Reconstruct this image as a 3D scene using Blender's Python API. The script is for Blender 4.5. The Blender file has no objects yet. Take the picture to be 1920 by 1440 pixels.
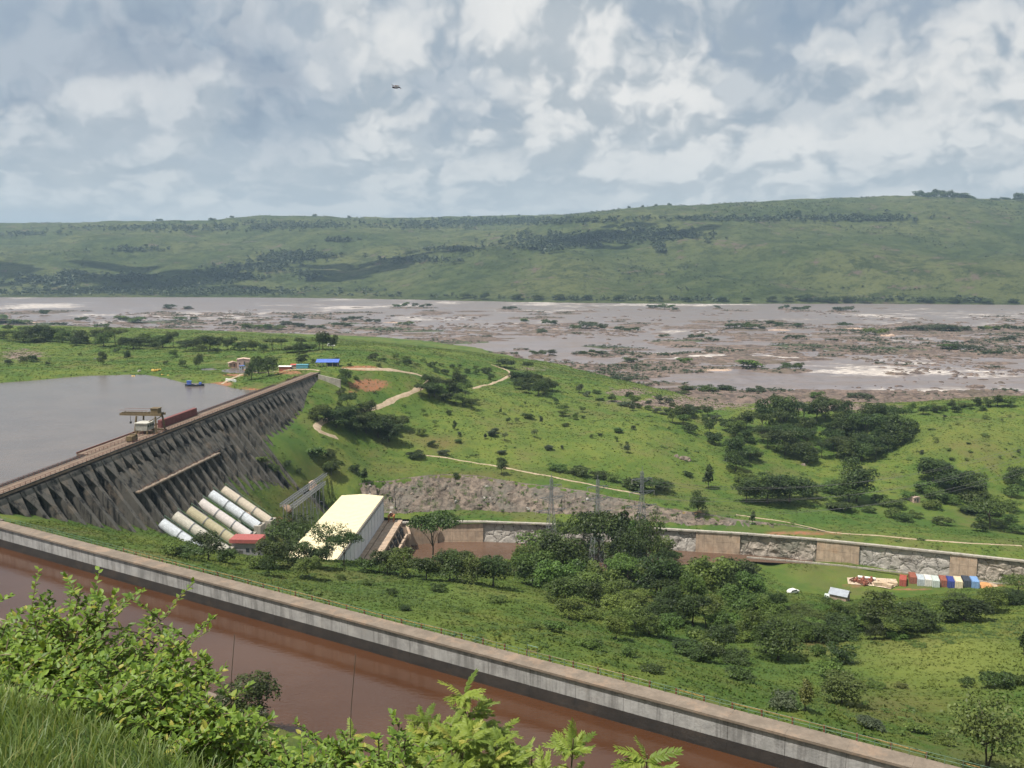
import bpy, bmesh, math, random
import numpy as np
from mathutils import Vector, Matrix
R = math.radians
random.seed(7); rng = np.random.default_rng(7)
S = bpy.context.scene
COL = S.collection

# ------------------------------------------------------------ camera, sky, sun, exposure
ZC = 120.0; F = 1760.0; TH = math.atan(240.0 / F)          # eye height (m), focal length (photo px), pitch down
cd = bpy.data.cameras.new('camera'); cam = bpy.data.objects.new('camera', cd); COL.objects.link(cam)
cd.sensor_width = 36.0; cd.lens = 36.0 * F / 1920.0; cd.clip_start = 0.1; cd.clip_end = 60000
cam.location = (0, 0, ZC); cam.rotation_euler = (R(90) - TH, 0, 0); S.camera = cam

SUN = Vector((-0.38, -0.23, 0.895)).normalized()            # direction towards the sun
sl = bpy.data.lights.new('sun', 'SUN'); sl.energy = 4.8; sl.angle = R(0.5); sl.color = (1.0, 0.955, 0.88)
so = bpy.data.objects.new('sun', sl); COL.objects.link(so)
so.rotation_euler = SUN.to_track_quat('Z', 'Y').to_euler(); so.location = SUN * 500
S.view_settings.view_transform = 'Standard'; S.view_settings.look = 'None'
S.view_settings.gamma = 1.0; S.view_settings.use_curve_mapping = False
S.view_settings.exposure = 0.4
S.render.engine = 'CYCLES'
try:
    S.cycles.use_denoising = True; S.cycles.filter_width = 1.5; S.cycles.max_bounces = 8; S.cycles.volume_bounces = 0
    S.cycles.transparent_max_bounces = 8; S.cycles.use_light_tree = False
except Exception: pass

class NT:
    """small node-graph writer"""
    def __init__(s, tree): s.t = tree; s.t.nodes.clear()
    def n(s, typ, _out=0, _set=None, **kw):
        nd = s.t.nodes.new(typ)
        for k, v in (_set or {}).items(): setattr(nd, k, v)
        for k, v in kw.items():
            key = int(k[1:]) if k[0] == 'i' and k[1:].isdigit() else k.replace('_', ' ')
            sk = nd.inputs[key]
            if isinstance(v, bpy.types.NodeSocket): s.t.links.new(v, sk)
            elif isinstance(v, bpy.types.Node): s.t.links.new(v.outputs[0], sk)
            else:
                if sk.type == 'RGBA' and len(v) == 3: v = (*v, 1)
                sk.default_value = v
        return nd.outputs[_out]
    def m(s, op, a, b=0.0, c=0.0, clamp=False):
        return s.n('ShaderNodeMath', _set=dict(operation=op, use_clamp=clamp), i0=a, i1=b, i2=c)
    def vm(s, op, a, b=(0, 0, 0), out=0):
        return s.n('ShaderNodeVectorMath', out, dict(operation=op), i0=a, i1=b)
    def sc(s, v, f): return s.n('ShaderNodeVectorMath', 0, dict(operation='SCALE'), i0=v, Scale=f)
    def noise(s, vec, scale, detail=4.0, rough=0.55, dist=0.0, out=0):
        return s.n('ShaderNodeTexNoise', out, Vector=vec, Scale=scale, Detail=detail, Roughness=rough, Distortion=dist)
    def mr(s, v, a, b, c=0.0, d=1.0, smooth=True):
        nd = s.t.nodes.new('ShaderNodeMapRange'); nd.interpolation_type = 'SMOOTHSTEP' if smooth else 'LINEAR'
        s.t.links.new(v, nd.inputs[0])
        for i, x in zip((1, 2, 3, 4), (a, b, c, d)): nd.inputs[i].default_value = x
        return nd.outputs[0]
    def mix(s, f, a, b, blend='MIX'):
        nd = s.t.nodes.new('ShaderNodeMix'); nd.data_type = 'RGBA'; nd.blend_type = blend
        for sk, v in ((nd.inputs[0], f), (nd.inputs[6], a), (nd.inputs[7], b)):
            if isinstance(v, bpy.types.NodeSocket): s.t.links.new(v, sk)
            elif sk.type == 'RGBA': sk.default_value = (*v, 1) if len(v) == 3 else v
            else: sk.default_value = v
        return nd.outputs[2]
    def xyz(s, v):
        nd = s.t.nodes.new('ShaderNodeSeparateXYZ'); s.t.links.new(v, nd.inputs[0]); return nd.outputs
    def cxyz(s, x, y, z): return s.n('ShaderNodeCombineXYZ', 0, None, i0=x, i1=y, i2=z)
    def pos(s): return s.n('ShaderNodeNewGeometry', 'Position')
    def obj(s): return s.n('ShaderNodeTexCoord', 'Object')
    def attr(s, name, out='Fac'): return s.n('ShaderNodeAttribute', out, dict(attribute_name=name))
    def orand(s): return s.n('ShaderNodeObjectInfo', 'Random')
    def bump(s, h, strength, dist): return s.n('ShaderNodeBump', 0, None, Height=h, Strength=strength, Distance=dist)
    def out(s, sh, kind='ShaderNodeOutputMaterial', inp='Surface'):
        o = s.t.nodes.new(kind); s.t.links.new(sh, o.inputs[inp])

def ray(px, py):
    u = px - 960.0; v = 720.0 - py
    return Vector((u, F * math.cos(TH) + v * math.sin(TH), -F * math.sin(TH) + v * math.cos(TH)))
def at_y(px, py, Y):
    r = ray(px, py); t = Y / r.y; return Vector((r.x * t, Y, ZC + r.z * t))
def at_z(px, py, z):
    r = ray(px, py); t = (z - ZC) / r.z; return Vector((r.x * t, r.y * t, z))
def pxm(n, Y): return n * Y / F                             # photo px at depth Y in metres

# ---- world: Nishita sky with a broken cumulus deck (directions only, goes on all round)
W = bpy.data.worlds.new('World'); S.world = W; W.use_nodes = True
g = NT(W.node_tree)
sky = g.n('ShaderNodeTexSky', _set=dict(sky_type='NISHITA', sun_disc=False, sun_elevation=math.asin(SUN.z),
          sun_rotation=math.atan2(SUN.x, SUN.y) % (2 * math.pi), air_density=1.2, dust_density=2.0, ozone_density=1.0))
d = g.n('ShaderNodeTexCoord', 'Generated')
d = g.vm('NORMALIZE', d)
dx, dy, dz = g.xyz(d)
el = g.m('MAXIMUM', dz, 0.0)
lz = g.m('LOGARITHM', g.m('ADD', el, 0.07), math.e)
q0 = g.cxyz(dx, dy, g.m('MULTIPLY', lz, 0.28))
wn = g.n('ShaderNodeTexNoise', 'Color', None, Vector=q0, Scale=9.0, Detail=4.0, Roughness=0.6)
q = g.vm('ADD', q0, g.sc(g.vm('SUBTRACT', wn, (0.5, 0.5, 0.5)), 0.07))
def gs(px, py, r):
    v = ray(px, py).normalized()
    dt = g.n('ShaderNodeVectorMath', 'Value', dict(operation='DOT_PRODUCT'), i0=d, i1=tuple(v))
    return g.m('EXPONENT', g.m('MULTIPLY', g.m('SUBTRACT', dt, 1.0), 2.0 / (r * r)))
def wsum(lst):
    acc = None
    for px, py, r, a in lst:
        t = g.m('MULTIPLY', gs(px, py, r), a)
        acc = t if acc is None else g.m('ADD', acc, t)
    return acc
def fbm(vec):
    """fractal noise with cauliflower bumps"""
    r = g.m('MULTIPLY', g.noise(vec, 4.0, 8.0, 0.52), 1.0)
    for s_, w in ((11.0, 0.20), (25.0, 0.11), (56.0, 0.06)):
        t = g.m('ABSOLUTE', g.m('SUBTRACT', g.noise(vec, s_, 0.0, 0.5), 0.5))
        r = g.m('ADD', r, g.m('MULTIPLY', g.m('SUBTRACT', t, 0.11), w * 2))
    return r
def layer(off, bias, lo, hi, dl):
    """one deck of cumulus: coverage and how strongly its flanks are lit"""
    p = g.vm('ADD', q, off); f1 = fbm(p); f2 = fbm(g.vm('ADD', p, (-0.014, 0.0, dl)))
    n1 = f1 if bias is None else g.m('ADD', f1, bias)
    return n1, g.mr(n1, lo, hi), g.m('SUBTRACT', f1, f2)
bias = wsum([(215, 200, .040, .16), (190, 250, .05, .10), (330, 215, .040, .12), (110, 285, .06, .14), (700, 225, .02, .16), (410, 200, .03, .10), (250, 320, .09, .06),
             (1130, 50, .05, .17), (1085, 60, .03, .10), (1280, 130, .06, .12), (1110, 210, .045, .10), (1500, 270, .03, .12), (1300, 350, .02, .14), (1690, 165, .06, .11), (985, 18, .016, .2), (1250, 190, .05, .07), (1430, 330, .06, .08), (1060, 300, .05, .08),
             (60, 130, .09, -.20), (330, 90, .10, -.10), (520, 180, .07, -.15), (1215, 15, .022, -.16), (700, 170, .07, -.06), (830, 190, .05, -.05), (540, 5, .06, -.14), (130, 20, .08, -.06)])
nA, bA, lA = layer((0, 0, 0), bias, 0.468, 0.60, 0.026)
nB, bB, lB = layer((2.7, 1.3, 0.9), None, 0.40, 0.50, 0.030)
low = g.m('MULTIPLY', g.m('MULTIPLY', g.mr(dz, 0.20, 0.10), g.mr(dz, 0.03, 0.07)), 0.055)                 # the bank of cumulus low in the sky
nC, bC, lC = layer((5.2, 0.4, 2.1), low, 0.462, 0.60, 0.026)
big = g.noise(g.vm('ADD', q0, (3.1, 1.7, 0.4)), 2.6, 4.0, 0.5)
veil = g.mix(g.mr(dz, 0.05, 0.20), g.mix(g.mr(big, 0.38, 0.62), (0.54, 0.61, 0.665), (0.64, 0.70, 0.735)), g.mix(g.mr(big, 0.38, 0.62), (0.375, 0.455, 0.555), (0.52, 0.585, 0.65)))        # high grey layer
colB = g.mix(g.mr(lB, -0.05, 0.10), (0.40, 0.475, 0.555), (0.72, 0.755, 0.78))
cc = g.mix(g.m('MULTIPLY', bB, 0.75), veil, colB)
dark = g.m('MINIMUM', wsum([(60, 160, .13, .95), (430, 130, .16, .55), (540, 190, .08, .45), (830, 190, .06, .3)]), 0.9)
cc = g.mix(dark, cc, g.mix(bB, (0.24, 0.325, 0.45), (0.36, 0.445, 0.555)))
blue = g.m('MULTIPLY', g.m('MULTIPLY', g.mr(nB, 0.42, 0.34), g.mr(nA, 0.50, 0.42)), g.mr(dz, 0.16, 0.24))                    # gaps of blue sky
lit = g.m('ADD', g.m('MULTIPLY', g.mr(lA, -0.06, 0.065), 0.80), g.m('MULTIPLY', g.mr(nA, 0.50, 0.74), 0.20))
colA = g.mix(lit, (0.46, 0.525, 0.585), (0.95, 0.945, 0.925))
colC = g.mix(g.mr(lC, -0.06, 0.07), (0.43, 0.505, 0.575), (0.90, 0.90, 0.885))
cc = g.mix(g.m('MULTIPLY', g.m('MULTIPLY', bC, 0.85), g.m('SUBTRACT', 1.0, g.m('MULTIPLY', dark, 0.8))), cc, colC)
cc = g.mix(g.m('MULTIPLY', g.m('MULTIPLY', bA, 0.92), g.m('SUBTRACT', 1.0, g.m('MULTIPLY', dark, 0.45))), cc, colA)
hz = g.mr(dz, 0.16, 0.03)                                    # air in front of the far clouds
cc = g.mix(g.m('MULTIPLY', hz, 0.50), cc, (0.66, 0.74, 0.79))
bg1 = g.n('ShaderNodeBackground', Color=sky, Strength=0.07)
bg2 = g.n('ShaderNodeBackground', Color=cc, Strength=0.69)
ms = g.n('ShaderNodeMixShader', i0=g.m('SUBTRACT', 1.0, g.m('MULTIPLY', blue, 0.5)), i1=bg1, i2=bg2)
g.out(ms, 'ShaderNodeOutputWorld')

# ------------------------------------------------------------ helpers
def tag(o, label=None, cat=None, group=None, kind=None):
    if label: o['label'] = label
    if cat: o['category'] = cat
    if group: o['group'] = group
    if kind: o['kind'] = kind
    return o
def empty(name, loc, rz=0.0):
    o = bpy.data.objects.new(name, None); COL.objects.link(o); o.location = loc; o.rotation_euler = (0, 0, rz)
    o.empty_display_size = 0.2; return o
def thing(name, label, cat, loc=(0, 0, 0), rz=0.0, group=None): return tag(empty(name, loc, rz), label, cat, group)
def link(name, me, parent=None, loc=(0, 0, 0), rz=0.0, sc=None):
    o = bpy.data.objects.new(name, me); COL.objects.link(o); o.parent = parent
    o.location = loc; o.rotation_euler = (0, 0, rz)
    if sc is not None: o.scale = sc if hasattr(sc, '__len__') else (sc, sc, sc)
    return o
def mesh_np(name, verts, faces, m=None, smooth=False):
    """verts (n,3), faces (k,3|4) numpy -> mesh"""
    me = bpy.data.meshes.new(name); verts = np.asarray(verts, np.float32); faces = np.asarray(faces, np.int32)
    k, w = faces.shape
    me.vertices.add(len(verts)); me.vertices.foreach_set('co', verts.ravel())
    me.loops.add(k * w); me.loops.foreach_set('vertex_index', faces.ravel())
    me.polygons.add(k); me.polygons.foreach_set('loop_start', np.arange(0, k * w, w, dtype=np.int32))
    me.polygons.foreach_set('loop_total', np.full(k, w, np.int32))
    if smooth: me.polygons.foreach_set('use_smooth', np.ones(k, bool))
    me.update(calc_edges=True); me.validate()
    if m: me.materials.append(m)
    return me
def set_attr(me, name, arr):
    a = me.attributes.new(name, 'FLOAT', 'POINT'); a.data.foreach_set('value', np.asarray(arr, np.float32))
def copy_tree(o, parent=None):
    c = o.copy(); COL.objects.link(c); c.parent = parent
    for ch in o.children: copy_tree(ch, c)
    return c

class MB:
    """collects simple solids into one mesh"""
    def __init__(s): s.v = []; s.f = []
    def add(s, vs, fs):
        b = len(s.v); s.v += [tuple(v) for v in vs]; s.f += [tuple(i + b for i in f) for f in fs]; return s
    def box(s, c, size, rz=0.0, M=None):
        hx, hy, hz = size[0] / 2, size[1] / 2, size[2] / 2
        vs = [Vector((x, y, z)) for z in (-hz, hz) for y in (-hy, hy) for x in (-hx, hx)]
        if M is None: M = Matrix.Rotation(rz, 3, 'Z')
        vs = [M @ v + Vector(c) for v in vs]
        return s.add(vs, [(0, 2, 3, 1), (4, 5, 7, 6), (0, 1, 5, 4), (2, 6, 7, 3), (0, 4, 6, 2), (1, 3, 7, 5)])
    def bar(s, a, b, w, h=None):
        a, b = Vector(a), Vector(b); dd = b - a; L = dd.length
        if L < 1e-6: return s
        Mq = dd.to_track_quat('X', 'Z').to_matrix()
        return s.box((a + b) / 2, (L, w, h or w), M=Mq)
    def tube(s, pts, r, n=6, cap=True, r2=None):
        pts = [Vector(p) for p in pts]; k = len(pts); rings = []
        for i, p in enumerate(pts):
            t = (pts[min(i + 1, k - 1)] - pts[max(i - 1, 0)]).normalized()
            u = t.cross(Vector((0, 0, 1)));  u = Vector((1, 0, 0)) if u.length < 1e-3 else u.normalized()
            w = u.cross(t).normalized(); rr = r if r2 is None else r + (r2 - r) * i / (k - 1)
            rings.append([p + u * math.cos(a) * rr + w * math.sin(a) * rr for a in [2 * math.pi * j / n for j in range(n)]])
        fs = []
        for i in range(k - 1):
            for j in range(n): fs.append((i * n + j, i * n + (j + 1) % n, (i + 1) * n + (j + 1) % n, (i + 1) * n + j))
        if cap: fs += [tuple(range(n - 1, -1, -1)), tuple((k - 1) * n + j for j in range(n))]
        return s.add([v for r_ in rings for v in r_], fs)
    def prism(s, poly, a, b, axis='Y'):
        """extrude 2-D polygon; axis Y: poly is (x,z)"""
        n = len(poly)
        def P(p, t): return (p[0], t, p[1]) if axis == 'Y' else ((t, p[0], p[1]) if axis == 'X' else (p[0], p[1], t))
        vs = [P(p, a) for p in poly] + [P(p, b) for p in poly]
        fs = [tuple(range(n)), tuple(range(2 * n - 1, n - 1, -1))] + [(i, i + n, (i + 1) % n + n, (i + 1) % n) for i in range(n)]
        return s.add(vs, fs)
    def mesh(s, name, m, smooth=False):
        me = bpy.data.meshes.new(name); me.from_pydata(s.v, [], s.f)
        bm = bmesh.new(); bm.from_mesh(me); bmesh.ops.recalc_face_normals(bm, faces=bm.faces[:]); bm.to_mesh(me); bm.free()
        if m: me.materials.append(m)
        if smooth: me.polygons.foreach_set('use_smooth', [True] * len(me.polygons))
        return me
    def build(s, name, m, parent=None, smooth=False, **kw): return link(name, s.mesh(name, m, smooth), parent, **kw)

def hsh(ix, iy, seed):
    h = (ix.astype(np.int64) * 374761393 + iy.astype(np.int64) * 668265263 + seed * 1442695041) & 0xFFFFFFFF
    h = ((h ^ (h >> 13)) * 1274126177) & 0xFFFFFFFF
    return ((h ^ (h >> 16)) & 0xFFFF) / 65535.0
def vn(x, y, seed=0):
    x = np.asarray(x, float); y = np.asarray(y, float)
    ix = np.floor(x); iy = np.floor(y); fx = x - ix; fy = y - iy
    fx = fx * fx * (3 - 2 * fx); fy = fy * fy * (3 - 2 * fy)
    a = hsh(ix, iy, seed); b = hsh(ix + 1, iy, seed); c = hsh(ix, iy + 1, seed); e = hsh(ix + 1, iy + 1, seed)
    return (a * (1 - fx) + b * fx) * (1 - fy) + (c * (1 - fx) + e * fx) * fy - 0.5
def fb(x, y, s, seed=0, oct=4):
    r = 0; a = 1.0
    for o in range(oct): r = r + a * vn(x / s, y / s, seed + o * 17); s = s / 2.03; a *= 0.5
    return r
def tps(pts, lam=0.0):
    P = np.array([(p[0], p[1], p[2]) for p in pts], float); sc_ = 100.0
    A = P[:, :2] / sc_; n = len(A)
    def K(r2): return np.where(r2 > 1e-12, 0.5 * r2 * np.log(np.maximum(r2, 1e-12)), 0.0)
    d2 = ((A[:, None] - A[None]) ** 2).sum(-1)
    L = np.zeros((n + 3, n + 3)); L[:n, :n] = K(d2) + lam * np.eye(n); L[:n, n] = 1; L[:n, n + 1:] = A; L[n, :n] = 1; L[n + 1:, :n] = A.T
    w = np.linalg.solve(L, np.concatenate([P[:, 2], np.zeros(3)]))
    def f(x, y):
        x = np.asarray(x, float) / sc_; y = np.asarray(y, float) / sc_; sh = x.shape
        x = x.ravel(); y = y.ravel(); r = np.empty(len(x))
        for i in range(0, len(x), 20000):
            xx = x[i:i + 20000]; yy = y[i:i + 20000]
            d2 = (xx[:, None] - A[None, :, 0]) ** 2 + (yy[:, None] - A[None, :, 1]) ** 2
            r[i:i + 20000] = K(d2) @ w[:n] + w[n] + w[n + 1] * xx + w[n + 2] * yy
        return r.reshape(sh)
    return f
# ------------------------------------------------------------ materials
MATS = {}
def newmat(name, fn, rough=0.8, spec=0.3):
    m = bpy.data.materials.new(name); m.use_nodes = True; g = NT(m.node_tree)
    r = fn(g)
    if isinstance(r, dict) and 'shader' in r: g.out(r['shader'])
    else:
        kw = dict(Roughness=rough, Specular_IOR_Level=spec); kw.update(r if isinstance(r, dict) else dict(Base_Color=r))
        g.out(g.n('ShaderNodeBsdfPrincipled', **kw))
    MATS[name] = m; return m
def flat(name, c, rough=0.7, var=0.25, scale=1.5, spec=0.3, metal=0.0):
    """plain paint or metal with worn, dirty variation"""
    def fn(g):
        p = g.obj(); n = g.noise(p, scale, 6, 0.65); n2 = g.noise(p, scale * 7, 4, 0.6)
        f = g.m('ADD', g.m('MULTIPLY', n, 0.7), g.m('MULTIPLY', n2, 0.3))
        a = tuple(x * (1 - var) for x in c); b = tuple(min(1, x * (1 + var)) for x in c)
        return dict(Base_Color=g.mix(g.mr(f, 0.35, 0.65), a, b), Roughness=rough, Metallic=metal)
    return newmat(name, fn, rough, spec)
def leafmat(name, c, vary=0.35, hue2=None, trans=0.25, rough=0.55, inst=True):
    def fn(g):
        r1 = g.attr('v')
        n = g.noise(g.pos(), 0.35, 3, 0.6)
        f = g.m('ADD', g.m('MULTIPLY', r1, 0.55), g.m('MULTIPLY', n, 0.45))
        a = tuple(x * (1 - vary) for x in c); b = hue2 or tuple(x * (1 + vary) for x in c)
        col = g.mix(g.mr(f, 0.2, 0.8, smooth=False), a, b)
        if inst:
            hs = g.n('ShaderNodeHueSaturation', 0, None, Hue=g.mr(g.orand(), 0, 1, 0.475, 0.52, False), Saturation=1.0,
                     Value=g.mr(g.noise(g.n('ShaderNodeObjectInfo', 'Location'), 0.17, 2), 0.3, 0.7, 0.70, 1.55, False), Fac=1.0, Color=col)
            col = hs
        pb = g.n('ShaderNodeBsdfPrincipled', Base_Color=col, Roughness=rough, Specular_IOR_Level=0.35)
        tr = g.n('ShaderNodeBsdfTranslucent', Color=g.mix(0.2, col, (0.14, 0.2, 0.02)))
        return dict(shader=g.n('ShaderNodeMixShader', i0=trans, i1=pb, i2=tr))
    return newmat(name, fn)
def grasscol(g, far=False):
    p = g.pos()
    a = g.noise(p, 0.022, 4, 0.6); b = g.noise(p, 0.11, 5, 0.65); c = g.noise(p, 0.9, 4, 0.65)
    col = g.mix(g.mr(a, 0.38, 0.62), (0.058, 0.104, 0.016), (0.110, 0.145, 0.026))
    col = g.mix(g.m('MULTIPLY', g.mr(b, 0.46, 0.66), 0.7), col, (0.046, 0.090, 0.017))
    col = g.mix(g.m('MULTIPLY', g.mr(b, 0.5, 0.34), 0.55), col, (0.135, 0.145, 0.030))
    col = g.mix(g.m('MULTIPLY', g.mr(c, 0.52, 0.68), 0.5), col, (0.055, 0.085, 0.02))
    col = g.mix(g.m('MULTIPLY', g.mr(g.noise(g.vm('ADD', p, (70, 20, 0)), 0.035, 6, 0.7), 0.50, 0.64), 0.6), col, (0.120, 0.112, 0.040))
    col = g.mix(g.m('MULTIPLY', g.attr('lime'), g.mr(b, 0.3, 0.7, 0.5, 1.0)), col, (0.185, 0.205, 0.045))
    col = g.mix(g.m('MULTIPLY', g.attr('lush'), 0.7), col, (0.055, 0.115, 0.026))
    col = g.mix(g.m('MULTIPLY', g.attr('dry'), g.mr(c, 0.35, 0.6, 0.45, 1.0)), col, (0.135, 0.10, 0.040))
    return col, b, c
def fn(g):
    col, b, c = grasscol(g)
    soil = g.mix(g.mr(c, 0.4, 0.6), (0.30, 0.125, 0.06), (0.22, 0.13, 0.075))
    e = g.attr('earth'); col = g.mix(g.mr(g.m('ADD', e, g.m('MULTIPLY', g.m('SUBTRACT', b, 0.5), 1.3)), 0.35, 0.65), col, soil)
    rk = g.mix(g.mr(g.noise(g.pos(), 0.5, 6, 0.7), 0.38, 0.62), (0.085, 0.062, 0.052), (0.27, 0.20, 0.165))
    col = g.mix(g.mr(g.m('ADD', g.attr('rocky'), g.m('MULTIPLY', g.m('SUBTRACT', b, 0.5), 1.6)), 0.4, 0.65), col, rk)
    h = g.noise(g.pos(), 1.6, 6, 0.7)
    return dict(Base_Color=col, Normal=g.bump(h, 0.9, 0.5))
newmat('grassland', fn, 0.9, 0.15)
def fn(g):
    col, b, c = grasscol(g); r = g.attr('v')
    col = g.mix(g.mr(r, 0, 1, smooth=False), col, g.mix(0.5, col, (0.13, 0.165, 0.032)))
    pb = g.n('ShaderNodeBsdfPrincipled', Base_Color=col, Roughness=0.7, Specular_IOR_Level=0.2)
    return dict(shader=g.n('ShaderNodeMixShader', i0=0.3, i1=pb, i2=g.n('ShaderNodeBsdfTranslucent', Color=col)))
newmat('grass_tuft', fn)
def fn(g):                                                    # far savannah hills
    p = g.pos(); a = g.noise(p, 0.0035, 5, 0.6); b = g.noise(p, 0.014, 7, 0.72); c = g.noise(p, 0.05, 6, 0.75)
    col = g.mix(g.mr(a, 0.38, 0.62), (0.078, 0.102, 0.036), (0.135, 0.146, 0.056))
    col = g.mix(g.m('MULTIPLY', g.mr(b, 0.46, 0.60), 0.8), col, (0.040, 0.058, 0.021))
    col = g.mix(g.m('MULTIPLY', g.mr(b, 0.48, 0.36), 0.45), col, (0.155, 0.160, 0.066))
    col = g.mix(g.m('MULTIPLY', g.mr(c, 0.50, 0.62), 0.75), col, (0.036, 0.050, 0.020))
    col = g.mix(g.m('MULTIPLY', g.mr(g.noise(g.vm('ADD', p, (900, 50, 0)), 0.016, 7, 0.75), 0.57, 0.64), g.mr(a, 0.40, 0.5)), col, (0.155, 0.115, 0.09))
    return dict(Base_Color=col, Normal=g.bump(g.noise(p, 0.03, 8, 0.75), 1.0, 22.0))
newmat('hill_grass', fn, 0.95, 0.05)
def water(name, c1, c2, bs, bd, rough=0.16, foam=None, spec=0.5, ior=1.33):
    def fn(g):
        p = g.pos(); n = g.noise(p, 0.05, 4, 0.6)
        col = g.mix(g.mr(n, 0.35, 0.65), c1, c2)
        x, y, z = g.xyz(p)
        w = g.cxyz(g.m('MULTIPLY', x, 0.55), y, 0.0)
        h = g.m('ADD', g.noise(w, bs, 5, 0.6), g.m('MULTIPLY', g.noise(w, bs * 0.21, 3, 0.5), 1.6))
        r = dict(Base_Color=col, Roughness=rough, Normal=g.bump(h, 1.0, bd), Specular_IOR_Level=spec, IOR=ior)
        if foam: r.update(foam(g, p, col))
        return r
    return newmat(name, fn)
water('canal_water', (0.058, 0.024, 0.011), (0.070, 0.030, 0.014), 1.5, 0.022, 0.07, spec=0.5, ior=1.45)
water('lake_water', (0.12, 0.10, 0.09), (0.14, 0.115, 0.10), 0.8, 0.10, 0.2)
water('tailrace_water', (0.095, 0.055, 0.035), (0.12, 0.072, 0.048), 0.9, 0.12, 0.25)
def foam(g, p, col):
    x, y, z = g.xyz(p)
    w = g.cxyz(g.m('MULTIPLY', x, 0.5), y, 0.0)
    zone = g.noise(p, 0.0045, 4, 0.55)                         # where the rapids break
    z2 = g.m('ADD', zone, g.m('MULTIPLY', g.attr('rapid'), 0.22))
    a = g.noise(w, 0.045, 7, 0.72, 0.6); b = g.noise(w, 0.22, 5, 0.7)
    f = g.m('ADD', g.m('MULTIPLY', a, 0.65), g.m('MULTIPLY', b, 0.35))
    f = g.m('ADD', f, g.m('MULTIPLY', g.m('SUBTRACT', z2, 0.5), 0.85))
    fm = g.m('MULTIPLY', g.mr(f, 0.60, 0.72), g.mr(b, 0.40, 0.62, 0.25, 0.95))
    sh = g.mr(g.noise(g.cxyz(g.m('MULTIPLY', x, 0.35), y, 0.0), 0.03, 7, 0.72), 0.42, 0.60)            # dull brown boils and slicks
    col = g.mix(sh, col, (0.18, 0.135, 0.115)); col = g.mix(g.m('MULTIPLY', g.mr(b, 0.54, 0.66), 0.6), col, (0.05, 0.038, 0.034))
    return dict(Base_Color=g.mix(fm, col, (0.60, 0.54, 0.48)), Roughness=g.mr(fm, 0, 1, 0.3, 0.8))
water('river_water', (0.165, 0.138, 0.138), (0.205, 0.170, 0.168), 0.22, 0.55, 0.3, foam)
def concrete(name, base, dark, streak=0.6, sx=0.9, sz=0.07, warm=(0.30, 0.24, 0.18), wamt=0.3, mott=0.35):
    def fn(g):
        p = g.pos(); x, y, z = g.xyz(p)
        st = g.cxyz(g.m('MULTIPLY', g.m('ADD', x, y), sx), g.m('MULTIPLY', g.m('SUBTRACT', x, y), sx), g.m('MULTIPLY', z, sz * 3))
        s1 = g.noise(st, 1.0, 6, 0.7); s2 = g.noise(p, mott, 6, 0.7); s3 = g.noise(p, 3.0, 5, 0.6)
        col = g.mix(g.mr(s2, 0.36, 0.64), base, tuple(b * 0.72 for b in base))
        col = g.mix(g.m('MULTIPLY', g.mr(s1, 0.46, 0.62), streak), col, dark)
        col = g.mix(g.m('MULTIPLY', g.mr(g.noise(p, 0.21, 5, 0.7), 0.52, 0.66), wamt), col, warm)
        return dict(Base_Color=col, Normal=g.bump(g.m('ADD', s3, s2), 0.5, 0.12))
    return newmat(name, fn, 0.9, 0.2)
concrete('wall_concrete', (0.38, 0.37, 0.355), (0.10, 0.095, 0.09), 0.5, 0.55, 0.02, wamt=0.12)
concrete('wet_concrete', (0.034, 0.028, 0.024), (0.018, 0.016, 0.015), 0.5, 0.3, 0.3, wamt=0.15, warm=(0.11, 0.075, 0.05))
concrete('crest_concrete', (0.225, 0.180, 0.14), (0.16, 0.13, 0.10), 0.4, 1.2, 1.2, wamt=0.35, warm=(0.36, 0.24, 0.16))
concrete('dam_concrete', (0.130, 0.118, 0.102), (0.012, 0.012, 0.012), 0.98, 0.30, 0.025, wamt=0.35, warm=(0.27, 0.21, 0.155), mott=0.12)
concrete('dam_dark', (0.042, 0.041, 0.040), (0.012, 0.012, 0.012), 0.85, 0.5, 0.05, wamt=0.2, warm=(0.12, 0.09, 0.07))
concrete('deck_concrete', (0.215, 0.155, 0.115), (0.11, 0.085, 0.068), 0.4, 0.8, 0.8, wamt=0.3)
concrete('panel_concrete', (0.46, 0.345, 0.25), (0.22, 0.17, 0.13), 0.5, 0.55, 0.06, wamt=0.4, warm=(0.44, 0.27, 0.16))
concrete('pale_concrete', (0.42, 0.38, 0.32), (0.22, 0.2, 0.17), 0.5, 0.5, 0.1, wamt=0.3, warm=(0.38, 0.30, 0.2))
def rockmat(name, a, b, c, sc_=0.35):
    def fn(g):
        p = g.pos(); n = g.noise(p, sc_, 7, 0.72); n2 = g.noise(p, sc_ * 0.3, 4, 0.6); n3 = g.noise(p, sc_ * 5, 5, 0.7)
        col = g.mix(g.mr(n, 0.36, 0.62), a, b); col = g.mix(g.m('MULTIPLY', g.mr(n2, 0.5, 0.66), 0.75), col, c)
        v = g.n('ShaderNodeTexVoronoi', 'Distance', dict(feature='DISTANCE_TO_EDGE'), Vector=g.vm('ADD', p, g.sc(g.n('ShaderNodeTexNoise', 'Color', Vector=p, Scale=0.8, Detail=3.0), 1.6)), Scale=sc_ * .55)
        col = g.mix(g.mr(v, 0.022, 0.0), col, (0.05, 0.042, 0.036))
        return dict(Base_Color=col, Normal=g.bump(g.m('ADD', n3, g.m('MULTIPLY', g.mr(v, 0.0, 0.12), 0.8)), 0.8, 0.3))
    return newmat(name, fn, 0.92, 0.2)
rockmat('cliff_rock', (0.125, 0.097, 0.078), (0.285, 0.225, 0.18), (0.16, 0.145, 0.12))
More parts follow.
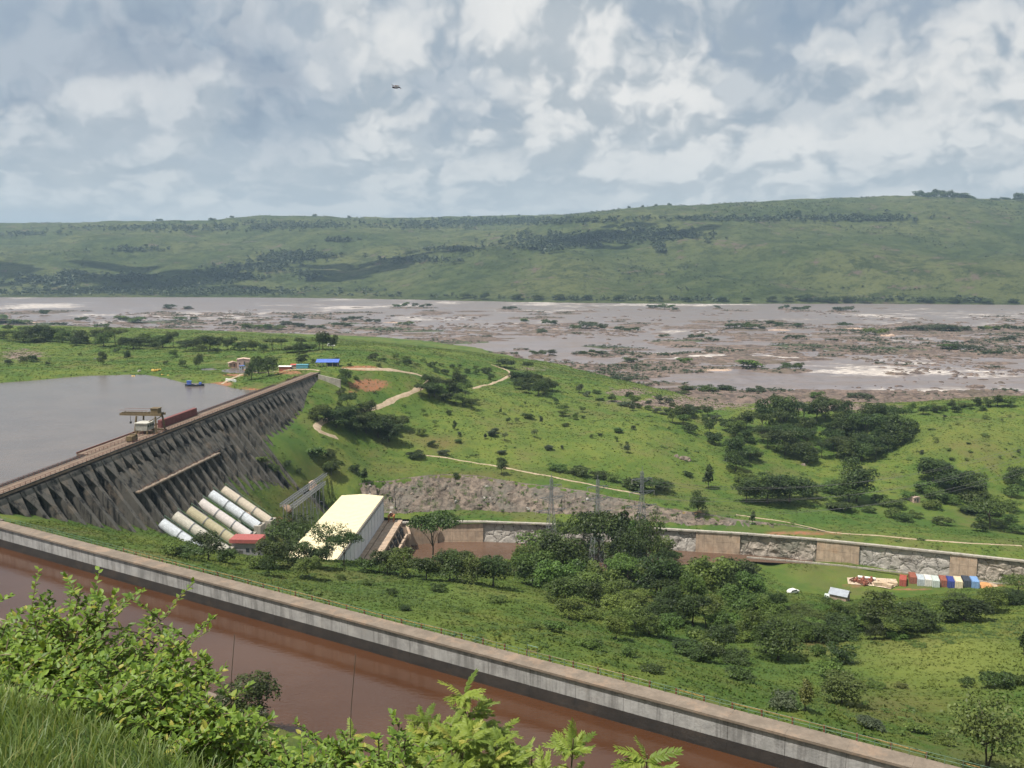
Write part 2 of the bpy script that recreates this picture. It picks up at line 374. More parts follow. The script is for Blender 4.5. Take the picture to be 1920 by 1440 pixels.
def fn(g):
    p = g.pos(); n = g.noise(p, 0.3, 7, 0.72); n2 = g.noise(p, 0.09, 5, 0.65); x, y, z = g.xyz(p)
    q_ = g.cxyz(g.m('ADD', g.m('MULTIPLY', x, 0.55), g.m('MULTIPLY', z, 0.45)), y, g.m('MULTIPLY', z, 0.25)); n3 = g.noise(q_, 0.8, 6, 0.7)
    col = g.mix(g.mr(n, 0.36, 0.62), (0.10, 0.078, 0.062), (0.235, 0.185, 0.145)); col = g.mix(g.m('MULTIPLY', g.mr(n2, 0.45, 0.62), 0.7), col, (0.13, 0.12, 0.10))
    col = g.mix(g.m('MULTIPLY', g.mr(n3, 0.50, 0.64), 0.7), col, (0.06, 0.05, 0.042))
    col = g.mix(g.m('MULTIPLY', g.mr(g.noise(p, 0.16, 6, 0.75), 0.54, 0.64), 0.8), col, (0.055, 0.078, 0.022))
    return dict(Base_Color=col, Normal=g.bump(g.m('ADD', g.noise(p, 1.6, 6, 0.7), n3), 0.9, 0.5))
newmat('cliff_face', fn, 0.92, 0.15)
rockmat('grey_rock', (0.30, 0.275, 0.245), (0.42, 0.385, 0.34), (0.20, 0.18, 0.16))
rockmat('river_rock', (0.070, 0.054, 0.047), (0.185, 0.135, 0.108), (0.105, 0.085, 0.06), 0.12)
rockmat('sand_rock', (0.34, 0.23, 0.165), (0.46, 0.34, 0.26), (0.26, 0.18, 0.13), 0.15)
def fn(g):
    p = g.pos(); n = g.noise(p, 0.5, 6, 0.7); n2 = g.noise(p, 3.0, 4, 0.6)
    return dict(Base_Color=g.mix(g.mr(n, 0.35, 0.65), (0.30, 0.225, 0.15), (0.40, 0.315, 0.225)), Normal=g.bump(n2, 0.5, 0.1))
newmat('dirt', fn, 0.95, 0.1)
def fn(g):
    p = g.pos(); n = g.noise(p, 0.7, 6, 0.7)
    return dict(Base_Color=g.mix(g.mr(n, 0.38, 0.62), (0.36, 0.27, 0.19), (0.56, 0.46, 0.35)), Normal=g.bump(n, 0.5, 0.2))
newmat('pale_gravel', fn, 0.95, 0.1)
flat('bark', (0.085, 0.068, 0.05), 0.9); flat('pale_bark', (0.16, 0.13, 0.10), 0.9)
leafmat('leaf_dark', (0.020, 0.037, 0.009), 0.5, (0.066, 0.100, 0.019))
leafmat('leaf_mid', (0.040, 0.078, 0.014), 0.5, (0.118, 0.175, 0.030))
leafmat('leaf_yellow', (0.075, 0.098, 0.024), 0.35, (0.125, 0.150, 0.034))
leafmat('leaf_grey', (0.046, 0.064, 0.032), 0.35, (0.072, 0.090, 0.045))
leafmat('leaf_far', (0.032, 0.050, 0.020), 0.35, (0.058, 0.082, 0.030), inst=False, trans=0.1)

# ------------------------------------------------------------ canal wall line, dam line, tailrace line
CR = 60.0; WLc = 55.3; WLl = 55.5; WLr = 20.0; WLt = 2.0      # crest, canal, lake, river, tailrace levels
A_ = at_z(0, 976, CR).xy; B_ = at_z(1800, 1440, CR).xy
uW = (B_ - A_).normalized(); nW = Vector((-uW.y, uW.x)); nW = nW if nW.y < 0 else -nW
def tW(x, y): return (x - A_.x) * nW.x + (y - A_.y) * nW.y    # distance from outer crest edge, + towards camera
def sW(x, y): return (x - A_.x) * uW.x + (y - A_.y) * uW.y
def onW(s, t, z=0.0): p = A_ + uW * s + nW * t; return Vector((p.x, p.y, z))
rzW = math.atan2(uW.y, uW.x)
Ad = at_z(0, 928, CR).xy; Bd = at_z(590, 702, CR).xy
uD = (Bd - Ad).normalized(); nD = Vector((uD.y, -uD.x)); LD = (Bd - Ad).length
def sD(x, y): return (x - Ad.x) * uD.x + (y - Ad.y) * uD.y
def tD(x, y): return (x - Ad.x) * nD.x + (y - Ad.y) * nD.y
def onD(s, t, z=0.0): p = Ad + uD * s + nD * t; return Vector((p.x, p.y, z))
rzD = math.atan2(uD.y, uD.x)
SLP = 0.75
def dam_face(px, py):                                         # point where a ray meets the sloping downstream face
    r = ray(px, py); o = Vector((0, 0, ZC))
    # tD(p) = SLP*(CR - z)
    a = r.x * nD.x + r.y * nD.y + SLP * r.z
    b = SLP * (CR - ZC) - (-Ad.x * nD.x - Ad.y * nD.y)
    return o + r * (b / a)
WT = [at_z(px, py, 10.5) for px, py in [(735, 980), (820, 978), (905, 978), (1100, 985), (1250, 992), (1390, 1000), (1530, 1011), (1650, 1023), (1800, 1039), (1920, 1052)]]
WT.append(WT[-1] + (WT[-1] - WT[-3]) * 2.0)
wx = np.array([p.x for p in WT]); wy = np.array([p.y for p in WT])
Lx = np.concatenate([[-135, -112, -98, -82, -62], wx[1:], [500]]); Ly = np.concatenate([[300, 330, 350, 383, 389], wy[1:], [wy[-1] - 70]])
def yL(x): return np.interp(x, Lx, Ly)

# ------------------------------------------------------------ terrain heights
cp = []
for px, py, Y in [(690, 905, 400), (800, 890, 412), (900, 893, 412), (1000, 908, 408), (1100, 925, 402), (1200, 943, 394), (1300, 962, 382), (1420, 980, 375), (1550, 1000, 369),
        (700, 860, 425), (900, 860, 440), (1100, 890, 432), (1300, 930, 420), (1500, 960, 404), (1700, 985, 386), (1900, 1010, 368),
        (1500, 900, 465), (1700, 900, 465), (1900, 900, 465), (1500, 850, 510), (1650, 830, 530), (1850, 850, 480), (1750, 800, 520), (1850, 780, 545), (1850, 752, 580), (1700, 765, 575), (1960, 760, 570),
        (1000, 800, 500), (1000, 750, 560), (1100, 735, 600), (800, 655, 700), (900, 675, 690), (970, 692, 680), (1100, 710, 650), (1180, 732, 620), (1250, 760, 590), (1330, 788, 560), (1450, 790, 560), (1560, 785, 560),
        (700, 760, 480), (600, 800, 420), (800, 700, 560), (800, 760, 500), (900, 720, 590), (900, 760, 520), (900, 800, 475), (1200, 800, 510), (1200, 850, 460), (1350, 860, 475), (1400, 850, 500),
        (480, 860, 364), (560, 775, 427), (465, 915, 344), (600, 740, 455), (625, 717, 480), (650, 700, 500), (650, 690, 512),
        (550, 850, 385), (530, 900, 372), (600, 900, 390), (640, 880, 400), (500, 930, 355),
        (700, 660, 600), (620, 650, 640), (720, 690, 520), (500, 690, 540), (100, 680, 560), (100, 640, 690), (0, 620, 760), (200, 640, 720), (400, 650, 680), (450, 700, 520), (-200, 640, 690), (560, 655, 650)]:
    cp.append(at_y(px, py, Y))
for p in WT[1:]:
    cp.append((p.x, p.y, 10.4)); cp.append((p.x + 1, p.y + 9, 11.0))
for px, py in [(450, 728), (350, 716), (300, 706), (200, 704), (100, 711), (0, 718), (-150, 722)]:
    p = at_z(px, py, WLl); cp.append((p.x, p.y, WLl)); cp.append((p.x, p.y - 40, WLl - 12)); cp.append((p.x + 1, p.y + 18, WLl + 1.6))
RB = [(800, 640), (900, 655), (970, 672), (1100, 695), (1180, 715), (1260, 735), (1330, 752), (1450, 752), (1560, 756), (1650, 756), (1750, 750), (1850, 744), (1960, 742), (600, 628), (400, 624), (200, 612), (0, 598), (-200, 600)]
for px, py in RB:
    p = at_z(px, py, WLr); cp.append((p.x, p.y, WLr + 0.3)); cp.append((p.x, p.y + 60, WLr - 4))
CLT = [(672, 905, 396), (700, 902, 401), (760, 893, 408), (830, 889, 412), (900, 893, 412), (1000, 908, 408), (1100, 925, 402), (1200, 943, 394), (1300, 962, 382), (1420, 980, 375), (1550, 1000, 369)]
_ct = [at_y(*c) for c in CLT]; ctx = np.array([c.x for c in _ct]); cty = np.array([c.y for c in _ct])
tC = tps(cp, 0.002)
def zC(x, y):
    x = np.asarray(x, float); y = np.asarray(y, float)
    z = tC(x, y)
    w = np.clip((y - yL(x) - 12) / 25, 0, 1)
    z = z + w * (fb(x, y, 45, 3, 3) * 1.5 + fb(x, y, 8, 9, 3) * 0.55)
    yc = np.interp(x, ctx, cty); inx = np.clip((x - ctx[0]) / 6, 0, 1) * np.clip((ctx[-1] - x) / 25, 0, 1)
    lo = 10.9 + np.clip((y - (yc - 5.0)) / 4.2, 0, 1) * np.maximum(z - 10.9, 0) * 1.0
    z = np.where((y < yc + .2) & (inx > 0), z + (np.minimum(lo, z) - z) * np.clip(inx * 3, 0, 1), z)
    return np.where(y < yL(x) + 1, np.minimum(z, 10.42), z)
cb = []
for px, py in [(60, 976), (200, 1012), (400, 1066), (600, 1118), (800, 1170), (1000, 1220), (1200, 1272), (1400, 1325), (1600, 1379), (1780, 1425)]:
    p = at_z(px, py, CR); q_ = p.xy - nW * 2.0; cb.append((q_.x, q_.y, 58.0)); q_ = p.xy + nW * 4.0; cb.append((q_.x, q_.y, 58.2))
q_ = onW(260, -2); cb.append((q_.x, q_.y, 58)); q_ = onW(330, -2); cb.append((q_.x, q_.y, 58))
for px, py, Y in [(250, 1015, 225), (300, 1022, 255), (430, 1060, 215), (430, 1040, 265), (600, 1052, 252), (700, 1072, 235), (850, 1092, 222), (960, 1112, 213), (1000, 1150, 190), (800, 1130, 195), (650, 1110, 195), (520, 1090, 203),
        (850, 1062, 320), (1000, 1105, 250), (1100, 1135, 225), (1200, 1180, 200), (1300, 1230, 178), (1400, 1270, 160), (1500, 1300, 148), (1600, 1330, 138), (1720, 1350, 135), (1800, 1380, 126),
        (1850, 1250, 172), (1900, 1200, 195), (1700, 1250, 177), (1600, 1230, 187), (1500, 1180, 215), (1700, 1180, 215), (1900, 1150, 235), (1900, 1120, 262), (1400, 1150, 240), (1300, 1120, 262), (1500, 1130, 285), (1650, 1130, 290), (1850, 1115, 300)]:
    cb.append(at_y(px, py, Y))
for px, py, Y in [(1450, 1070, 350), (1550, 1090, 338), (1700, 1103, 330), (1480, 1100, 325), (1900, 1098, 326), (1300, 1058, 354)]: cb.append(at_y(px, py, Y))
cb += [(-106, 285, 37), (-97, 344, 34), (-110, 262, 41), (-86, 300, 27), (-76, 300, 12), (-76, 340, 10), (-76, 378, 12), (-90, 372, 29), (-50, 312, 12), (-50, 300, 18), (-62, 290, 20),
       (-40, 325, 8), (-40, 384, 0), (0, 384, 0), (60, 368, 0), (125, 352, 2.6), (140, 346, 2.6), (180, 325, 2.8), (260, 290, 3), (300, 200, 25), (250, 140, 40)]
TRE = [(745, 1066), (860, 1068), (1000, 1072), (1150, 1070), (1290, 1058), (1390, 1052), (1470, 1056), (1520, 1060)]   # near edge of the tailrace water
for px, py in TRE:
    p = at_z(px, py, WLt); cb.append((p.x, p.y - 1.5, WLt + .45)); cb.append((p.x, p.y - 6, WLt + .9)); cb.append((p.x, p.y + 5, WLt - 1.2))
tB = tps(cb, 0.004)
PSL = 0.66
_pp = sorted([(sD(p.x, p.y), p.z, tD(p.x, p.y)) for p in [dam_face(*q) for q in [(306, 984), (331, 970), (357, 960), (379, 945), (398, 929), (421, 921)]]])
_ps, _pz, _ptt = (np.array(v) for v in zip(*_pp))
def zB(x, y):
    x = np.asarray(x, float); y = np.asarray(y, float)
    w = np.clip((-tW(x, y) - 1) / 8, 0, 1)
    z = tB(x, y) + w * (fb(x, y, 14, 21, 3) * 0.9 + fb(x, y, 4, 31, 2) * 0.35)
    s, t = sD(x, y), tD(x, y)                                  # the cut in which the penstocks lie
    zt = np.interp(s, _ps, _pz); t0 = np.interp(s, _ps, _ptt)
    cap = zt - PSL * np.clip(t - t0, -4, 19) - 1.7 + 0.02 * np.maximum(t - t0 - 19, 0)
    k = np.clip((s - _ps[0] + 7) / 5, 0, 1) * np.clip((_ps[-1] + 8 - s) / 5, 0, 1) * np.clip((t0 + 27 - t) / 7, 0, 1)
    return z + (np.minimum(z, cap) - z) * k
T0 = tW(0, 0)
_pt = np.array([-6, 0, 2, 3, 4, 5, 7, 10, 20, 50, T0 - 36, T0 - 33, T0 - 31]); _pd = np.array([1.2, 1.65, 2.2, 2.75, 3.5, 4.6, 7.2, 11, 21, 45, 61.2, 61.6, 64])
def zA(x, y):
    x = np.asarray(x, float); y = np.asarray(y, float); t = T0 - tW(x, y)
    return ZC - np.interp(t, _pt, _pd) + fb(x, y, 2.2, 5, 3) * 0.22 * np.clip(t / 6, 0, 1)
def ground(x, y):
    """height of the land at one point"""
    if tW(x, y) > 20: return float(zA(x, y))
    return float(zC(x, y)) if y > float(yL(x)) else float(zB(x, y))
def hit(px, py, Y0=None, Y1=1400.0):
    """first point of the land seen at a photo pixel"""
    r = ray(px, py); Y0 = Y0 or 105.0
    Ys = np.concatenate([np.arange(Y0, 420, 0.8), np.arange(420, Y1, 2.0)])
    xs = r.x / r.y * Ys; zs = ZC + r.z / r.y * Ys
    ok = tW(xs, Ys) < -1.5
    h = np.where(Ys > yL(xs), zC(xs, Ys), zB(xs, Ys)); h = np.maximum(h, WLr - 30)
    i = np.nonzero(ok & (h >= zs))[0]
    if len(i) == 0: return None
    i = i[0]; return Vector((xs[i], Ys[i], h[i]))

# patches of soil, dry grass, lush growth: (photo px, py, rx, ry, amount)
PATCH = dict(earth=[(690, 722, 45, 12, 1), (655, 735, 30, 8, .6), (680, 690, 45, 5, 1.1), (1030, 940, 60, 12, .55), (1250, 962, 90, 10, .7), (1500, 1000, 120, 7, .6), (455, 690, 30, 8, .8), (410, 722, 28, 7, 1.2), (440, 703, 30, 4, .8), (1620, 1095, 60, 12, .5), (540, 698, 30, 5, .9), (480, 730, 40, 4, .8), (530, 975, 30, 12, .6), (1700, 700, 10, 10, 0), (1860, 1097, 60, 6, .6), (1700, 1105, 60, 3, .7)],
        dry=[(830, 830, 40, 14, .9), (900, 890, 120, 10, .6), (1530, 1205, 60, 20, .8), (1690, 1320, 110, 25, .45), (610, 880, 60, 30, .5), (740, 880, 60, 15, .5), (1800, 830, 110, 30, .35), (480, 1085, 160, 12, .4), (560, 930, 50, 40, .6)],
        lime=[(1780, 1230, 170, 50, 1), (1000, 800, 200, 60, .2), (880, 1120, 120, 25, .5), (1250, 880, 120, 40, .25), (250, 1015, 60, 15, .3), (1850, 1150, 80, 30, .5), (1500, 1085, 120, 18, .2), (1800, 800, 150, 40, .2), (1130, 850, 200, 40, .25)],
        lush=[(700, 1120, 250, 40, .7), (1480, 1250, 160, 40, .7), (1600, 1310, 120, 20, .5), (520, 840, 60, 60, .6), (1550, 960, 250, 30, .5), (1900, 1330, 80, 60, .5), (1250, 1215, 150, 30, .5), (1470, 1090, 140, 20, .4)],
        rocky=[(1300, 755, 170, 16, .9), (1560, 762, 130, 12, .9), (1000, 690, 60, 8, .5), (1760, 745, 160, 6, .9), (40, 665, 60, 14, .7), (1180, 735, 60, 12, .7)])
def patch_attr(me, V):
    V = np.asarray(V); x, y, z = V[:, 0], V[:, 1], V[:, 2]
    dyy = y * math.cos(TH) - (z - ZC) * math.sin(TH); dzz = (z - ZC) * math.cos(TH) + y * math.sin(TH)
    dyy = np.maximum(dyy, 1.0); px = 960 + F * x / dyy; py = 720 - F * dzz / dyy
    for k, lst in PATCH.items():
        a = np.zeros(len(V))
        for cx, cy, rx, ry, am in lst: a = np.maximum(a, am * np.exp(-(((px - cx) / rx) ** 2 + ((py - cy) / ry) ** 2)))
        set_attr(me, k, np.clip(a, 0, 1))

def sheet(name, xs, ys, zf, keep, m, kind='structure', patches=True, smooth=True):
    X, Y = np.meshgrid(xs, ys); Z = zf(X, Y); nx, ny = len(xs), len(ys)
    I = np.arange(nx * ny).reshape(ny, nx)
    Q = np.stack([I[:-1, :-1], I[:-1, 1:], I[1:, 1:], I[1:, :-1]], -1).reshape(-1, 4)
    K = keep(X, Y).ravel(); Q = Q[K[Q].all(1)]
    used = np.unique(Q); mp = np.full(nx * ny, -1); mp[used] = np.arange(len(used))
    V = np.stack([X.ravel(), Y.ravel(), Z.ravel()], 1)[used]
    me = mesh_np(name, V, mp[Q], MATS[m], smooth)
    if patches: patch_attr(me, V)
    o = link(name, me); tag(o, kind=kind); return o
SD_END = LD
def keepB(X, Y): return (tW(X, Y) < 1.4) & (Y < yL(X) + 1.2) & ((tD(X, Y) > 1.0) | (sD(X, Y) > LD))
def keepC(X, Y): return (Y > yL(X) - 1.2) & ((tD(X, Y) > 1.0) | (sD(X, Y) > LD - 2) | ((tD(X, Y) < -9) & (Y > 430)))
sheet('meadow', np.arange(-150, 430, 1.6), np.arange(60, 405, 1.6), zB, keepB, 'grassland')
sheet('grassland', np.concatenate([np.arange(-1000, -140, 5.0), np.arange(-140, 240, 1.7), np.arange(240, 640, 4.0)]), np.concatenate([np.arange(210, 330, 3.0), np.arange(330, 425, 1.3), np.arange(425, 1150, 3.4)]), zC, keepC, 'grassland')
sheet('hillside', np.arange(-110, 90, 0.8), np.arange(-12, 150, 0.8), zA, lambda X, Y: tW(X, Y) > 30.0, 'grassland')

# ------------------------------------------------------------ water
def plate(name, pts, z, m):
    me = bpy.data.meshes.new(name); me.from_pydata([(p[0], p[1], z) for p in pts], [], [tuple(range(len(pts)))])
    bm = bmesh.new(); bm.from_mesh(me); bmesh.ops.recalc_face_normals(bm, faces=bm.faces[:])
    if bm.faces[0].normal.z < 0: bmesh.ops.reverse_faces(bm, faces=bm.faces[:])
    bm.to_mesh(me); bm.free(); me.materials.append(MATS[m]); return tag(link(name, me), kind='structure')
plate('canal_water', [onW(-90, 1.5), onW(300, 1.5), onW(300, 40), onW(-90, 40)], WLc, 'canal_water')
plate('lake_water', [onD(-25, -3), onD(LD + 15, -3), onD(LD + 60, -20), (-300, 640), (-900, 640), (-900, 150), onD(-60, -60)], WLl, 'lake_water')
plate('tailrace_water', [(-75, 318)] + [tuple(at_z(px, py, WLt)[:2]) for px, py in TRE] + [(WT[6].x, WT[6].y + 1.5), (WT[4].x, WT[4].y + 2), (WT[2].x, WT[2].y + 4), (-75, 402)], WLt, 'tailrace_water')
xs = np.concatenate([np.arange(-4200, -1600, 60), np.arange(-1600, 1600, 12), np.arange(1600, 4201, 60)]); ys = np.concatenate([np.arange(500, 2500, 9)])
_rb = sorted([tuple(at_z(px, py, WLr)[:2]) for px, py in RB]); RBx = np.array([p[0] for p in _rb]); RBy = np.array([p[1] for p in _rb])
rv = sheet('river', xs, ys, lambda X, Y: WLr + fb(X, Y, 40, 2, 3) * 0.35 + fb(X, Y, 14, 8, 2) * 0.25, lambda X, Y: Y > np.interp(X, RBx, RBy) - 30, 'river_water', patches=False)
V = np.empty(len(rv.data.vertices) * 3, np.float32); rv.data.vertices.foreach_get('co', V); V = V.reshape(-1, 3)
rap = np.zeros(len(V))
dyy = V[:, 1] * math.cos(TH) + (ZC - V[:, 2]) * math.sin(TH); dzz = (V[:, 2] - ZC) * math.cos(TH) + V[:, 1] * math.sin(TH)
rpx = 960 + F * V[:, 0] / dyy; rpy = 720 - F * dzz / dyy
for cx, cy, rx, ry, am in [(450, 590, 170, 8, 1), (60, 572, 120, 6, .8), (1050, 571, 350, 3.5, 1), (1250, 668, 130, 8, 1), (1450, 670, 100, 5, .6), (1700, 697, 200, 6, 1.1), (1600, 688, 90, 4, .6), (1800, 594, 140, 5, .7), (1880, 706, 80, 5, .8), (820, 615, 60, 5, .4), (1450, 600, 200, 4, .35), (500, 630, 60, 4, .6), (400, 640, 100, 5, .5), (640, 575, 150, 4, .6), (1100, 640, 120, 5, -.3), (1300, 715, 200, 10, -.6), (1000, 640, 160, 12, -.6), (1650, 720, 200, 8, -.6)]:
    rap += am * np.exp(-(((rpx - cx) / rx) ** 2 + ((rpy - cy) / ry) ** 2))
set_attr(rv.data, 'rapid', rap)

# ------------------------------------------------------------ far hills across the river
ch = []
for px, py, Y in [(1100, 412, 3000), (1200, 405, 3000), (1300, 403, 3000), (1400, 395, 3000), (1500, 390, 3000), (1600, 392, 3000), (1700, 390, 2950), (1780, 386, 2950), (1850, 392, 2950), (1930, 394, 2950), (2200, 400, 2950),
        (1500, 470, 2500), (1200, 480, 2500), (1800, 470, 2480), (1350, 430, 2750), (1650, 430, 2720), (1900, 430, 2700), (1150, 440, 2800), (1000, 470, 2650), (1000, 430, 3000), (1400, 520, 2200), (1700, 520, 2150), (1100, 520, 2300), (1900, 520, 2120), (900, 500, 2500), (800, 530, 2400),
        (0, 424, 3800), (100, 424, 3800), (200, 422, 3700), (300, 416, 3700), (400, 414, 3800), (500, 411, 3700), (600, 409, 3700), (700, 412, 3800), (800, 416, 3900), (-250, 424, 3800),
        (200, 475, 2900), (560, 462, 3000), (400, 505, 2700), (0, 480, 2900), (700, 475, 2900), (700, 440, 3300), (300, 445, 3300), (0, 450, 3300), (500, 435, 3300), (560, 490, 2800), (250, 520, 2600), (0, 520, 2600), (600, 530, 2500), (-250, 500, 2700), (850, 450, 3200), (900, 432, 3500),
        (900, 409, 5200), (1000, 407, 5200), (760, 411, 5200), (1100, 408, 5000), (600, 420, 5200), (300, 425, 5200), (0, 428, 5200), (1300, 415, 5000), (1700, 420, 5000), (2000, 420, 5000), (-300, 428, 5200)]:
    ch.append(at_y(px, py, Y))
BK = [(-300, 556), (0, 557), (200, 557), (400, 557), (550, 558), (700, 560), (850, 563), (1000, 566), (1150, 568), (1300, 569), (1450, 569), (1600, 569), (1750, 570), (1920, 571), (2200, 571)]
for px, py in BK:
    p = at_z(px, py, WLr); ch.append((p.x, p.y, WLr + 1.5)); ch.append((p.x, p.y - 110, WLr - 10))
tF = tps(ch, 0.02)
def zF(x, y):
    x = np.asarray(x, float); y = np.asarray(y, float); b = tF(x, y)
    w = np.clip((b - WLr - 2) / 40, 0, 1)
    return b + w * ((fb(x * .8 + y * .5, y * .7 - x * .3, 300, 41, 3) * 62 - 8) * np.clip(1.25 - np.clip((b - 60) / 180, 0, 1.05), 0.3, 1) + fb(x, y, 80, 43, 3) * 8)
fx = np.concatenate([np.arange(-6000, -2400, 90), np.arange(-2400, 2400, 22), np.arange(2400, 6001, 90)])
fy = np.concatenate([np.arange(1750, 4200, 20), np.arange(4200, 9001, 100)])
def zFF(X, Y): return np.where(Y > 5600, np.minimum(zF(X, np.minimum(Y, 5600)), 240) - (Y - 5600) * 0.02, zF(X, Y))
sheet('hills', fx, fy, zFF, lambda X, Y: X > -1e9, 'hill_grass', patches=False)
# the plain that carries everything, out to the horizon
plate('ground', [(-9000, -2500), (9000, -2500), (9000, 14000), (-9000, 14000)], -8.0, 'grassland')
# ------------------------------------------------------------ canal wall
WB = -9.0
cw = thing('canal_wall', 'long pale grey concrete wall of the brown canal with a flat tan top', 'wall', onW(0, 0, 0), rzW)
PL = 7.5; NP = 28
def wl(s, t, z): return (s, t * _sg, z)                      # local: x along wall, y towards the camera
_sg = 1.0 if (Matrix.Rotation(rzW, 2) @ Vector((0, 1))).dot(nW) > 0 else -1.0
TH_W = 2.6
pan = MB().box((0, _sg * (TH_W / 2), CR - 0.35 - 1.35), (PL - 0.05, TH_W, 2.7)).mesh('wall_panel', MATS['wall_concrete'])
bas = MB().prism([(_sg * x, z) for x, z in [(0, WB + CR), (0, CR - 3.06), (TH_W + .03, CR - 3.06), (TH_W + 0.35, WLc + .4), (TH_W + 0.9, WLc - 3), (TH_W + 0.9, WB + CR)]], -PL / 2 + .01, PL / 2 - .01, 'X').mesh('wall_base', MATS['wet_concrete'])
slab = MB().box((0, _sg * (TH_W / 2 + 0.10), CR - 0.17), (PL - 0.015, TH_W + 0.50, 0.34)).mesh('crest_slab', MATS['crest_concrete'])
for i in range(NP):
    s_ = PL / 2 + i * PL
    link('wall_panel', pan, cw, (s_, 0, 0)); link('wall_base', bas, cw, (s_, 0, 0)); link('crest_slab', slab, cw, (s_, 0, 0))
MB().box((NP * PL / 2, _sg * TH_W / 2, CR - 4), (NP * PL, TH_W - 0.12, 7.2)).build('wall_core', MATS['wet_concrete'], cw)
# end pier where the wall meets the dam
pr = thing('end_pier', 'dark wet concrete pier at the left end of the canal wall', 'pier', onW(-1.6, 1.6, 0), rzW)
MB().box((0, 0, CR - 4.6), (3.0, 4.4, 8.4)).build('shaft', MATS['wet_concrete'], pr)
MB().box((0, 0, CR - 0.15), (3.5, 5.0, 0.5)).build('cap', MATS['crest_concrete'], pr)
# handrail along the outer edge of the crest
flat('green_paint', (0.11, 0.19, 0.13), 0.5, 0.3); flat('rusty_yellow', (0.30, 0.20, 0.07), 0.7, 0.4, 3.0); flat('rust', (0.16, 0.062, 0.035), 0.85, 0.4, 4.0)
hr = thing('handrail', 'thin green painted handrail along the outer edge of the canal wall', 'railing', onW(0, 0, CR), rzW)
L_ = NP * PL
post = MB().box((0, 0, 0.5), (0.06, 0.06, 1.0)).mesh('post', MATS['green_paint'])
for i in range(106): link('post', post, hr, (0.2 + i * 1.98, 0.0, 0.0))
for h in (0.5, 1.0): MB().tube([(0, 0, h), (L_, 0, h)], 0.03, 5).build('rail', MATS['green_paint'], hr)
fn_ = thing('field_fence', 'rusty fence of yellow rails and brown posts in the grass behind the canal wall', 'fence', onW(0, -3.2, 0), rzW)
fpost = MB().box((0, 0, 0.3), (0.20, 0.20, 2.0)).mesh('post', MATS['rust'])
fps = []
for i in range(42):
    s_ = 40 + i * 4.1; p = onW(s_, -3.2); z = ground(p.x, p.y); fps.append((s_, z))
    o = link('post', fpost, fn_, (s_, 0, z + .2)); o.rotation_euler = (random.uniform(-.07, .07), random.uniform(-.07, .07), 0)
    if i and random.random() < 0.86:
        a, b = fps[-2], fps[-1]
        MB().bar((a[0], 0, a[1] + 1.35), (b[0], 0, b[1] + 1.35), .09, .11).build('rail', MATS['rusty_yellow'], fn_)
gate_ = thing('crest_gate', 'small green and rust tubular gate standing on the canal wall edge midway', 'gate', onW(sW(*at_z(1012, 1222, CR).xy), -0.3, CR), rzW)
MB().tube([(-.9, 0, 0), (-.9, 0, 1.7), (.9, 0, 1.7), (.9, 0, 0)], .07, 5).build('frame', MATS['green_paint'], gate_)
MB().bar((-.8, 0, .3), (.8, 0, 1.4), .06).bar((-.8, 0, .9), (.8, 0, .9), .06).build('brace', MATS['rust'], gate_)
# near bank of the canal: kerb
kb = MB()
for i in range(30): kb.box((i * 6.0 - 60, 0, WLc + 0.9), (5.96, 0.8, 3.4))
kb.build('canal_kerb', MATS['crest_concrete'], None, loc=onW(0, 30.6, 0), rz=rzW); tag(bpy.data.objects['canal_kerb'], kind='structure')

# ------------------------------------------------------------ dam
dam = thing('buttress_dam', 'long dark weathered concrete buttress dam holding back the grey lake', 'dam', (Ad.x, Ad.y, 0), rzD)
_sd = 1.0 if (Matrix.Rotation(rzD, 2) @ Vector((0, 1))).dot(nD) > 0 else -1.0
def dl(s, t, z): return (s, _sd * t, z)                       # local x along the dam, t downstream
def dface(px, py): p = dam_face(px, py); return sD(p.x, p.y), CR - p.z
S0 = -32.0; PIT = 5.5
s_ab = dface(548, 735)[0]
NB = int((s_ab - S0) / PIT)
s_l0 = dface(255, 920)[0]; s_l1 = dface(410, 850)[0]; d_l = (dface(255, 920)[1] + dface(410, 850)[1]) / 2
DEP = 46.0
def butt(seed):
    rnd = random.Random(seed); mb = MB(); secs = []
    drop = 6.2 + rnd.uniform(-.4, .4)
    for dd, w in [(1.0, 2.62), (2.2, 2.55), (drop * .62, 1.75), (drop, .86), (14, .82), (DEP, .95)]:
        f = SLP * dd + (0.0 if dd > 2 else 0.3); bck = SLP * dd - 8.5
        secs.append([dl(-w, bck, -dd), dl(w, bck, -dd), dl(w, f - .12, -dd), dl(w - .14, f, -dd), dl(-w + .14, f, -dd), dl(-w, f - .12, -dd)])
    n = 6; vs = [v for q_ in secs for v in q_]; fs = [tuple(range(n))]
    for i in range(len(secs) - 1):
        for j in range(n): fs.append((i * n + j, i * n + (j + 1) % n, (i + 1) * n + (j + 1) % n, (i + 1) * n + j))
    return mb.add(vs, fs).mesh('buttress', MATS['dam_concrete'])
bms = [butt(k) for k in range(4)]
infl = MB(); 
for i in range(NB):
    sx = S0 + PIT * (i + .5)
    link('buttress', bms[i % 4], dam, (sx, 0, CR))
# sealing wall behind the buttresses, in bays
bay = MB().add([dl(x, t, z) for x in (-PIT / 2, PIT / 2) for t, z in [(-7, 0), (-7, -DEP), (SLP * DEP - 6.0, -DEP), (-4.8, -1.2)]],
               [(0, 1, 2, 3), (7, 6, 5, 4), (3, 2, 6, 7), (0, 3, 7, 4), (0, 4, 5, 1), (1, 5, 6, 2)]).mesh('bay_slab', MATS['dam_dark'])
for i in range(NB): link('bay_slab', bay, dam, (S0 + PIT * (i + .5) + PIT / 2, 0, CR - .02))
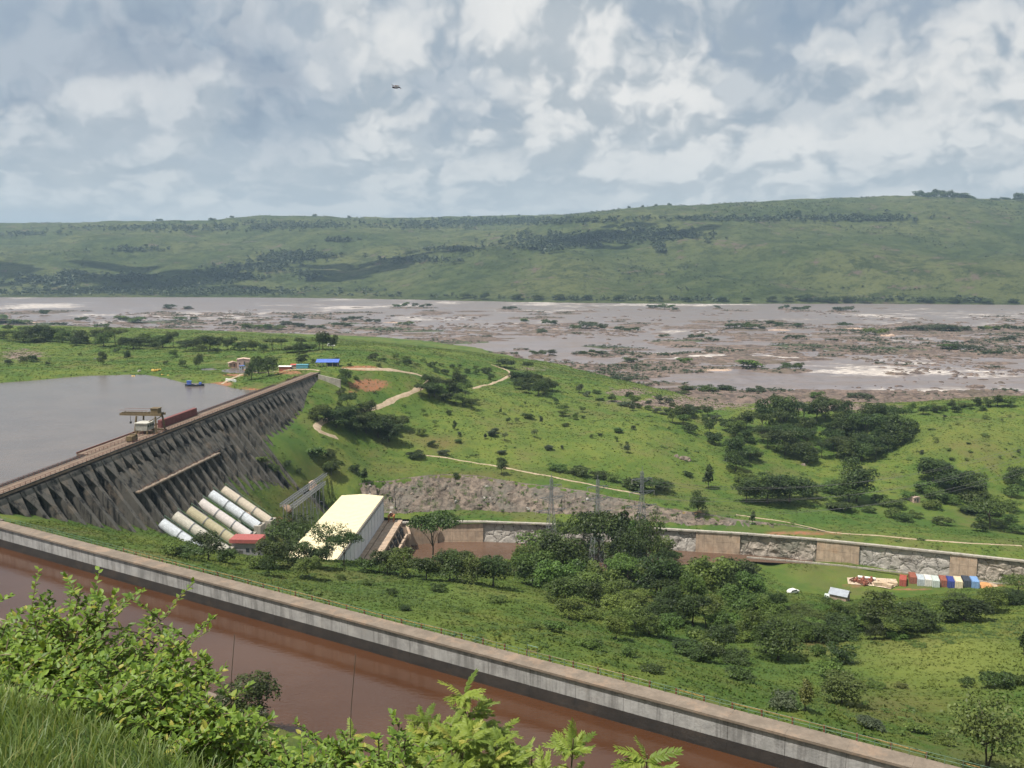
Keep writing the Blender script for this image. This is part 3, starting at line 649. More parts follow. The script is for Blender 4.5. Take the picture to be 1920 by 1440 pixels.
# shallow infill above the walkway
inf = MB().add([dl(x, t, z) for x in (-1.78, 1.78) for t, z in [(SLP * 6.0 - 3, -6.0), (SLP * d_l - 3, -d_l), (SLP * d_l - .7, -d_l), (SLP * 6.0 - 1.1, -6.0)]],
               [(0, 1, 2, 3), (7, 6, 5, 4), (3, 2, 6, 7), (0, 3, 7, 4), (0, 4, 5, 1), (1, 5, 6, 2)]).mesh('infill_panel', MATS['dam_concrete'])
for i in range(NB):
    sx = S0 + PIT * (i + 1.0)
    if s_l0 - 3 < sx < s_l1 + 14: link('infill_panel', inf, dam, (sx, 0, CR))
MB().box(((s_l0 + s_l1) / 2, _sd * (SLP * d_l + .25), CR - d_l - .25), (s_l1 - s_l0, 1.5, 0.5)).build('walkway', MATS['crest_concrete'], dam)
wr = MB()
wr.tube([dl(s_l0, SLP * d_l + .95, CR - d_l + 1.0), dl(s_l1, SLP * d_l + .95, CR - d_l + 1.0)], .05, 4)
for k in range(int((s_l1 - s_l0) / 2.5)): wr.bar(dl(s_l0 + k * 2.5, SLP * d_l + .95, CR - d_l), dl(s_l0 + k * 2.5, SLP * d_l + .95, CR - d_l + 1.0), .07)
wr.build('walkway_rail', MATS['rust'], dam)
# solid abutment block
s_e = LD
MB().add([dl(x, t, z) for x in (S0 + PIT * NB, s_e) for t, z in [(-7, CR - .6), (-7, CR - 30), (SLP * 30 + .2, CR - 30), (0.3, CR - .6)]],
         [(0, 1, 2, 3), (7, 6, 5, 4), (3, 2, 6, 7), (0, 3, 7, 4), (0, 4, 5, 1), (1, 5, 6, 2)]).build('abutment', MATS['dam_concrete'], dam)
# crest deck in lengths, railings
DW = 5.4; seg = 11.0; nseg = int((s_e - S0) / seg) + 1
deck = MB().box((0, _sd * (-DW / 2 + .5), CR - .3), (seg - .04, DW, .6)).mesh('crest_deck', MATS['deck_concrete'])
curb = MB().box((0, _sd * .35, CR + .12), (seg - .04, .3, .26)).mesh('crest_curb', MATS['dam_dark'])
for i in range(nseg):
    link('crest_deck', deck, dam, (S0 + seg * (i + .5), 0, 0)); link('crest_curb', curb, dam, (S0 + seg * (i + .5), 0, 0))
flat('red_rail', (0.17, 0.075, 0.055), 0.7, 0.35, 2.0)
for t in (.35, -DW + .8):
    rl = MB(); a, b = S0, s_e - .5
    for h in (.55, 1.05): rl.tube([dl(a, t, CR + h), dl(b, t, CR + h)], .06, 4)
    for k in range(int((b - a) / 2.2)): rl.bar(dl(a + k * 2.2, t, CR), dl(a + k * 2.2, t, CR + 1.05), .09)
    rl.build('crest_railing', MATS['red_rail'], dam)
# platform over the intakes, on the lake side
sp0 = sD(*at_z(172, 852, CR).xy); sp1 = sD(*at_z(360, 795, CR).xy)
for k in range(6):
    w = (sp1 - sp0) / 6
    MB().box((sp0 + w * (k + .5), _sd * (-DW + .5 - 2.2), CR - .25), (w - .06, 4.3, .7)).build('intake_platform', MATS['deck_concrete'], dam)
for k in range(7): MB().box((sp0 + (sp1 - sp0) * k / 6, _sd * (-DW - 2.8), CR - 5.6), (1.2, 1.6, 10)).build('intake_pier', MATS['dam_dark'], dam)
MB().box(((sp0 + sp1) / 2, _sd * (-DW + .5 - 4.3), CR + .3), (sp1 - sp0, .25, .5)).build('platform_curb', MATS['red_rail'], dam)
# pale slab beside the abutment
ap = MB(); q = [dface(598, 706), dface(607, 738)]
apron = thing('abutment_apron', 'pale tan concrete slab sloping down beside the far end of the dam', 'slab', (Bd.x, Bd.y, 0), rzD)
for k in range(5):
    ap = MB().add([dl(1.0 + x, t, z) for x in (.0, 0.9) for t, z in [(1.4 + k * 2.35, CR - .2 - k * .5), (1.4 + k * 2.35, CR - 14), (3.7 + k * 2.35, CR - 14), (3.7 + k * 2.35, CR - .7 - k * .5)]],
                  [(0, 1, 2, 3), (7, 6, 5, 4), (3, 2, 6, 7), (0, 3, 7, 4), (0, 4, 5, 1), (1, 5, 6, 2)]); ap.build('slab', MATS['pale_concrete'], apron)

# ------------------------------------------------------------ penstocks
flat('pipe_white', (0.56, 0.58, 0.60), 0.4, 0.2); flat('pipe_cream', (0.52, 0.48, 0.40), 0.45, 0.2); flat('pipe_yellow', (0.42, 0.37, 0.24), 0.45, 0.15)
flat('pipe_pink', (0.60, 0.54, 0.50), 0.4, 0.14); flat('pipe_beige', (0.54, 0.46, 0.36), 0.45, 0.16); flat('grey_steel', (0.22, 0.225, 0.23), 0.5, 0.25, 2.0, metal=0.3); flat('dark_steel', (0.10, 0.095, 0.09), 0.6, 0.3)
pk = [((306, 984), 'pipe_white', 'white penstock pipe nearest the camera, leftmost of the row at the dam foot'),
      ((331, 970), 'pipe_cream', 'cream white penstock pipe second from the near end of the row'),
      ((357, 960), 'pipe_yellow', 'dull yellow penstock pipe below the dam between two whiter ones'),
      ((379, 945), 'pipe_pink', 'pinkish white penstock pipe behind the yellow one'),
      ((398, 929), 'pipe_white', 'bright white penstock pipe behind the pinkish one'),
      ((421, 921), 'pipe_beige', 'beige penstock pipe farthest from the camera, half behind trees')]
PR = 1.75; PS = PSL
for (px, py), mt, lb in pk:
    p = dam_face(px, py); r = thing('penstock', lb, 'penstock', p, rzD, 'penstock pipes at the foot of the dam')
    def pl_(t, dz=0.0): return dl(0, t, -PS * t + dz)
    n_ = Vector((0, _sd * PS, 1)).normalized()
    for k in range(3):
        a, b = -.6 + k * 5.6, -.6 + (k + 1) * 5.6 - .22
        MB().tube([pl_(a), pl_(b)], PR, 20, True).build('pipe_section', MATS[mt], r, smooth=False)
        MB().tube([pl_(b), pl_(b + .22)], PR + .16, 20, True).build('joint_ring', MATS['grey_steel'], r)
        if k: MB().box(pl_(b - .4, -2.6), (3.0, 1.0, 3.2)).build('saddle', MATS['pale_concrete'], r)
    MB().box(pl_(16.6, -1.0), (4.6, 2.4, 4.6)).build('anchor_block', MATS['pale_concrete'], r)
    MB().bar(Vector(pl_(-.6)) + Vector((2.15, 0, .9)), Vector(pl_(16.3)) + Vector((2.15, 0, .9)), .55, .25).build('walkway', MATS['grey_steel'], r)
    h = MB(); h.tube([Vector(pl_(-.6)) + Vector((2.35, 0, 1.9)), Vector(pl_(16.3)) + Vector((2.35, 0, 1.9))], .07, 4)
    for k in range(9): b0 = Vector(pl_(-.6 + k * 2.0)) + Vector((2.35, 0, .9)); h.bar(b0, b0 + Vector((0, 0, 1.1)), .08)
    h.build('handrail', MATS['green_paint'], r)

# ------------------------------------------------------------ powerhouse
ZR = 24.0
e1 = at_z(717, 931, ZR); e0 = at_z(664, 1002, ZR); wl_ = at_z(642, 931, ZR)
uP = (e1 - e0).xy.normalized(); rzP = math.atan2(uP.y, uP.x); rgt = Vector((uP.y, -uP.x))
wP = abs((wl_ - e1).xy.dot(rgt)); LP = 84.0
ph = thing('powerhouse', 'white roofed powerhouse hall with pale panelled side wall below the dam', 'powerhouse', (e1.x, e1.y, 0), rzP)
# local: x along (0 at far end, negative towards camera), y = left (+)
flat('roof_white', (0.74, 0.65, 0.43), 0.5, 0.05, 0.4); flat('roof_trim', (0.30, 0.27, 0.24), 0.7, 0.2); flat('panel_white', (0.56, 0.57, 0.60), 0.6, 0.10)
flat('window_glass', (0.03, 0.035, 0.04), 0.15, 0.2)
ZBASE = 14.0
nr = 12
for k in range(nr):
    x0 = -LP * k / nr; x1 = -LP * (k + 1) / nr + .05
    MB().add([(x, y, z) for x in (x0, x1) for y, z in [(-.5, ZR), (-.5, ZR + .25), (wP / 2, ZR + .95), (wP + .5, ZR + .25), (wP + .5, ZR)]],
             [(0, 1, 2, 3, 4), (9, 8, 7, 6, 5), (1, 6, 7, 2), (2, 7, 8, 3), (0, 5, 6, 1), (3, 8, 9, 4), (4, 9, 5, 0)]).build('roof_sheet', MATS['roof_white'], ph)
for k in range(48): MB().add([(-LP * (k + .5) / 48 + s_, y, z) for s_ in (-.06, .06) for y, z in [(-.5, ZR + .25), (-.5, ZR + .36), (wP / 2, ZR + 1.06), (wP + .5, ZR + .36), (wP + .5, ZR + .25), (wP / 2, ZR + .94)]],
             [(0, 1, 2, 5), (5, 2, 3, 4), (7, 6, 11, 8), (8, 11, 10, 9), (1, 7, 8, 2), (2, 8, 9, 3)]).build('roof_seam', MATS['roof_white'], ph)
for y in (-.45, wP + .45): MB().box((-LP / 2, y, ZR - .55), (LP, .7, 1.0)).build('eave', MATS['roof_trim'], ph)
MB().box((-LP / 2, wP / 2, (ZR + ZBASE) / 2 - .6), (LP - .6, wP - .6, ZR - ZBASE - 1.0)).build('wall_core', MATS['panel_white'], ph)
npn = 14
for k in range(npn):
    w = LP / npn; MB().box((-w * (k + .5), -.02, (ZR + ZBASE) / 2 - 1.1), (w - .35, .62, ZR - ZBASE - 2.2)).build('wall_panel', MATS['panel_white'], ph)
for k in range(npn + 1): MB().box((-LP / npn * k, -.1, (ZR + ZBASE) / 2 - .6), (.22, .70, ZR - ZBASE - 1.0)).build('pilaster', MATS['panel_white'], ph)
MB().box((-LP / 2, wP / 2, ZBASE - 6), (LP + 2, wP + 4, 11.6)).build('plinth', MATS['panel_concrete'], ph)
# draft tube deck with leaning piers over the tailrace
dk = thing('draft_tube_deck', 'tan concrete deck with leaning piers over the brown tailrace beside the powerhouse', 'deck', (e1.x, e1.y, 0), rzP)
MB().box((-32, -4.9, ZBASE - 1.0), (70, 5.2, 1.1)).build('deck', MATS['panel_concrete'], dk)
for k in range(10):
    x = -1.0 - k * 6.8
    MB().add([(x + s_, y, z) for s_ in (-.65, .65) for y, z in [(-5.6, ZBASE - 1.5), (-7.6, ZBASE - 1.5), (-13.6, -1.5), (-10.4, -1.5)]],
             [(0, 1, 2, 3), (7, 6, 5, 4), (0, 4, 5, 1), (1, 5, 6, 2), (2, 6, 7, 3), (3, 7, 4, 0)]).build('pier', MATS['panel_concrete'], dk)
    if k < 9: MB().box((x - 3.4, -8.2, 6.5), (5.4, .7, 10)).build('gate_panel', MATS['dam_dark'], dk)
    if k < 9: MB().box((x - 3.4, -10.0, 8.6), (5.5, .8, 1.2)).build('beam', MATS['panel_concrete'], dk)
flat('orange_paint', (0.36, 0.15, 0.06), 0.7, 0.35)
gh = thing('gate_hoist', 'rusty orange gate hoist at the far end of the draft tube deck', 'hoist', (e1.x + 3.4, e1.y + .5, ZBASE - .45), rzP)
for x in (-1.2, 1.2):
    for y in (-1, 1): MB().box((x, y, 1.2), (.3, .3, 2.4)).build('leg', MATS['orange_paint'], gh)
MB().box((0, 0, 2.5), (3.2, 2.6, .4)).build('beam', MATS['orange_paint'], gh)
MB().box((.2, 0, 3.0), (1.3, 1.1, .7)).tube([(-.9, -.5, 3.1), (-.9, .5, 3.1)], .4, 10).build('winch', MATS['rust'], gh)
# red roofed hut by the penstocks
hp = at_y(465, 1036, 292.0)
ht = thing('valve_hut', 'small lilac grey hut with a red flat roof in front of the penstocks', 'hut', hp, rzP)
flat('lilac_wall', (0.24, 0.225, 0.24), 0.8, 0.12); flat('red_roof', (0.33, 0.095, 0.085), 0.7, 0.15)
MB().box((0, 0, 1.0), (5.0, 8.6, 6.0)).build('wall', MATS['lilac_wall'], ht)
MB().box((0, 0, 4.6), (6.2, 9.8, 1.2)).build('roof', MATS['red_roof'], ht)
MB().box((-2.52, 1.5, .2), (.1, 1.4, 2.6)).build('door', MATS['dark_steel'], ht)
for y in (-2.6, -.8): MB().box((-2.52, y, 1.6), (.1, 1.1, 1.2)).build('window', MATS['window_glass'], ht)
# grey lattice girder line beside the powerhouse
def lattice(name, a, b, w, h, m, parent, bays=12, thick=.14):
    mb = MB(); a, b = Vector(a), Vector(b); d_ = (b - a); sx = d_.normalized().cross(Vector((0, 0, 1))).normalized() * w / 2; up = Vector((0, 0, h / 2))
    for i in (-1, 1):
        for j in (-1, 1): mb.bar(a + sx * i + up * j, b + sx * i + up * j, thick)
    for k in range(bays):
        p, q_ = a + d_ * (k / bays), a + d_ * ((k + 1) / bays)
        for i in (-1, 1):
            mb.bar(p + sx * i - up, q_ + sx * i + up, thick * .6); mb.bar(p + sx * i + up, p + sx * i - up, thick * .6)
        mb.bar(p - sx + up, q_ + sx + up, thick * .6)
    return mb.build(name, m, parent)
for (a, b, lb) in [((528, 948, 322.), (611, 889, 392.), 'long grey steel lattice girder on posts rising beside the white powerhouse roof'),
                   ((547, 951, 322.), (608, 905, 380.), 'shorter lower grey lattice girder parallel to the long one by the powerhouse')]:
    pa, pb = at_y(*a), at_y(*b)
    r = thing('lattice_girder', lb, 'girder', (pa.x, pa.y, 0), 0, 'lattice girders by the powerhouse')
    lattice('girder', (0, 0, pa.z), (pb.x - pa.x, pb.y - pa.y, pb.z), 1.3, 1.1, MATS['grey_steel'], r, 22, .2)
    for k in range(5):
        q_ = pa.lerp(pb, (k + .3) / 4.9); g_ = ground(q_.x, q_.y) - .5
        mb = MB()
        for dx_ in (-.55, .55): mb.bar((q_.x - pa.x + dx_ * 2.0, q_.y - pa.y, g_), (q_.x - pa.x + dx_, q_.y - pa.y, q_.z - .4), .22)
        mb.bar((q_.x - pa.x - .9, q_.y - pa.y, (g_ + q_.z) / 2), (q_.x - pa.x + .9, q_.y - pa.y, (g_ + q_.z) / 2), .15)
        mb.build('post', MATS['grey_steel'], r)

rockmat('tan_rock', (0.21, 0.18, 0.145), (0.42, 0.36, 0.30), (0.15, 0.15, 0.115))
# ------------------------------------------------------------ tailrace retaining wall
rw = thing('retaining_wall', 'long tan and grey retaining wall of concrete and rock along the tailrace', 'wall', (0, 0, 0))
def wpt(px):                                                  # point on the wall line seen at photo column px (top edge)
    best = None
    for i in range(len(WT) - 1):
        a, b = WT[i], WT[i + 1]; k = (px - 960) / F
        for it in range(1):
            fa = a.x - k * (a.y * math.cos(TH) + (ZC - 10.5) * math.sin(TH)); fb_ = b.x - k * (b.y * math.cos(TH) + (ZC - 10.5) * math.sin(TH))
            if fa <= 0 <= fb_ or fb_ <= 0 <= fa: return a.lerp(b, fa / (fa - fb_))
    return WT[-1].copy() if px > 1000 else WT[0].copy()
def concrete_panel(p, q_, off=0.0, top=10.2, bot=-1.0):
    dv = (q_ - p); dv.z = 0; n = Vector((dv.y, -dv.x, 0)).normalized(); n = n if n.y < 0 else -n
    a, b = p + n * off, q_ + n * off
    w = dv.length; nc = max(1, round(w / 3.2))
    for c_ in range(nc):
        for r_ in range(3):
            x0, x1 = (c_ + .008) / nc, (c_ + .992) / nc; z0 = bot + (top - bot) * (r_ + .01) / 3; z1 = bot + (top - bot) * (r_ + .99) / 3
            f0, f1 = a.lerp(b, x0), a.lerp(b, x1); jj = random.uniform(0, .03)
            lean = lambda z: n * ((top - z) * .06 + jj)
            vs = []
            for f_ in (f0, f1):
                for z in (z0, z1):
                    l_ = lean(z); vs += [(f_.x + l_.x, f_.y + l_.y, z), (f_.x - n.x * .8, f_.y - n.y * .8, z)]
            MB().add(vs, [(0, 2, 6, 4), (1, 5, 7, 3), (0, 1, 3, 2), (4, 6, 7, 5), (2, 3, 7, 6), (0, 4, 5, 1)]).build('concrete_panel', MATS['panel_concrete'], rw)
    mb = MB(); mb.add([(a.x - n.x * .2, a.y - n.y * .2, bot), (a.x - n.x * .2, a.y - n.y * .2, top), (b.x - n.x * .2, b.y - n.y * .2, top), (b.x - n.x * .2, b.y - n.y * .2, bot),
                       (a.x - n.x * 2, a.y - n.y * 2, bot), (a.x - n.x * 2, a.y - n.y * 2, top), (b.x - n.x * 2, b.y - n.y * 2, top), (b.x - n.x * 2, b.y - n.y * 2, bot)],
                      [(0, 1, 2, 3), (4, 7, 6, 5), (1, 5, 6, 2), (0, 3, 7, 4), (0, 4, 5, 1), (3, 2, 6, 7)]).build('backing', MATS['dam_dark'], rw)
def rock_face(p, q_, m, top=10.1, bot=-1.0, rough=1.0, seed=0, lean=.12):
    """rough rock face cut between two points: a displaced sheet with flat facets and a back"""
    dv = (q_ - p); dv.z = 0; n = Vector((dv.y, -dv.x, 0)).normalized(); n = n if n.y < 0 else -n
    w = dv.length; nx = max(4, int(w / .75)); nz = 13; vs = []; fs = []
    for j in range(nz + 1):
        for i in range(nx + 1):
            u_, v_ = i / nx, j / nz; z = bot + (top - bot) * v_; f_ = p.lerp(q_, u_)
            xx = u_ * w
            e = 0.0 if i in (0, nx) else 1.0
            bl = float(vn(xx / 2.3 + z * .25, z / 1.7 + seed, 3 + seed)) * 1.3 + float(vn(xx / .9, z / .8, 5 + seed)) * .6 + float(vn(xx / 6 + z / 5, 0, 8 + seed)) * 1.4
            o = bl * rough * e * .8 + (1 - v_) * lean * (top - bot) - .5
            vs.append((f_.x + n.x * o + dv.normalized().x * float(vn(xx * 3, z * 3, 11)) * .4 * e, f_.y + n.y * o, z + float(vn(xx * 2, z * 2, 12)) * .3 * (0 < j < nz)))
    for j in range(nz):
        for i in range(nx):
            a = j * (nx + 1) + i
            if (i + j) % 2: fs += [(a, a + 1, a + nx + 2), (a, a + nx + 2, a + nx + 1)]
            else: fs += [(a, a + 1, a + nx + 1), (a + 1, a + nx + 2, a + nx + 1)]
    b0 = len(vs)
    for j in (0, nz):
        for i in (0, nx): x_ = vs[j * (nx + 1) + i]; vs.append((x_[0] - n.x * 2.5, x_[1] - n.y * 2.5, x_[2]))
    top_ = [nz * (nx + 1) + i for i in range(nx + 1)]
    fs.append(tuple(top_ + [b0 + 3, b0 + 2]))
    return MB().add(vs, fs).build('rock_face', MATS[m], rw)
W_ = [(735, 'c'), (906, 'r', 'grey_rock', .3), (1005, 'r', 'grey_rock', .7), (1235, 'r', 'grey_rock', .4), (1305, 'c'), (1388, 'r', 'tan_rock', .9), (1532, 'c'), (1612, 'r', 'grey_rock', .5), (1782, 'c'), (1833, 'r', 'tan_rock', .8), (1960,)]
for i in range(len(W_) - 1):
    p, q_ = wpt(W_[i][0]), wpt(W_[i + 1][0])
    if W_[i + 1][0] > 1925: q_ = WT[-1].copy()
    # follow the wall line through its bends
    mids = [w for w in WT if p.x + 2 < w.x < q_.x - 2]; chain = [p] + mids + [q_]
    for a, b in zip(chain[:-1], chain[1:]):
        if W_[i][1] == 'c': concrete_panel(a, b, .35)
        else: rock_face(a, b, W_[i][2], rough=W_[i][3], seed=i)
# coping and road on top
for a, b in zip(WT[:-1], WT[1:]):
    dv = b - a; n = Vector((dv.y, -dv.x, 0)).normalized(); n = n if n.y < 0 else -n; nn = max(1, round(dv.length / 6))
    for k in range(nn):
        p, q_ = a.lerp(b, (k + .005) / nn), a.lerp(b, (k + .995) / nn)
        mb = MB(); vs = [(p + n * .75), (q_ + n * .75), (q_ - n * .9), (p - n * .9)]
        mb.add([(v.x, v.y, z) for z in (10.15, 10.75) for v in vs], [(0, 3, 2, 1), (4, 5, 6, 7), (0, 1, 5, 4), (2, 3, 7, 6), (1, 2, 6, 5), (0, 4, 7, 3)]).build('coping', MATS['pale_concrete'], rw)
# low white kerb at the foot on the dry side
kk = thing('foot_kerb', 'low white kerb in the grass along the foot of the retaining wall', 'kerb', (0, 0, 0))
prev = None
for px in range(1400, 1925, 12):
    p = wpt(px) + Vector((-.9, -4.6, 0)); z = max(ground(p.x, p.y), WLt + .25); p.z = z + .1
    if prev is not None: MB().bar(prev, prev.lerp(p, .96), .55, .6).build('kerb_stone', MATS['pale_concrete'], kk)
    prev = p
# end wing wall at the powerhouse side
ww = thing('wing_wall', 'sloping grey wing wall between the powerhouse deck and the retaining wall', 'wall', (0, 0, 0))
a, b = Vector((e1.x + 10.5, e1.y - 2, 0)), WT[0] + Vector((1, -.5, 0))
b2 = Vector((WT[1].x, WT[1].y - 1.5, 0))
for (p, q_, t0, t1) in [(a, Vector((WT[0].x + 6, WT[0].y - 3, 0)), 9.0, 10.3), (Vector((WT[0].x + 6, WT[0].y - 3, 0)), b2, 10.3, 10.5)]:
    n = Vector((q_.y - p.y, p.x - q_.x, 0)).normalized()
    vs = [(v.x + n.x * s_, v.y + n.y * s_, z) for v, t in ((p, t0), (q_, t1)) for s_ in (0, 1.0) for z in (-1, t)]
    MB().add(vs, [(0, 1, 5, 4), (2, 6, 7, 3), (1, 3, 7, 5), (0, 4, 6, 2), (0, 2, 3, 1), (4, 5, 7, 6)]).build('wall_segment', MATS['panel_concrete'], ww)

# ------------------------------------------------------------ rock cliff behind the wall
cl_top = CLT
ct = [at_y(*c) for c in cl_top]
cliff = thing('rock_cliff', 'bare blasted cliff of broken tan and grey rock above the retaining wall', 'cliff', (0, 0, 0))
nx, nz = 220, 16; vs = []; fs = []
tt = np.linspace(0, 1, nx + 1); seglen = np.cumsum([0] + [(ct[i + 1] - ct[i]).length for i in range(len(ct) - 1)]); seglen /= seglen[-1]
tx = np.interp(tt, seglen, [c.x for c in ct]); ty = np.interp(tt, seglen, [c.y for c in ct])
for j in range(nz + 1):
    for i in range(nx + 1):
        v_ = j / nz; taper = min(1, (1 - tt[i]) * 6, tt[i] * 14 + .25)
        zt = float(zC(tx[i], ty[i] + 1.0)) + .25
        zb = 10.6 if tx[i] > -60 else 17
        zb = min(zb, zt - .5); xb, yb = tx[i] - 1, max(ty[i] - 17 * taper - .5, float(yL(tx[i])) + 3.2)
        if tx[i] < -52: xb += 4
        u_ = i * 1.15
        zz = zb - 1.0 + (zt - zb + 1.0) * v_; prof = v_ ** 1.25
        o = (float(vn(u_ / 4.2 + zz * .3, zz / 3.2, 61)) * 2.2 + float(vn(u_ / 1.7 - zz * .3, zz / 1.3, 63)) * 1.5 + float(vn(u_ / 9, zz / 9, 65)) * 3) * min(1, 4 * (1 - v_) + .12) * max(taper, .35)
        vs.append((xb + (tx[i] - xb) * prof + float(vn(u_, zz, 70)) * .8, yb + (ty[i] + 1.2 - yb) * prof - o, zz + float(vn(u_ / 1.4, zz / 1.2, 71)) * 1.0 * (0 < j < nz)))
for j in range(nz):
    for i in range(nx):
        a = j * (nx + 1) + i
        fs += [(a, a + 1, a + nx + 2), (a, a + nx + 2, a + nx + 1)] if (i * 7 + j * 3) % 5 < 3 else [(a, a + 1, a + nx + 1), (a + 1, a + nx + 2, a + nx + 1)]
MB().add(vs, fs).build('cliff_face', MATS['cliff_face'], cliff)
def rockmesh(seed, flatz=.7, m='cliff_rock', sub=1):
    bm = bmesh.new(); bmesh.ops.create_icosphere(bm, subdivisions=sub + 1, radius=1.0); rnd = random.Random(seed)
    for v in bm.verts:
        k = 1 + float(vn(v.co.x * 1.7 + seed, v.co.y * 1.7 + v.co.z, seed)) * .9
        v.co = v.co * k; v.co.z *= flatz
        for ax in ((.8, .3, .5), (-.6, .7, .3), (-.2, -.9, .4), (.1, .2, .98)):
            n = Vector(ax).normalized(); d_ = v.co.dot(n) - .62
            if d_ > 0: v.co -= n * d_ * .9
    me = bpy.data.meshes.new('rock'); bm.to_mesh(me); bm.free(); me.materials.append(MATS[m]); return me
rks = [rockmesh(k, .8) for k in range(6)]; gks = [rockmesh(20 + k, .8, 'grey_rock') for k in range(3)]
cv = np.array(vs).reshape(nz + 1, nx + 1, 3)
for k in range(90):
    i = random.randrange(4, nx - 12); j = random.randrange(1, nz - 2); p = cv[j, i]
    s_ = random.uniform(.5, 1.3); o = link('rock', random.choice(rks + gks[:1]), cliff, tuple(p), 0, (s_ * random.uniform(.8, 1.5), s_ * .7, s_ * random.uniform(.7, 1.2)))
    o.rotation_euler = (random.uniform(-.5, .5), random.uniform(-.6, .6), random.uniform(0, 6))
# ------------------------------------------------------------ trees and bushes
def crown_arrays(seed, lobes, n, leaf, up=0.7, shell=0.62):
    """leaf clumps spread through lobes: arrays of quads. lobes: (cx,cy,cz,rx,ry,rz)"""
    r = np.random.default_rng(seed); L = np.array(lobes, float)
    vol = L[:, 3] * L[:, 4] * L[:, 5]; pk = r.choice(len(L), n, p=vol ** .72 / (vol ** .72).sum())
    dv = r.normal(size=(n, 3)); dv /= np.linalg.norm(dv, axis=1)[:, None]; dv[:, 2] = np.where(dv[:, 2] < -.45, -dv[:, 2], dv[:, 2])
    rad = shell + (1 - shell) * r.random(n) ** .8
    bumpy = 1 + .22 * np.sin(dv[:, 0] * 5 + seed) * np.sin(dv[:, 1] * 5 + 1.3 * seed) + .12 * np.sin(dv[:, 2] * 9 + seed)
    C = L[pk, :3] + dv * L[pk, 3:6] * (rad * bumpy)[:, None]
    nn = dv * .55 + r.normal(size=(n, 3)) * .55 + np.array([0, 0, up]); nn /= np.linalg.norm(nn, axis=1)[:, None]
    a = np.cross(nn, r.normal(size=(n, 3))); a /= np.linalg.norm(a, axis=1)[:, None]; b = np.cross(nn, a)
    s = leaf * (0.55 + r.random(n) * .9); s2 = s * (.45 + r.random(n) * .4)
    P = np.stack([C - a * s[:, None] * .5, C + b * s2[:, None] * .5 + nn * (s * .12)[:, None], C + a * s[:, None] * .5, C - b * s2[:, None] * .5 + nn * (s * .12)[:, None]], 1)
    v = np.clip(r.random(n) * .6 + .4 * r.random(len(L))[pk], 0, 1)
    return P.reshape(-1, 3), np.repeat(v, 4)
def crown_mesh(name, seed, lobes, n, leaf, m, **kw):
    V, v = crown_arrays(seed, lobes, n, leaf, **kw); me = mesh_np(name, V, np.arange(len(V)).reshape(-1, 4), MATS[m]); set_attr(me, 'v', v); return me
def rlobes(seed, k, cz, R_, H, flat_=1.0):
    r = random.Random(seed); out = [(0, 0, cz, R_ * .62, R_ * .62, H * .62)]
    for i in range(k):
        a = 2 * math.pi * (i + r.random() * .7) / k; d_ = R_ * r.uniform(.42, .78); s = R_ * r.uniform(.30, .52)
        out.append((math.cos(a) * d_, math.sin(a) * d_, cz + H * r.uniform(-.45, .55) * flat_, s, s, s * r.uniform(.6, .95) * (H / R_) ** .4))
    return out
def trunk_mesh(seed, h, r0, limbs, pale=False):
    rnd = random.Random(seed); mb = MB(); p = Vector((0, 0, -.06)); pts = [p.copy()]
    for k in range(4): p = p + Vector((rnd.uniform(-.03, .03), rnd.uniform(-.03, .03), h / 4 + (.06 if k == 0 else 0))); pts.append(p.copy())
    mb.tube(pts, r0, 6, True, r0 * .55)
    for k in range(limbs):
        a = 2 * math.pi * (k + rnd.random() * .6) / limbs; b0 = pts[2].lerp(pts[4], rnd.random()); e_ = b0 + Vector((math.cos(a) * .24, math.sin(a) * .24, rnd.uniform(.15, .34)))
        mb.tube([b0, b0.lerp(e_, .5) + Vector((0, 0, .03)), e_], r0 * .45, 4, True, r0 * .15)
    return mb.mesh('trunk', MATS['pale_bark' if pale else 'bark'])
HUES = {'dark green': 'leaf_dark', 'mid green': 'leaf_mid', 'yellow green': 'leaf_yellow', 'grey green': 'leaf_grey'}
# unit crowns: height 1, radius about 0.5
SHAPES = {}
def add_shape(kind, k, lobes, n, leaf, th, tr, limbs, **kw):
    for hn, hm in HUES.items():
        SHAPES.setdefault((kind, hn), []).append((crown_mesh('crown', 100 * len(SHAPES) + k, lobes, n, leaf, hm, **kw), trunk_mesh(k, th, tr, limbs) if tr else None))
for k in range(4): add_shape('round', k, rlobes(k, 12, .49, .46, .56), 4400, .046, .5, .028, 4)
for k in range(3): add_shape('spreading', 10 + k, [(x, y, z * .62 + .34, a, b, c * .72) for x, y, z, a, b, c in rlobes(10 + k, 10, .70, .62, .26, .8)], 3600, .048, .62, .024, 6)
for k in range(3): add_shape('tall', 20 + k, [(0, 0, .45, .17, .17, .28), (.03, .02, .72, .15, .14, .22), (-.1, .05, .55, .12, .12, .16), (.1, -.06, .62, .13, .12, .14), (.02, -.1, .38, .13, .13, .14), (-.04, .04, .9, .08, .08, .1)], 1500, .058, .8, .018, 5)
for k in range(4): add_shape('bush', 30 + k, [(x, y, max(z, .22), a, b, c) for x, y, z, a, b, c in rlobes(30 + k, 8, .36, .56, .42)], 1800, .072, .0, .0, 0, shell=.55)
for k in range(2): add_shape('sparse', 40 + k, rlobes(40 + k, 14, .60, .50, .48), 1500, .045, .62, .020, 9, shell=.35)

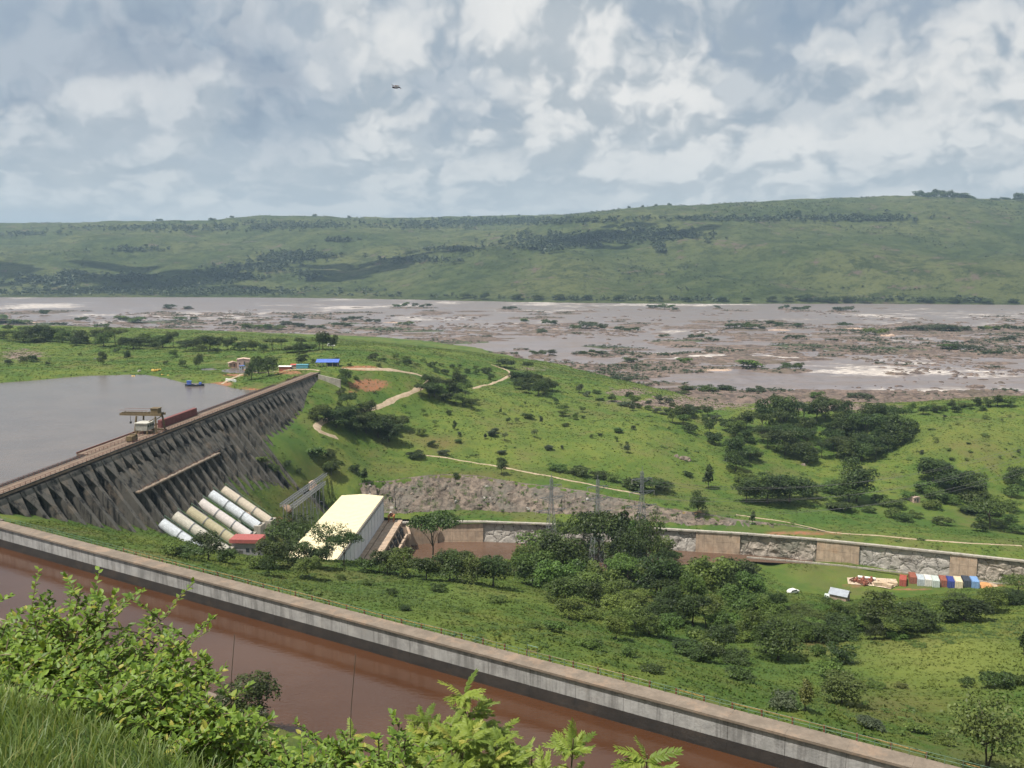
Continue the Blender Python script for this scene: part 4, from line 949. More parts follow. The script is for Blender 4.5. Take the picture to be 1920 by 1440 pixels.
NTREE = {}; PLANTED = []
def plant(base, h, w, kind='round', hue='dark green', label=None, group=None, where=None):
    """one tree or bush standing at a world point, h and w in metres"""
    cr, tk = random.choice(SHAPES[(kind, hue)]); z = base.z - .15 * (h ** .5) * .3
    wr = {'round': .95, 'spreading': 1.3, 'tall': .42, 'bush': 1.15, 'sparse': 1.05}[kind]; sx = w / wr
    hillish = where and ('hillside' in where or 'right hill' in where or 'ridge above' in where)
    name = 'river_bush' if (where or '').startswith('RIVER') else 'hill_shrub' if hillish and h < 5.2 else 'bush' if (kind == 'bush' and h < 9) or (h < 5.2 and kind != 'sparse') else 'tree'
    rz = random.uniform(0, 6.28)
    if tk is None: o = link(name, cr, None, (base.x, base.y, z), rz, (sx, sx * random.uniform(.85, 1.15), h))
    else:
        o = empty(name, (base.x, base.y, z), rz); o.scale = (sx, sx, h)
        link('crown', cr, o); link('trunk', tk, o)
    PLANTED.append([o, name, kind, hue, h, w, label, group, where, base])
    return o
def plant_px(px, py, hpx, wpx, kind='round', hue='dark green', where='', label=None, group=None, Y0=None):
    b = hit(px, py, Y0)
    if b is None: return None
    dep = b.y * math.cos(TH) + (ZC - b.z) * math.sin(TH)
    return plant(b, hpx * (1.25 if kind != 'bush' else 1.05) * dep / F, wpx * .95 * dep / F, kind, hue, label, group, where)
def inpoly(x, y, poly):
    c_ = False; j = len(poly) - 1
    for i in range(len(poly)):
        if (poly[i][1] > y) != (poly[j][1] > y) and x < (poly[j][0] - poly[i][0]) * (y - poly[i][1]) / (poly[j][1] - poly[i][1]) + poly[i][0]: c_ = not c_
        j = i
    return c_
def fill(poly, n, h, w, kinds, hues, where, mind=10):
    xs_ = [p[0] for p in poly]; ys_ = [p[1] for p in poly]; got = []; tries = 0
    while len(got) < n and tries < n * 60:
        tries += 1; x = random.uniform(min(xs_), max(xs_)); y = random.uniform(min(ys_), max(ys_))
        if not inpoly(x, y, poly) or any((x - a) ** 2 + ((y - b) * 2.2) ** 2 < mind ** 2 for a, b in got): continue
        got.append((x, y)); s = random.uniform(.75, 1.2)
        plant_px(x, y, random.uniform(*h) * s, random.uniform(*w) * s, random.choice(kinds), random.choice(hues), where)
DG, MG, YG, GG = 'dark green', 'mid green', 'yellow green', 'grey green'
RS = ['round', 'round', 'spreading']
# -- the wood between the meadow and the tailrace
wd = 'in the tailrace wood'
fill([(955, 1062), (1050, 1045), (1240, 1050), (1390, 1098), (1425, 1135), (1300, 1165), (1180, 1160), (1030, 1130), (940, 1100)], 38, (38, 76), (54, 92), RS + ['bush'], [DG, MG, MG], wd, 24)
fill([(1020, 1150), (1200, 1160), (1330, 1165), (1420, 1140), (1480, 1165), (1420, 1250), (1320, 1245), (1230, 1215), (1100, 1190)], 30, (28, 54), (44, 80), RS + ['bush', 'bush'], [DG, MG, MG], 'in the thicket fronting the wood', 22)
fill([(1430, 1158), (1600, 1160), (1730, 1158), (1850, 1140), (1880, 1128), (1915, 1118), (1915, 1140), (1800, 1168), (1700, 1195), (1600, 1208), (1480, 1205)], 40, (24, 38), (46, 80), RS + ['bush', 'spreading'], [DG, DG, MG, MG], 'in the belt below the containers', 20)
for a in [(1120, 1085, 108, 130, 'spreading', DG), (1060, 1100, 90, 110, 'round', DG), (1320, 1130, 78, 120, 'round', MG), (1375, 1115, 62, 90, 'round', DG), (1180, 1100, 100, 90, 'round', DG), (1000, 1098, 56, 80, 'round', MG), (1655, 1185, 60, 90, 'round', DG), (1240, 1120, 70, 100, 'round', DG)]: plant_px(*a, where=wd)
plant_px(1163, 1085, 108, 46, 'tall', DG, label='tall dark slender tree rising above the wood left of the leggy bare trunked one')
plant_px(1216, 1085, 112, 70, 'sparse', DG, label='tall leggy thin-crowned tree with a bare trunk in front of the tan retaining wall')
plant_px(812, 1058, 84, 108, 'spreading', DG, label='flat topped umbrella shaped tree with reddish trunk standing against the brown tailrace water')
# -- trees on the brow in front of the dam foot and powerhouse
br = 'on the brow before the powerhouse'
for a in [(318, 1040, 26, 44, 'bush', MG), (350, 1046, 34, 60, 'bush', DG), (390, 1050, 44, 66, 'round', DG), (425, 1056, 36, 50, 'bush', DG), (484, 1066, 34, 50, 'bush', MG), (515, 1066, 48, 70, 'round', DG), (560, 1062, 44, 70, 'round', DG),
          (600, 1066, 40, 60, 'round', DG), (645, 1060, 52, 76, 'spreading', DG), (690, 1072, 34, 60, 'bush', MG), (725, 1076, 42, 60, 'round', DG), (760, 1082, 44, 64, 'round', MG), (800, 1088, 40, 60, 'round', DG), (842, 1090, 48, 70, 'round', DG), (885, 1094, 50, 70, 'round', DG), (925, 1100, 52, 74, 'round', DG), (575, 1085, 36, 56, 'round', MG), (505, 1082, 34, 36, 'round', DG), (540, 1050, 60, 96, 'spreading', DG), (640, 1050, 40, 90, 'spreading', DG), (860, 1072, 36, 60, 'round', DG)]: plant_px(*a, where=br)
plant_px(556, 1048, 70, 100, 'sparse', DG, label='open sparse limbed tree whose thin twigs cross the white powerhouse roof')
plant_px(612, 1052, 62, 80, 'sparse', DG, label='sparse tree at the near end of the white powerhouse roof')
# -- bushes in the canal meadow
mw = 'in the canal meadow'
for a in [(735, 1118, 22, 24, 'bush', DG), (822, 1110, 20, 34, 'bush', DG), (690, 1098, 14, 30, 'bush', MG), (1310, 1240, 30, 56, 'bush', DG), (1391, 1278, 34, 66, 'bush', DG), (1457, 1240, 62, 92, 'round', DG), (1578, 1246, 46, 66, 'bush', DG), (1555, 1272, 46, 66, 'bush', MG), (1535, 1232, 30, 40, 'bush', MG),
          (1578, 1322, 54, 90, 'round', YG), (1468, 1330, 44, 60, 'bush', GG), (1870, 1290, 44, 66, 'bush', DG), (1812, 1290, 28, 30, 'bush', DG), (1908, 1285, 26, 40, 'bush', DG), (1684, 1200, 20, 50, 'bush', MG), (1630, 1365, 30, 60, 'bush', GG), (1510, 1338, 52, 30, 'tall', YG), (1740, 1160, 22, 60, 'bush', MG), (1920, 1230, 40, 22, 'tall', DG),
          (1040, 1185, 30, 60, 'bush', MG), (1110, 1215, 26, 60, 'bush', MG), (1180, 1232, 24, 50, 'bush', MG), (1225, 1262, 22, 46, 'bush', DG), (930, 1130, 18, 44, 'bush', MG), (870, 1150, 12, 30, 'bush', MG), (760, 1145, 12, 34, 'bush', DG), (640, 1088, 14, 30, 'bush', MG), (1000, 1178, 16, 40, 'bush', MG), (1350, 1225, 50, 70, 'round', DG), (1640, 1290, 16, 44, 'bush', MG), (1720, 1375, 26, 60, 'bush', MG), (1770, 1395, 24, 50, 'bush', MG), (1690, 1290, 12, 30, 'bush', YG)]: plant_px(*a, where=mw)
# -- behind the retaining wall and in the valley
vl = 'behind the retaining wall'
for a in [(1215, 922, 32, 90, 'bush', DG), (1190, 918, 28, 60, 'bush', DG), (1245, 920, 24, 46, 'bush', DG), (1085, 892, 22, 60, 'bush', DG), (1045, 884, 18, 44, 'bush', MG), (1125, 898, 20, 44, 'bush', DG), (1150, 905, 18, 34, 'bush', MG), (1308, 968, 38, 38, 'round', DG), (1411, 984, 22, 12, 'tall', DG), (940, 890, 26, 22, 'round', DG), (1328, 918, 38, 22, 'tall', DG), (855, 898, 12, 14, 'bush', DG),
          (1400, 942, 40, 60, 'round', DG), (1440, 945, 50, 90, 'round', DG), (1480, 942, 46, 90, 'round', DG), (1520, 935, 34, 60, 'bush', DG), (1605, 942, 66, 74, 'round', DG), (1590, 945, 34, 70, 'round', DG), (1560, 925, 26, 50, 'bush', MG), (1750, 905, 40, 70, 'round', DG), (1785, 922, 40, 80, 'round', DG), (1820, 935, 36, 64, 'round', DG), (1730, 925, 30, 50, 'bush', MG), (1855, 992, 48, 90, 'spreading', MG), (1900, 915, 32, 44, 'round', DG), (1900, 935, 30, 40, 'bush', MG), (1380, 885, 32, 50, 'round', DG), (1395, 908, 30, 50, 'bush', MG), (1290, 895, 12, 24, 'bush', DG)]: plant_px(*a, where=vl)
fill([(1560, 955), (1720, 935), (1900, 950), (1915, 1000), (1800, 998), (1660, 972)], 24, (16, 30), (34, 60), ['bush'], [MG, MG, DG], 'in the thicket by the pinkish hut', 22)
fill([(1410, 800), (1470, 790), (1560, 790), (1680, 795), (1695, 830), (1640, 868), (1530, 876), (1440, 846)], 42, (26, 44), (36, 62), RS, [DG], 'in the dark valley grove', 15)
fill([(1345, 800), (1400, 806), (1425, 870), (1400, 890), (1370, 860), (1250, 792), (1290, 780)], 18, (22, 40), (26, 48), RS + ['bush'], [DG, MG, DG], 'along the gully beside the grove', 15)
# -- the green hill below the river
hl = 'on the hill beside the dam'
fill([(628, 802), (660, 818), (738, 832), (752, 806), (700, 786), (645, 778)], 16, (24, 36), (32, 52), RS, [DG], 'in the clump by the road bend', 14)
fill([(776, 742), (800, 752), (850, 768), (892, 770), (886, 742), (835, 724), (790, 722)], 16, (18, 30), (26, 42), RS + ['bush'], [DG, DG, MG], 'in the clump below the looping road', 13)
fill([(958, 722), (985, 742), (1035, 748), (1040, 728), (1000, 706), (965, 700)], 12, (18, 28), (26, 40), RS, [DG], 'in the clump by the curving track', 12)
for a in [(595, 790, 26, 44, 'round', DG), (612, 782, 20, 34, 'bush', DG), (590, 862, 30, 44, 'bush', MG), (620, 862, 22, 30, 'bush', DG), (512, 892, 26, 40, 'bush', DG), (538, 880, 16, 22, 'bush', DG), (490, 872, 22, 30, 'bush', MG), (622, 893, 24, 36, 'round', DG), (665, 886, 20, 26, 'bush', DG), (560, 888, 12, 16, 'bush', DG), (683, 905, 22, 16, 'tall', DG), (636, 760, 12, 20, 'bush', MG), (648, 722, 26, 30, 'round', DG), (640, 742, 16, 24, 'bush', DG), (668, 712, 10, 16, 'bush', MG), (780, 862, 18, 40, 'bush', DG), (808, 840, 16, 20, 'bush', DG), (830, 855, 12, 30, 'bush', GG), (842, 780, 12, 14, 'bush', DG), (760, 790, 14, 16, 'bush', DG), (940, 875, 22, 24, 'bush', DG), (990, 785, 14, 28, 'bush', DG), (1060, 800, 10, 16, 'bush', DG), (790, 818, 20, 26, 'bush', MG), (950, 690, 20, 44, 'bush', DG), (910, 700, 14, 24, 'bush', DG)]: plant_px(*a, where=hl)
fill([(700, 668), (900, 690), (930, 715), (850, 712), (780, 690), (700, 690)], 22, (8, 14), (12, 24), ['bush'], [DG, MG, DG], 'on the ridge above the looping road', 16)
fill([(760, 780), (900, 780), (1050, 750), (1200, 745), (1330, 810), (1340, 850), (1200, 870), (1000, 860), (860, 850), (760, 830)], 42, (5, 15), (6, 20), ['bush', 'round', 'tall', 'sparse'], [MG, MG, GG, DG], 'on the bright green hillside', 9)
fill([(1050, 735), (1200, 738), (1320, 775), (1380, 800), (1300, 800), (1200, 770)], 26, (9, 16), (14, 26), ['bush', 'round'], [DG, GG, MG], 'on the hillside edge by the river', 14)
fill([(1700, 790), (1900, 770), (1915, 870), (1800, 890), (1720, 850)], 20, (5, 11), (6, 18), ['bush', 'sparse'], [GG, MG, MG], 'on the rounded right hill', 16)
fill([(1690, 770), (1900, 758), (1910, 766), (1700, 782)], 14, (10, 18), (16, 30), ['bush', 'round'], [DG, MG], 'along the right hill crest', 14)
# -- the spit of land beyond the lake
sp = 'on the spit beyond the lake'
fill([(0, 632), (60, 628), (200, 645), (330, 648), (430, 655), (600, 655), (600, 662), (400, 662), (200, 652), (0, 640)], 46, (12, 22), (22, 44), RS + ['bush'], [DG, DG, MG], 'in the tree line behind the spit', 14)
for a in [(84, 640, 26, 50, 'round', DG), (190, 642, 24, 40, 'round', DG), (150, 645, 22, 40, 'round', DG), (306, 652, 20, 34, 'round', DG), (193, 684, 22, 20, 'round', DG), (239, 678, 18, 16, 'round', DG), (372, 692, 24, 20, 'round', DG), (342, 688, 18, 24, 'bush', MG), (310, 685, 10, 12, 'bush', DG), (45, 682, 18, 22, 'bush', DG), (15, 684, 14, 18, 'bush', GG), (62, 678, 16, 30, 'bush', DG), (90, 686, 10, 12, 'bush', DG), (325, 670, 18, 22, 'bush', MG), (402, 662, 14, 22, 'bush', DG), (472, 712, 30, 30, 'round', DG), (503, 706, 32, 40, 'round', DG), (485, 700, 26, 30, 'round', DG), (566, 684, 18, 26, 'round', DG), (588, 682, 12, 12, 'bush', DG), (632, 680, 12, 16, 'bush', DG), (562, 664, 18, 22, 'round', DG), (700, 676, 16, 26, 'bush', DG), (655, 688, 8, 12, 'bush', MG), (220, 662, 12, 16, 'bush', DG), (150, 668, 8, 10, 'bush', MG)]: plant_px(*a, where=sp)
plant_px(606, 656, 30, 30, 'round', DG, label='large dark tree on the ridge beside a small white vehicle, river behind')
plant_px(624, 656, 24, 22, 'round', DG, label='dark tree right of the large ridge tree, above the small white vehicle')

# ------------------------------------------------------------ rock islets and bushes in the river
def islet_mesh(seed, m, hgt=1.0):
    r = random.Random(seed); vs = []; fs = []; N = 18; rings = [(1.0, -.25), (.92, .10), (.74, .42), (.5, .62), (.22, .8)]
    for q_, (rr, z) in enumerate(rings):
        for k in range(N):
            a = 2 * math.pi * k / N; w = rr * (1 + .55 * float(vn(math.cos(a) * 1.6 + seed, math.sin(a) * 1.6, seed)))
            zz = z + (float(vn(math.cos(a) * 2.6 * rr + 7, math.sin(a) * 2.6 * rr + seed, seed + 3)) * .9 if q_ else 0)
            vs.append((math.cos(a) * w, math.sin(a) * w, zz))
    for q_ in range(len(rings) - 1):
        for k in range(N): fs.append((q_ * N + k, q_ * N + (k + 1) % N, (q_ + 1) * N + (k + 1) % N, (q_ + 1) * N + k))
    fs.append(tuple((len(rings) - 1) * N + k for k in range(N)))
    return MB().add(vs, fs).mesh('rock_islet', MATS[m])
ISM = [islet_mesh(k, 'river_rock') for k in range(6)]; ISS = [islet_mesh(30 + k, 'sand_rock') for k in range(3)]
flat('islet_grass_col', (0.06, 0.072, 0.032), 0.9, 0.4, 0.15)
ISG = [islet_mesh(50 + k, 'islet_grass_col') for k in range(3)]
ISL = []
def near_words(px, py):
    """where in the river, by things one can find"""
    v = 'by the far bank' if py < 582 else ('in the upper rapids' if py < 604 else ('in mid river' if py < 650 else ('in the lower river' if py < 700 else 'by the near bank')))
    hh = ('behind the spit tip' if px < 180 else 'behind the grassy spit' if px < 520 else 'behind the blue shed' if px < 760 else 'behind the looping road' if px < 960 else 'off the hill track' if px < 1160 else 'above the green hillside' if px < 1380 else 'beyond the dark grove' if px < 1640 else 'beyond the right hill' if px < 1790 else 'at the right edge')
    return v + ' ' + hh
def islet(px, py, wpx, hm=1.2, kind='rock', yasp=1.0):
    p = at_z(px, py, WLr)
    if p.y < float(np.interp(p.x, RBx, RBy)) - 15 and kind != 'rock': pass
    w = wpx * p.y / F / 2
    ms = {'rock': ISM, 'sand': ISS, 'grass': ISG}[kind]
    o = link('rock_islet' if kind != 'grass' else 'grass_islet', random.choice(ms), None, (p.x, p.y, WLr), random.uniform(-.3, .3), (w, max(w * .55, 6) * yasp, hm))
    ISL.append((o, kind, wpx, px, py)); return p
def rbush(px, py, wpx, hpx, hue=DG, isl=True, kind='bush'):
    p = at_z(px, py, WLr); d_ = p.y
    if isl: islet(px, py + .6, wpx * random.uniform(1.25, 2.0), random.uniform(1.6, 3.0))
    n_ = max(1, round(wpx / max(hpx, 8) / 1.3))
    for k in range(n_):
        x = px + (k - (n_ - 1) / 2) * wpx / n_; h_ = hpx * random.uniform(.7, 1.1)
        p = at_z(x, py + random.uniform(-.8, .8), WLr); p.z = WLr + .7
        plant(p, h_ * d_ / F, wpx / n_ * 1.3 * d_ / F, kind, hue, None, None, 'RIVER' + near_words(x, py))
for a in [(1387, 617, 58, 18), (1451, 611, 32, 11), (1429, 619, 14, 11), (1496, 613, 18, 10), (1582, 613, 22, 12), (1736, 622, 112, 20), (1789, 622, 62, 17), (1642, 628, 48, 16), (1894, 619, 60, 13), (1852, 620, 40, 12), (1781, 655, 34, 20), (1815, 658, 46, 16),
          (1282, 684, 28, 15), (1402, 690, 40, 24), (1485, 694, 40, 18), (1324, 736, 100, 22), (1279, 744, 24, 14), (1417, 737, 40, 17), (1530, 752, 26, 22), (1612, 752, 50, 20), (752, 577, 30, 13), (791, 577, 38, 10), (955, 580, 28, 8), (982, 606, 14, 13), (1030, 610, 30, 15), (1015, 628, 18, 18), (1078, 619, 18, 14), (1102, 616, 30, 18), (1130, 620, 18, 16), (1175, 621, 50, 12),
          (1010, 668, 32, 16), (1034, 666, 15, 14), (968, 668, 8, 9), (1180, 683, 30, 17), (944, 690, 48, 16), (1164, 719, 40, 18), (1180, 731, 20, 12), (1109, 664, 44, 10), (318, 579, 20, 12), (351, 579, 14, 8), (243, 606, 54, 20), (153, 605, 22, 13), (278, 631, 18, 15), (337, 601, 22, 12), (363, 600, 14, 11), (493, 619, 82, 16), (547, 614, 48, 16), (593, 618, 34, 12), (37, 608, 44, 14), (8, 600, 14, 14), (83, 592, 16, 14), (220, 632, 28, 12),
          (1250, 580, 30, 12), (1265, 583, 12, 9), (1225, 578, 22, 13), (1345, 579, 12, 9), (1502, 583, 34, 12), (1580, 584, 40, 14), (1470, 580, 20, 10), (1890, 640, 30, 14), (1915, 655, 20, 12), (1860, 666, 40, 10), (660, 602, 40, 10), (700, 606, 30, 10), (640, 612, 36, 10), (760, 610, 30, 9), (560, 600, 24, 9), (110, 612, 34, 10), (190, 614, 30, 9), (1245, 632, 20, 8), (1305, 636, 30, 14), (1336, 640, 26, 10), (1560, 640, 24, 8), (1490, 636, 40, 10), (430, 610, 30, 9)]:
    px, py, w, h_ = a; rbush(px, py, w, h_, random.choice([DG, DG, GG, MG]))
for a in [(1660, 655, 220, .8, 'grass'), (1500, 648, 140, .7, 'grass'), (1840, 662, 90, .8, 'grass'), (850, 642, 130, .6, 'grass'), (710, 639, 60, .6, 'grass'), (720, 616, 110, .7, 'grass'), (800, 621, 90, .7, 'grass'), (640, 607, 70, .7, 'grass'), (1270, 640, 120, .7, 'grass'), (1150, 652, 70, .6, 'grass'), (60, 608, 120, .8, 'grass'), (300, 604, 150, .8, 'grass'), (1120, 650, 60, .5, 'grass'),
          (1459, 619, 48, 1, 'sand'), (1500, 616, 34, .8, 'sand'), (1400, 619, 40, .8, 'sand'), (1600, 616, 50, .8, 'sand'), (1665, 630, 26, 3, 'sand'), (735, 605, 40, .8, 'sand'), (1030, 616, 60, .8, 'sand'), (1045, 624, 30, .8, 'sand'), (1600, 764, 56, 1.5, 'sand'), (1450, 751, 26, 1.2, 'sand'), (1215, 742, 60, 1.2, 'sand'), (1340, 694, 90, .7, 'sand'), (60, 605, 30, 1, 'sand'),
          (941, 663, 70, 1.4, 'rock'), (1106, 686, 76, 2.2, 'rock'), (1474, 745, 34, 2.4, 'rock'), (1830, 726, 36, 2.2, 'rock'), (1680, 702, 44, 2.2, 'rock'), (1720, 700, 28, 2, 'rock'), (1690, 685, 50, 1.6, 'rock'), (1240, 690, 130, 1.6, 'rock'), (1330, 690, 110, 1.5, 'rock'), (1460, 696, 120, 1.6, 'rock'), (1130, 702, 90, 1.5, 'rock'), (1250, 720, 90, 1.5, 'rock'), (1750, 745, 200, 1.2, 'rock'), (1560, 760, 70, 2, 'rock'), (1300, 752, 120, 1.5, 'rock'), (1400, 748, 70, 1.5, 'rock'), (1500, 758, 60, 1.8, 'rock'),
          (1650, 578, 40, 1, 'rock'), (1870, 594, 60, 1, 'rock'), (1380, 583, 60, 1.2, 'rock'), (1560, 668, 60, 1, 'rock'), (1320, 627, 50, 1.2, 'rock'), (1240, 626, 40, 1.2, 'rock'), (1560, 628, 50, 1.2, 'rock'), (1600, 636, 60, 1, 'rock'), (1760, 672, 50, 1.8, 'rock'), (1860, 690, 70, 1.5, 'rock'), (870, 614, 50, 1, 'rock'), (900, 632, 60, .8, 'rock'), (1090, 626, 50, 1.2, 'rock'), (1160, 630, 40, 1, 'rock'), (980, 613, 40, 1, 'rock'), (450, 625, 60, 1, 'rock'), (350, 615, 80, 1, 'rock'), (170, 610, 90, 1, 'rock'), (230, 620, 60, 1, 'rock'), (1010, 590, 50, .9, 'rock'), (670, 577, 30, 1.2, 'rock'), (1110, 576, 30, 1, 'rock'), (1200, 605, 40, .8, 'rock'), (1900, 672, 40, 1, 'rock'), (640, 625, 50, .9, 'rock'), (560, 632, 40, .9, 'rock'), (1050, 682, 60, 1.2, 'rock'), (985, 676, 40, 1.2, 'rock'), (1200, 665, 60, 1, 'rock')]:
    islet(a[0], a[1], a[2], a[3], a[4])
# small rocks breaking the surface: too many to count
Pk = []; rr = np.random.default_rng(5); base = np.array([v.co[:] for v in rockmesh(3, .6, 'river_rock', 0).vertices]); bf = np.array([p.vertices[:] for p in rockmesh(3, .6, 'river_rock', 0).polygons])
n = 0; VV = []; FF = []
while n < 2600:
    px, py = rr.uniform(-60, 1980), 580 + 185 * rr.random() ** .8
    p = at_z(px, py, WLr)
    if p.y < np.interp(p.x, RBx, RBy) - 25 or vn(p.x / 70, p.y / 110, 77) < .02: continue
    if rr.random() < .85 and any(abs(px - cx) < rx and abs(py - cy) < ry for cx, cy, rx, ry in [(1500, 716, 290, 17), (1780, 720, 160, 14), (1080, 642, 150, 12)]): continue
    s = rr.uniform(.6, 2.6) * (1.0 + (p.y > 900) * .8) * (1 + 1.5 * (py > 735)); a = rr.uniform(0, 6.28); R2 = np.array([[math.cos(a), -math.sin(a), 0], [math.sin(a), math.cos(a), 0], [0, 0, 1]])
    VV.append((base * [s * rr.uniform(1, 2.4), s, s * .6]) @ R2.T + [p.x, p.y, WLr + .1]); FF.append(bf + n * len(base)); n += 1
tag(link('river_rocks', mesh_np('river_rocks', np.concatenate(VV), np.concatenate(FF), MATS['river_rock'])), 'small brown rocks breaking the surface all over the rapids', 'rocks', kind='stuff')

# broken rock shelves between the channels
SB = [np.array([v.co[:] for v in m_.vertices]) for m_ in ISM]; SF = []
for m_ in ISM:
    t_ = []
    for p_ in m_.polygons:
        q_ = list(p_.vertices); t_ += [(q_[0], q_[k], q_[k + 1]) for k in range(1, len(q_) - 1)]
    SF.append(np.array(t_))
OPEN = [(1500, 716, 290, 17), (1780, 720, 160, 14), (1080, 642, 150, 12), (900, 655, 70, 8), (1350, 593, 260, 5), (1750, 588, 160, 6)]   # channels of open water
VV, FF, n, got = [], [], 0, 0
while got < 1000:
    px, py = rr.uniform(-60, 1980), 583 + 182 * rr.random()
    p = at_z(px, py, WLr)
    f_ = vn(p.x / 160 + .3 * p.y / 160, p.y / 90, 177) + .6 * vn(p.x / 50, p.y / 40, 178) + (.25 if py > 735 else 0) + (.12 if 600 < py < 630 else 0)
    if p.y < np.interp(p.x, RBx, RBy) - 25 or f_ < .03: continue
    if any(abs(px - cx) < rx and abs(py - cy) < ry for cx, cy, rx, ry in OPEN): continue
    s = rr.uniform(2.5, 12) * (.6 + p.y / 1500); a = rr.uniform(-.35, .35); c_, s_ = math.cos(a), math.sin(a); k = got % len(SB)
    VV.append((SB[k] * [s * rr.uniform(1, 2.2), s * rr.uniform(.5, 1.1), rr.uniform(.7, 2.2)]) @ np.array([[c_, -s_, 0], [s_, c_, 0], [0, 0, 1]]).T + [p.x, p.y, WLr - .05]); FF.append(SF[k] + n); n += len(SB[k]); got += 1
RSH = np.array([v.mean(0) for v in VV]); RSS = np.array([np.ptp(v[:, 0]) / 2 for v in VV])
tag(link('rock_shelves', mesh_np('rock_shelves', np.concatenate(VV), np.concatenate(FF), MATS['river_rock'])), 'broken brown rock shelves between the channels of the river', 'rocks', kind='stuff')

# ------------------------------------------------------------ grass cover (nobody could count it)
def tufts(name, label, zf, keep, box, n, h, w, blades=4, seed=1):
    r = np.random.default_rng(seed); x = r.uniform(box[0], box[1], n); y = r.uniform(box[2], box[3], n); k = keep(x, y); x, y = x[k], y[k]; n = len(x)
    z = zf(x, y); dens = fb(x, y, 9, 91, 3); s = h * (.5 + r.random(n)) * (1 + .9 * dens)
    P = []; 
    for b in range(blades):
        a = r.uniform(0, 6.28, n); ln = r.uniform(.35, .95, n); ww = w * (.6 + .8 * r.random(n)); dx_, dy_ = np.cos(a), np.sin(a)
        ox, oy = r.normal(0, w * .8, n), r.normal(0, w * .8, n)
        b1 = np.stack([x + ox - dy_ * ww, y + oy + dx_ * ww, z - .05], 1); b2 = np.stack([x + ox + dy_ * ww, y + oy - dx_ * ww, z - .05], 1)
        t = np.stack([x + ox + dx_ * s * ln, y + oy + dy_ * s * ln, z + s * (1 - .35 * ln)], 1); P.append(np.stack([b1, b2, t], 1))
    P = np.concatenate(P).reshape(-1, 3); me = mesh_np(name, P, np.arange(len(P)).reshape(-1, 3), MATS['grass_tuft'])
    set_attr(me, 'v', np.tile(np.array([.0, .0, 1.0]), len(P) // 3) * .6 + np.repeat(r.random(len(P) // 3), 3) * .4); patch_attr(me, P)
    return tag(link(name, me), label, 'grass', kind='stuff')
# dirt roads and tracks, draped on the land
ROADW = []
def road(name, pts, w, m='dirt', lift=.10):
    P = [hit(px, py) for px, py in pts]; P = [p for p in P if p is not None]
    Q = []
    for i in range(len(P) - 1):
        p0, p1, p2, p3 = P[max(i - 1, 0)], P[i], P[i + 1], P[min(i + 2, len(P) - 1)]; n_ = max(2, int((p2 - p1).length / 1.5))
        for k in range(n_):
            t = k / n_; Q.append(.5 * ((2 * p1) + (p2 - p0) * t + (2 * p0 - 5 * p1 + 4 * p2 - p3) * t * t + (3 * p1 - p0 - 3 * p2 + p3) * t ** 3))
    Q.append(P[-1]); vs = []; fs = []; NW = 5
    for i, q_ in enumerate(Q):
        t = Q[min(i + 1, len(Q) - 1)] - Q[max(i - 1, 0)]; n = Vector((t.y, -t.x)).normalized(); ww = w * (.85 + .5 * float(vn(i / 4.0, 0, 12)))
        for k in range(NW): x = q_.x + n.x * ww * (k / (NW - 1) - .5); y = q_.y + n.y * ww * (k / (NW - 1) - .5); vs.append((x, y, ground(x, y) + lift + (.06 if 0 < k < NW - 1 else -.2)))
        ROADW.append((q_.x, q_.y, w))
    for i in range(len(Q) - 1):
        for k in range(NW - 1): a = i * NW + k; fs.append((a, a + 1, a + NW + 1, a + NW))
    return tag(MB().add(vs, fs).build(name, MATS[m], None, True), kind='structure')
road('dirt_road', [(632, 824), (612, 815), (595, 806), (600, 795), (625, 785), (690, 768), (740, 750), (775, 735), (800, 719), (802, 710), (785, 703), (750, 698), (700, 694), (640, 692)], 4.2)
road('dirt_track', [(885, 729), (925, 719), (950, 708), (957, 700), (945, 692), (920, 684)], 3.4)
road('grass_track', [(780, 852), (880, 868), (960, 882), (1050, 898), (1130, 914), (1200, 928)], 2.0)
road('valley_track', [(1380, 966), (1500, 985), (1640, 1004), (1800, 1018), (1915, 1024)], 1.6)
road('shore_path', [(415, 723), (440, 708), (470, 700), (520, 697), (600, 696)], 3.0)
RA = np.array(ROADW)
def offroad(x, y):
    ok = np.ones(len(x), bool)
    for i in range(0, len(x), 8000): 
        s_ = slice(i, i + 8000); ok[s_] = (((x[s_, None] - RA[None, :, 0]) ** 2 + (y[s_, None] - RA[None, :, 1]) ** 2) > (RA[None, :, 2] * .5) ** 2).all(1)
    return ok
def view_keep(x, y): return (np.abs(x) < y * .60 + 8)
tufts('meadow_grass', 'rough green grass and weeds covering the meadow behind the canal wall', zB, lambda x, y: keepB(x, y) & view_keep(x, y) & (tW(x, y) < -.6) & (zB(x, y) > 2.2), (-120, 250, 95, 370), 110000, .30, .28, 3, 2)
tufts('hill_cover', 'long grass covering the green hills between the tailrace and the river', zC, lambda x, y: keepC(x, y) & view_keep(x, y) & (zC(x, y) > 21 - 16 * (y < 540)) & offroad(x, y) & (y > yL(x) + 1.5) & ((y > np.interp(x, ctx, cty) + .5) | (y < np.interp(x, ctx, cty) - 13) | (x > ctx[-1])), (-430, 360, 320, 900), 110000, .30, .45, 3, 3)

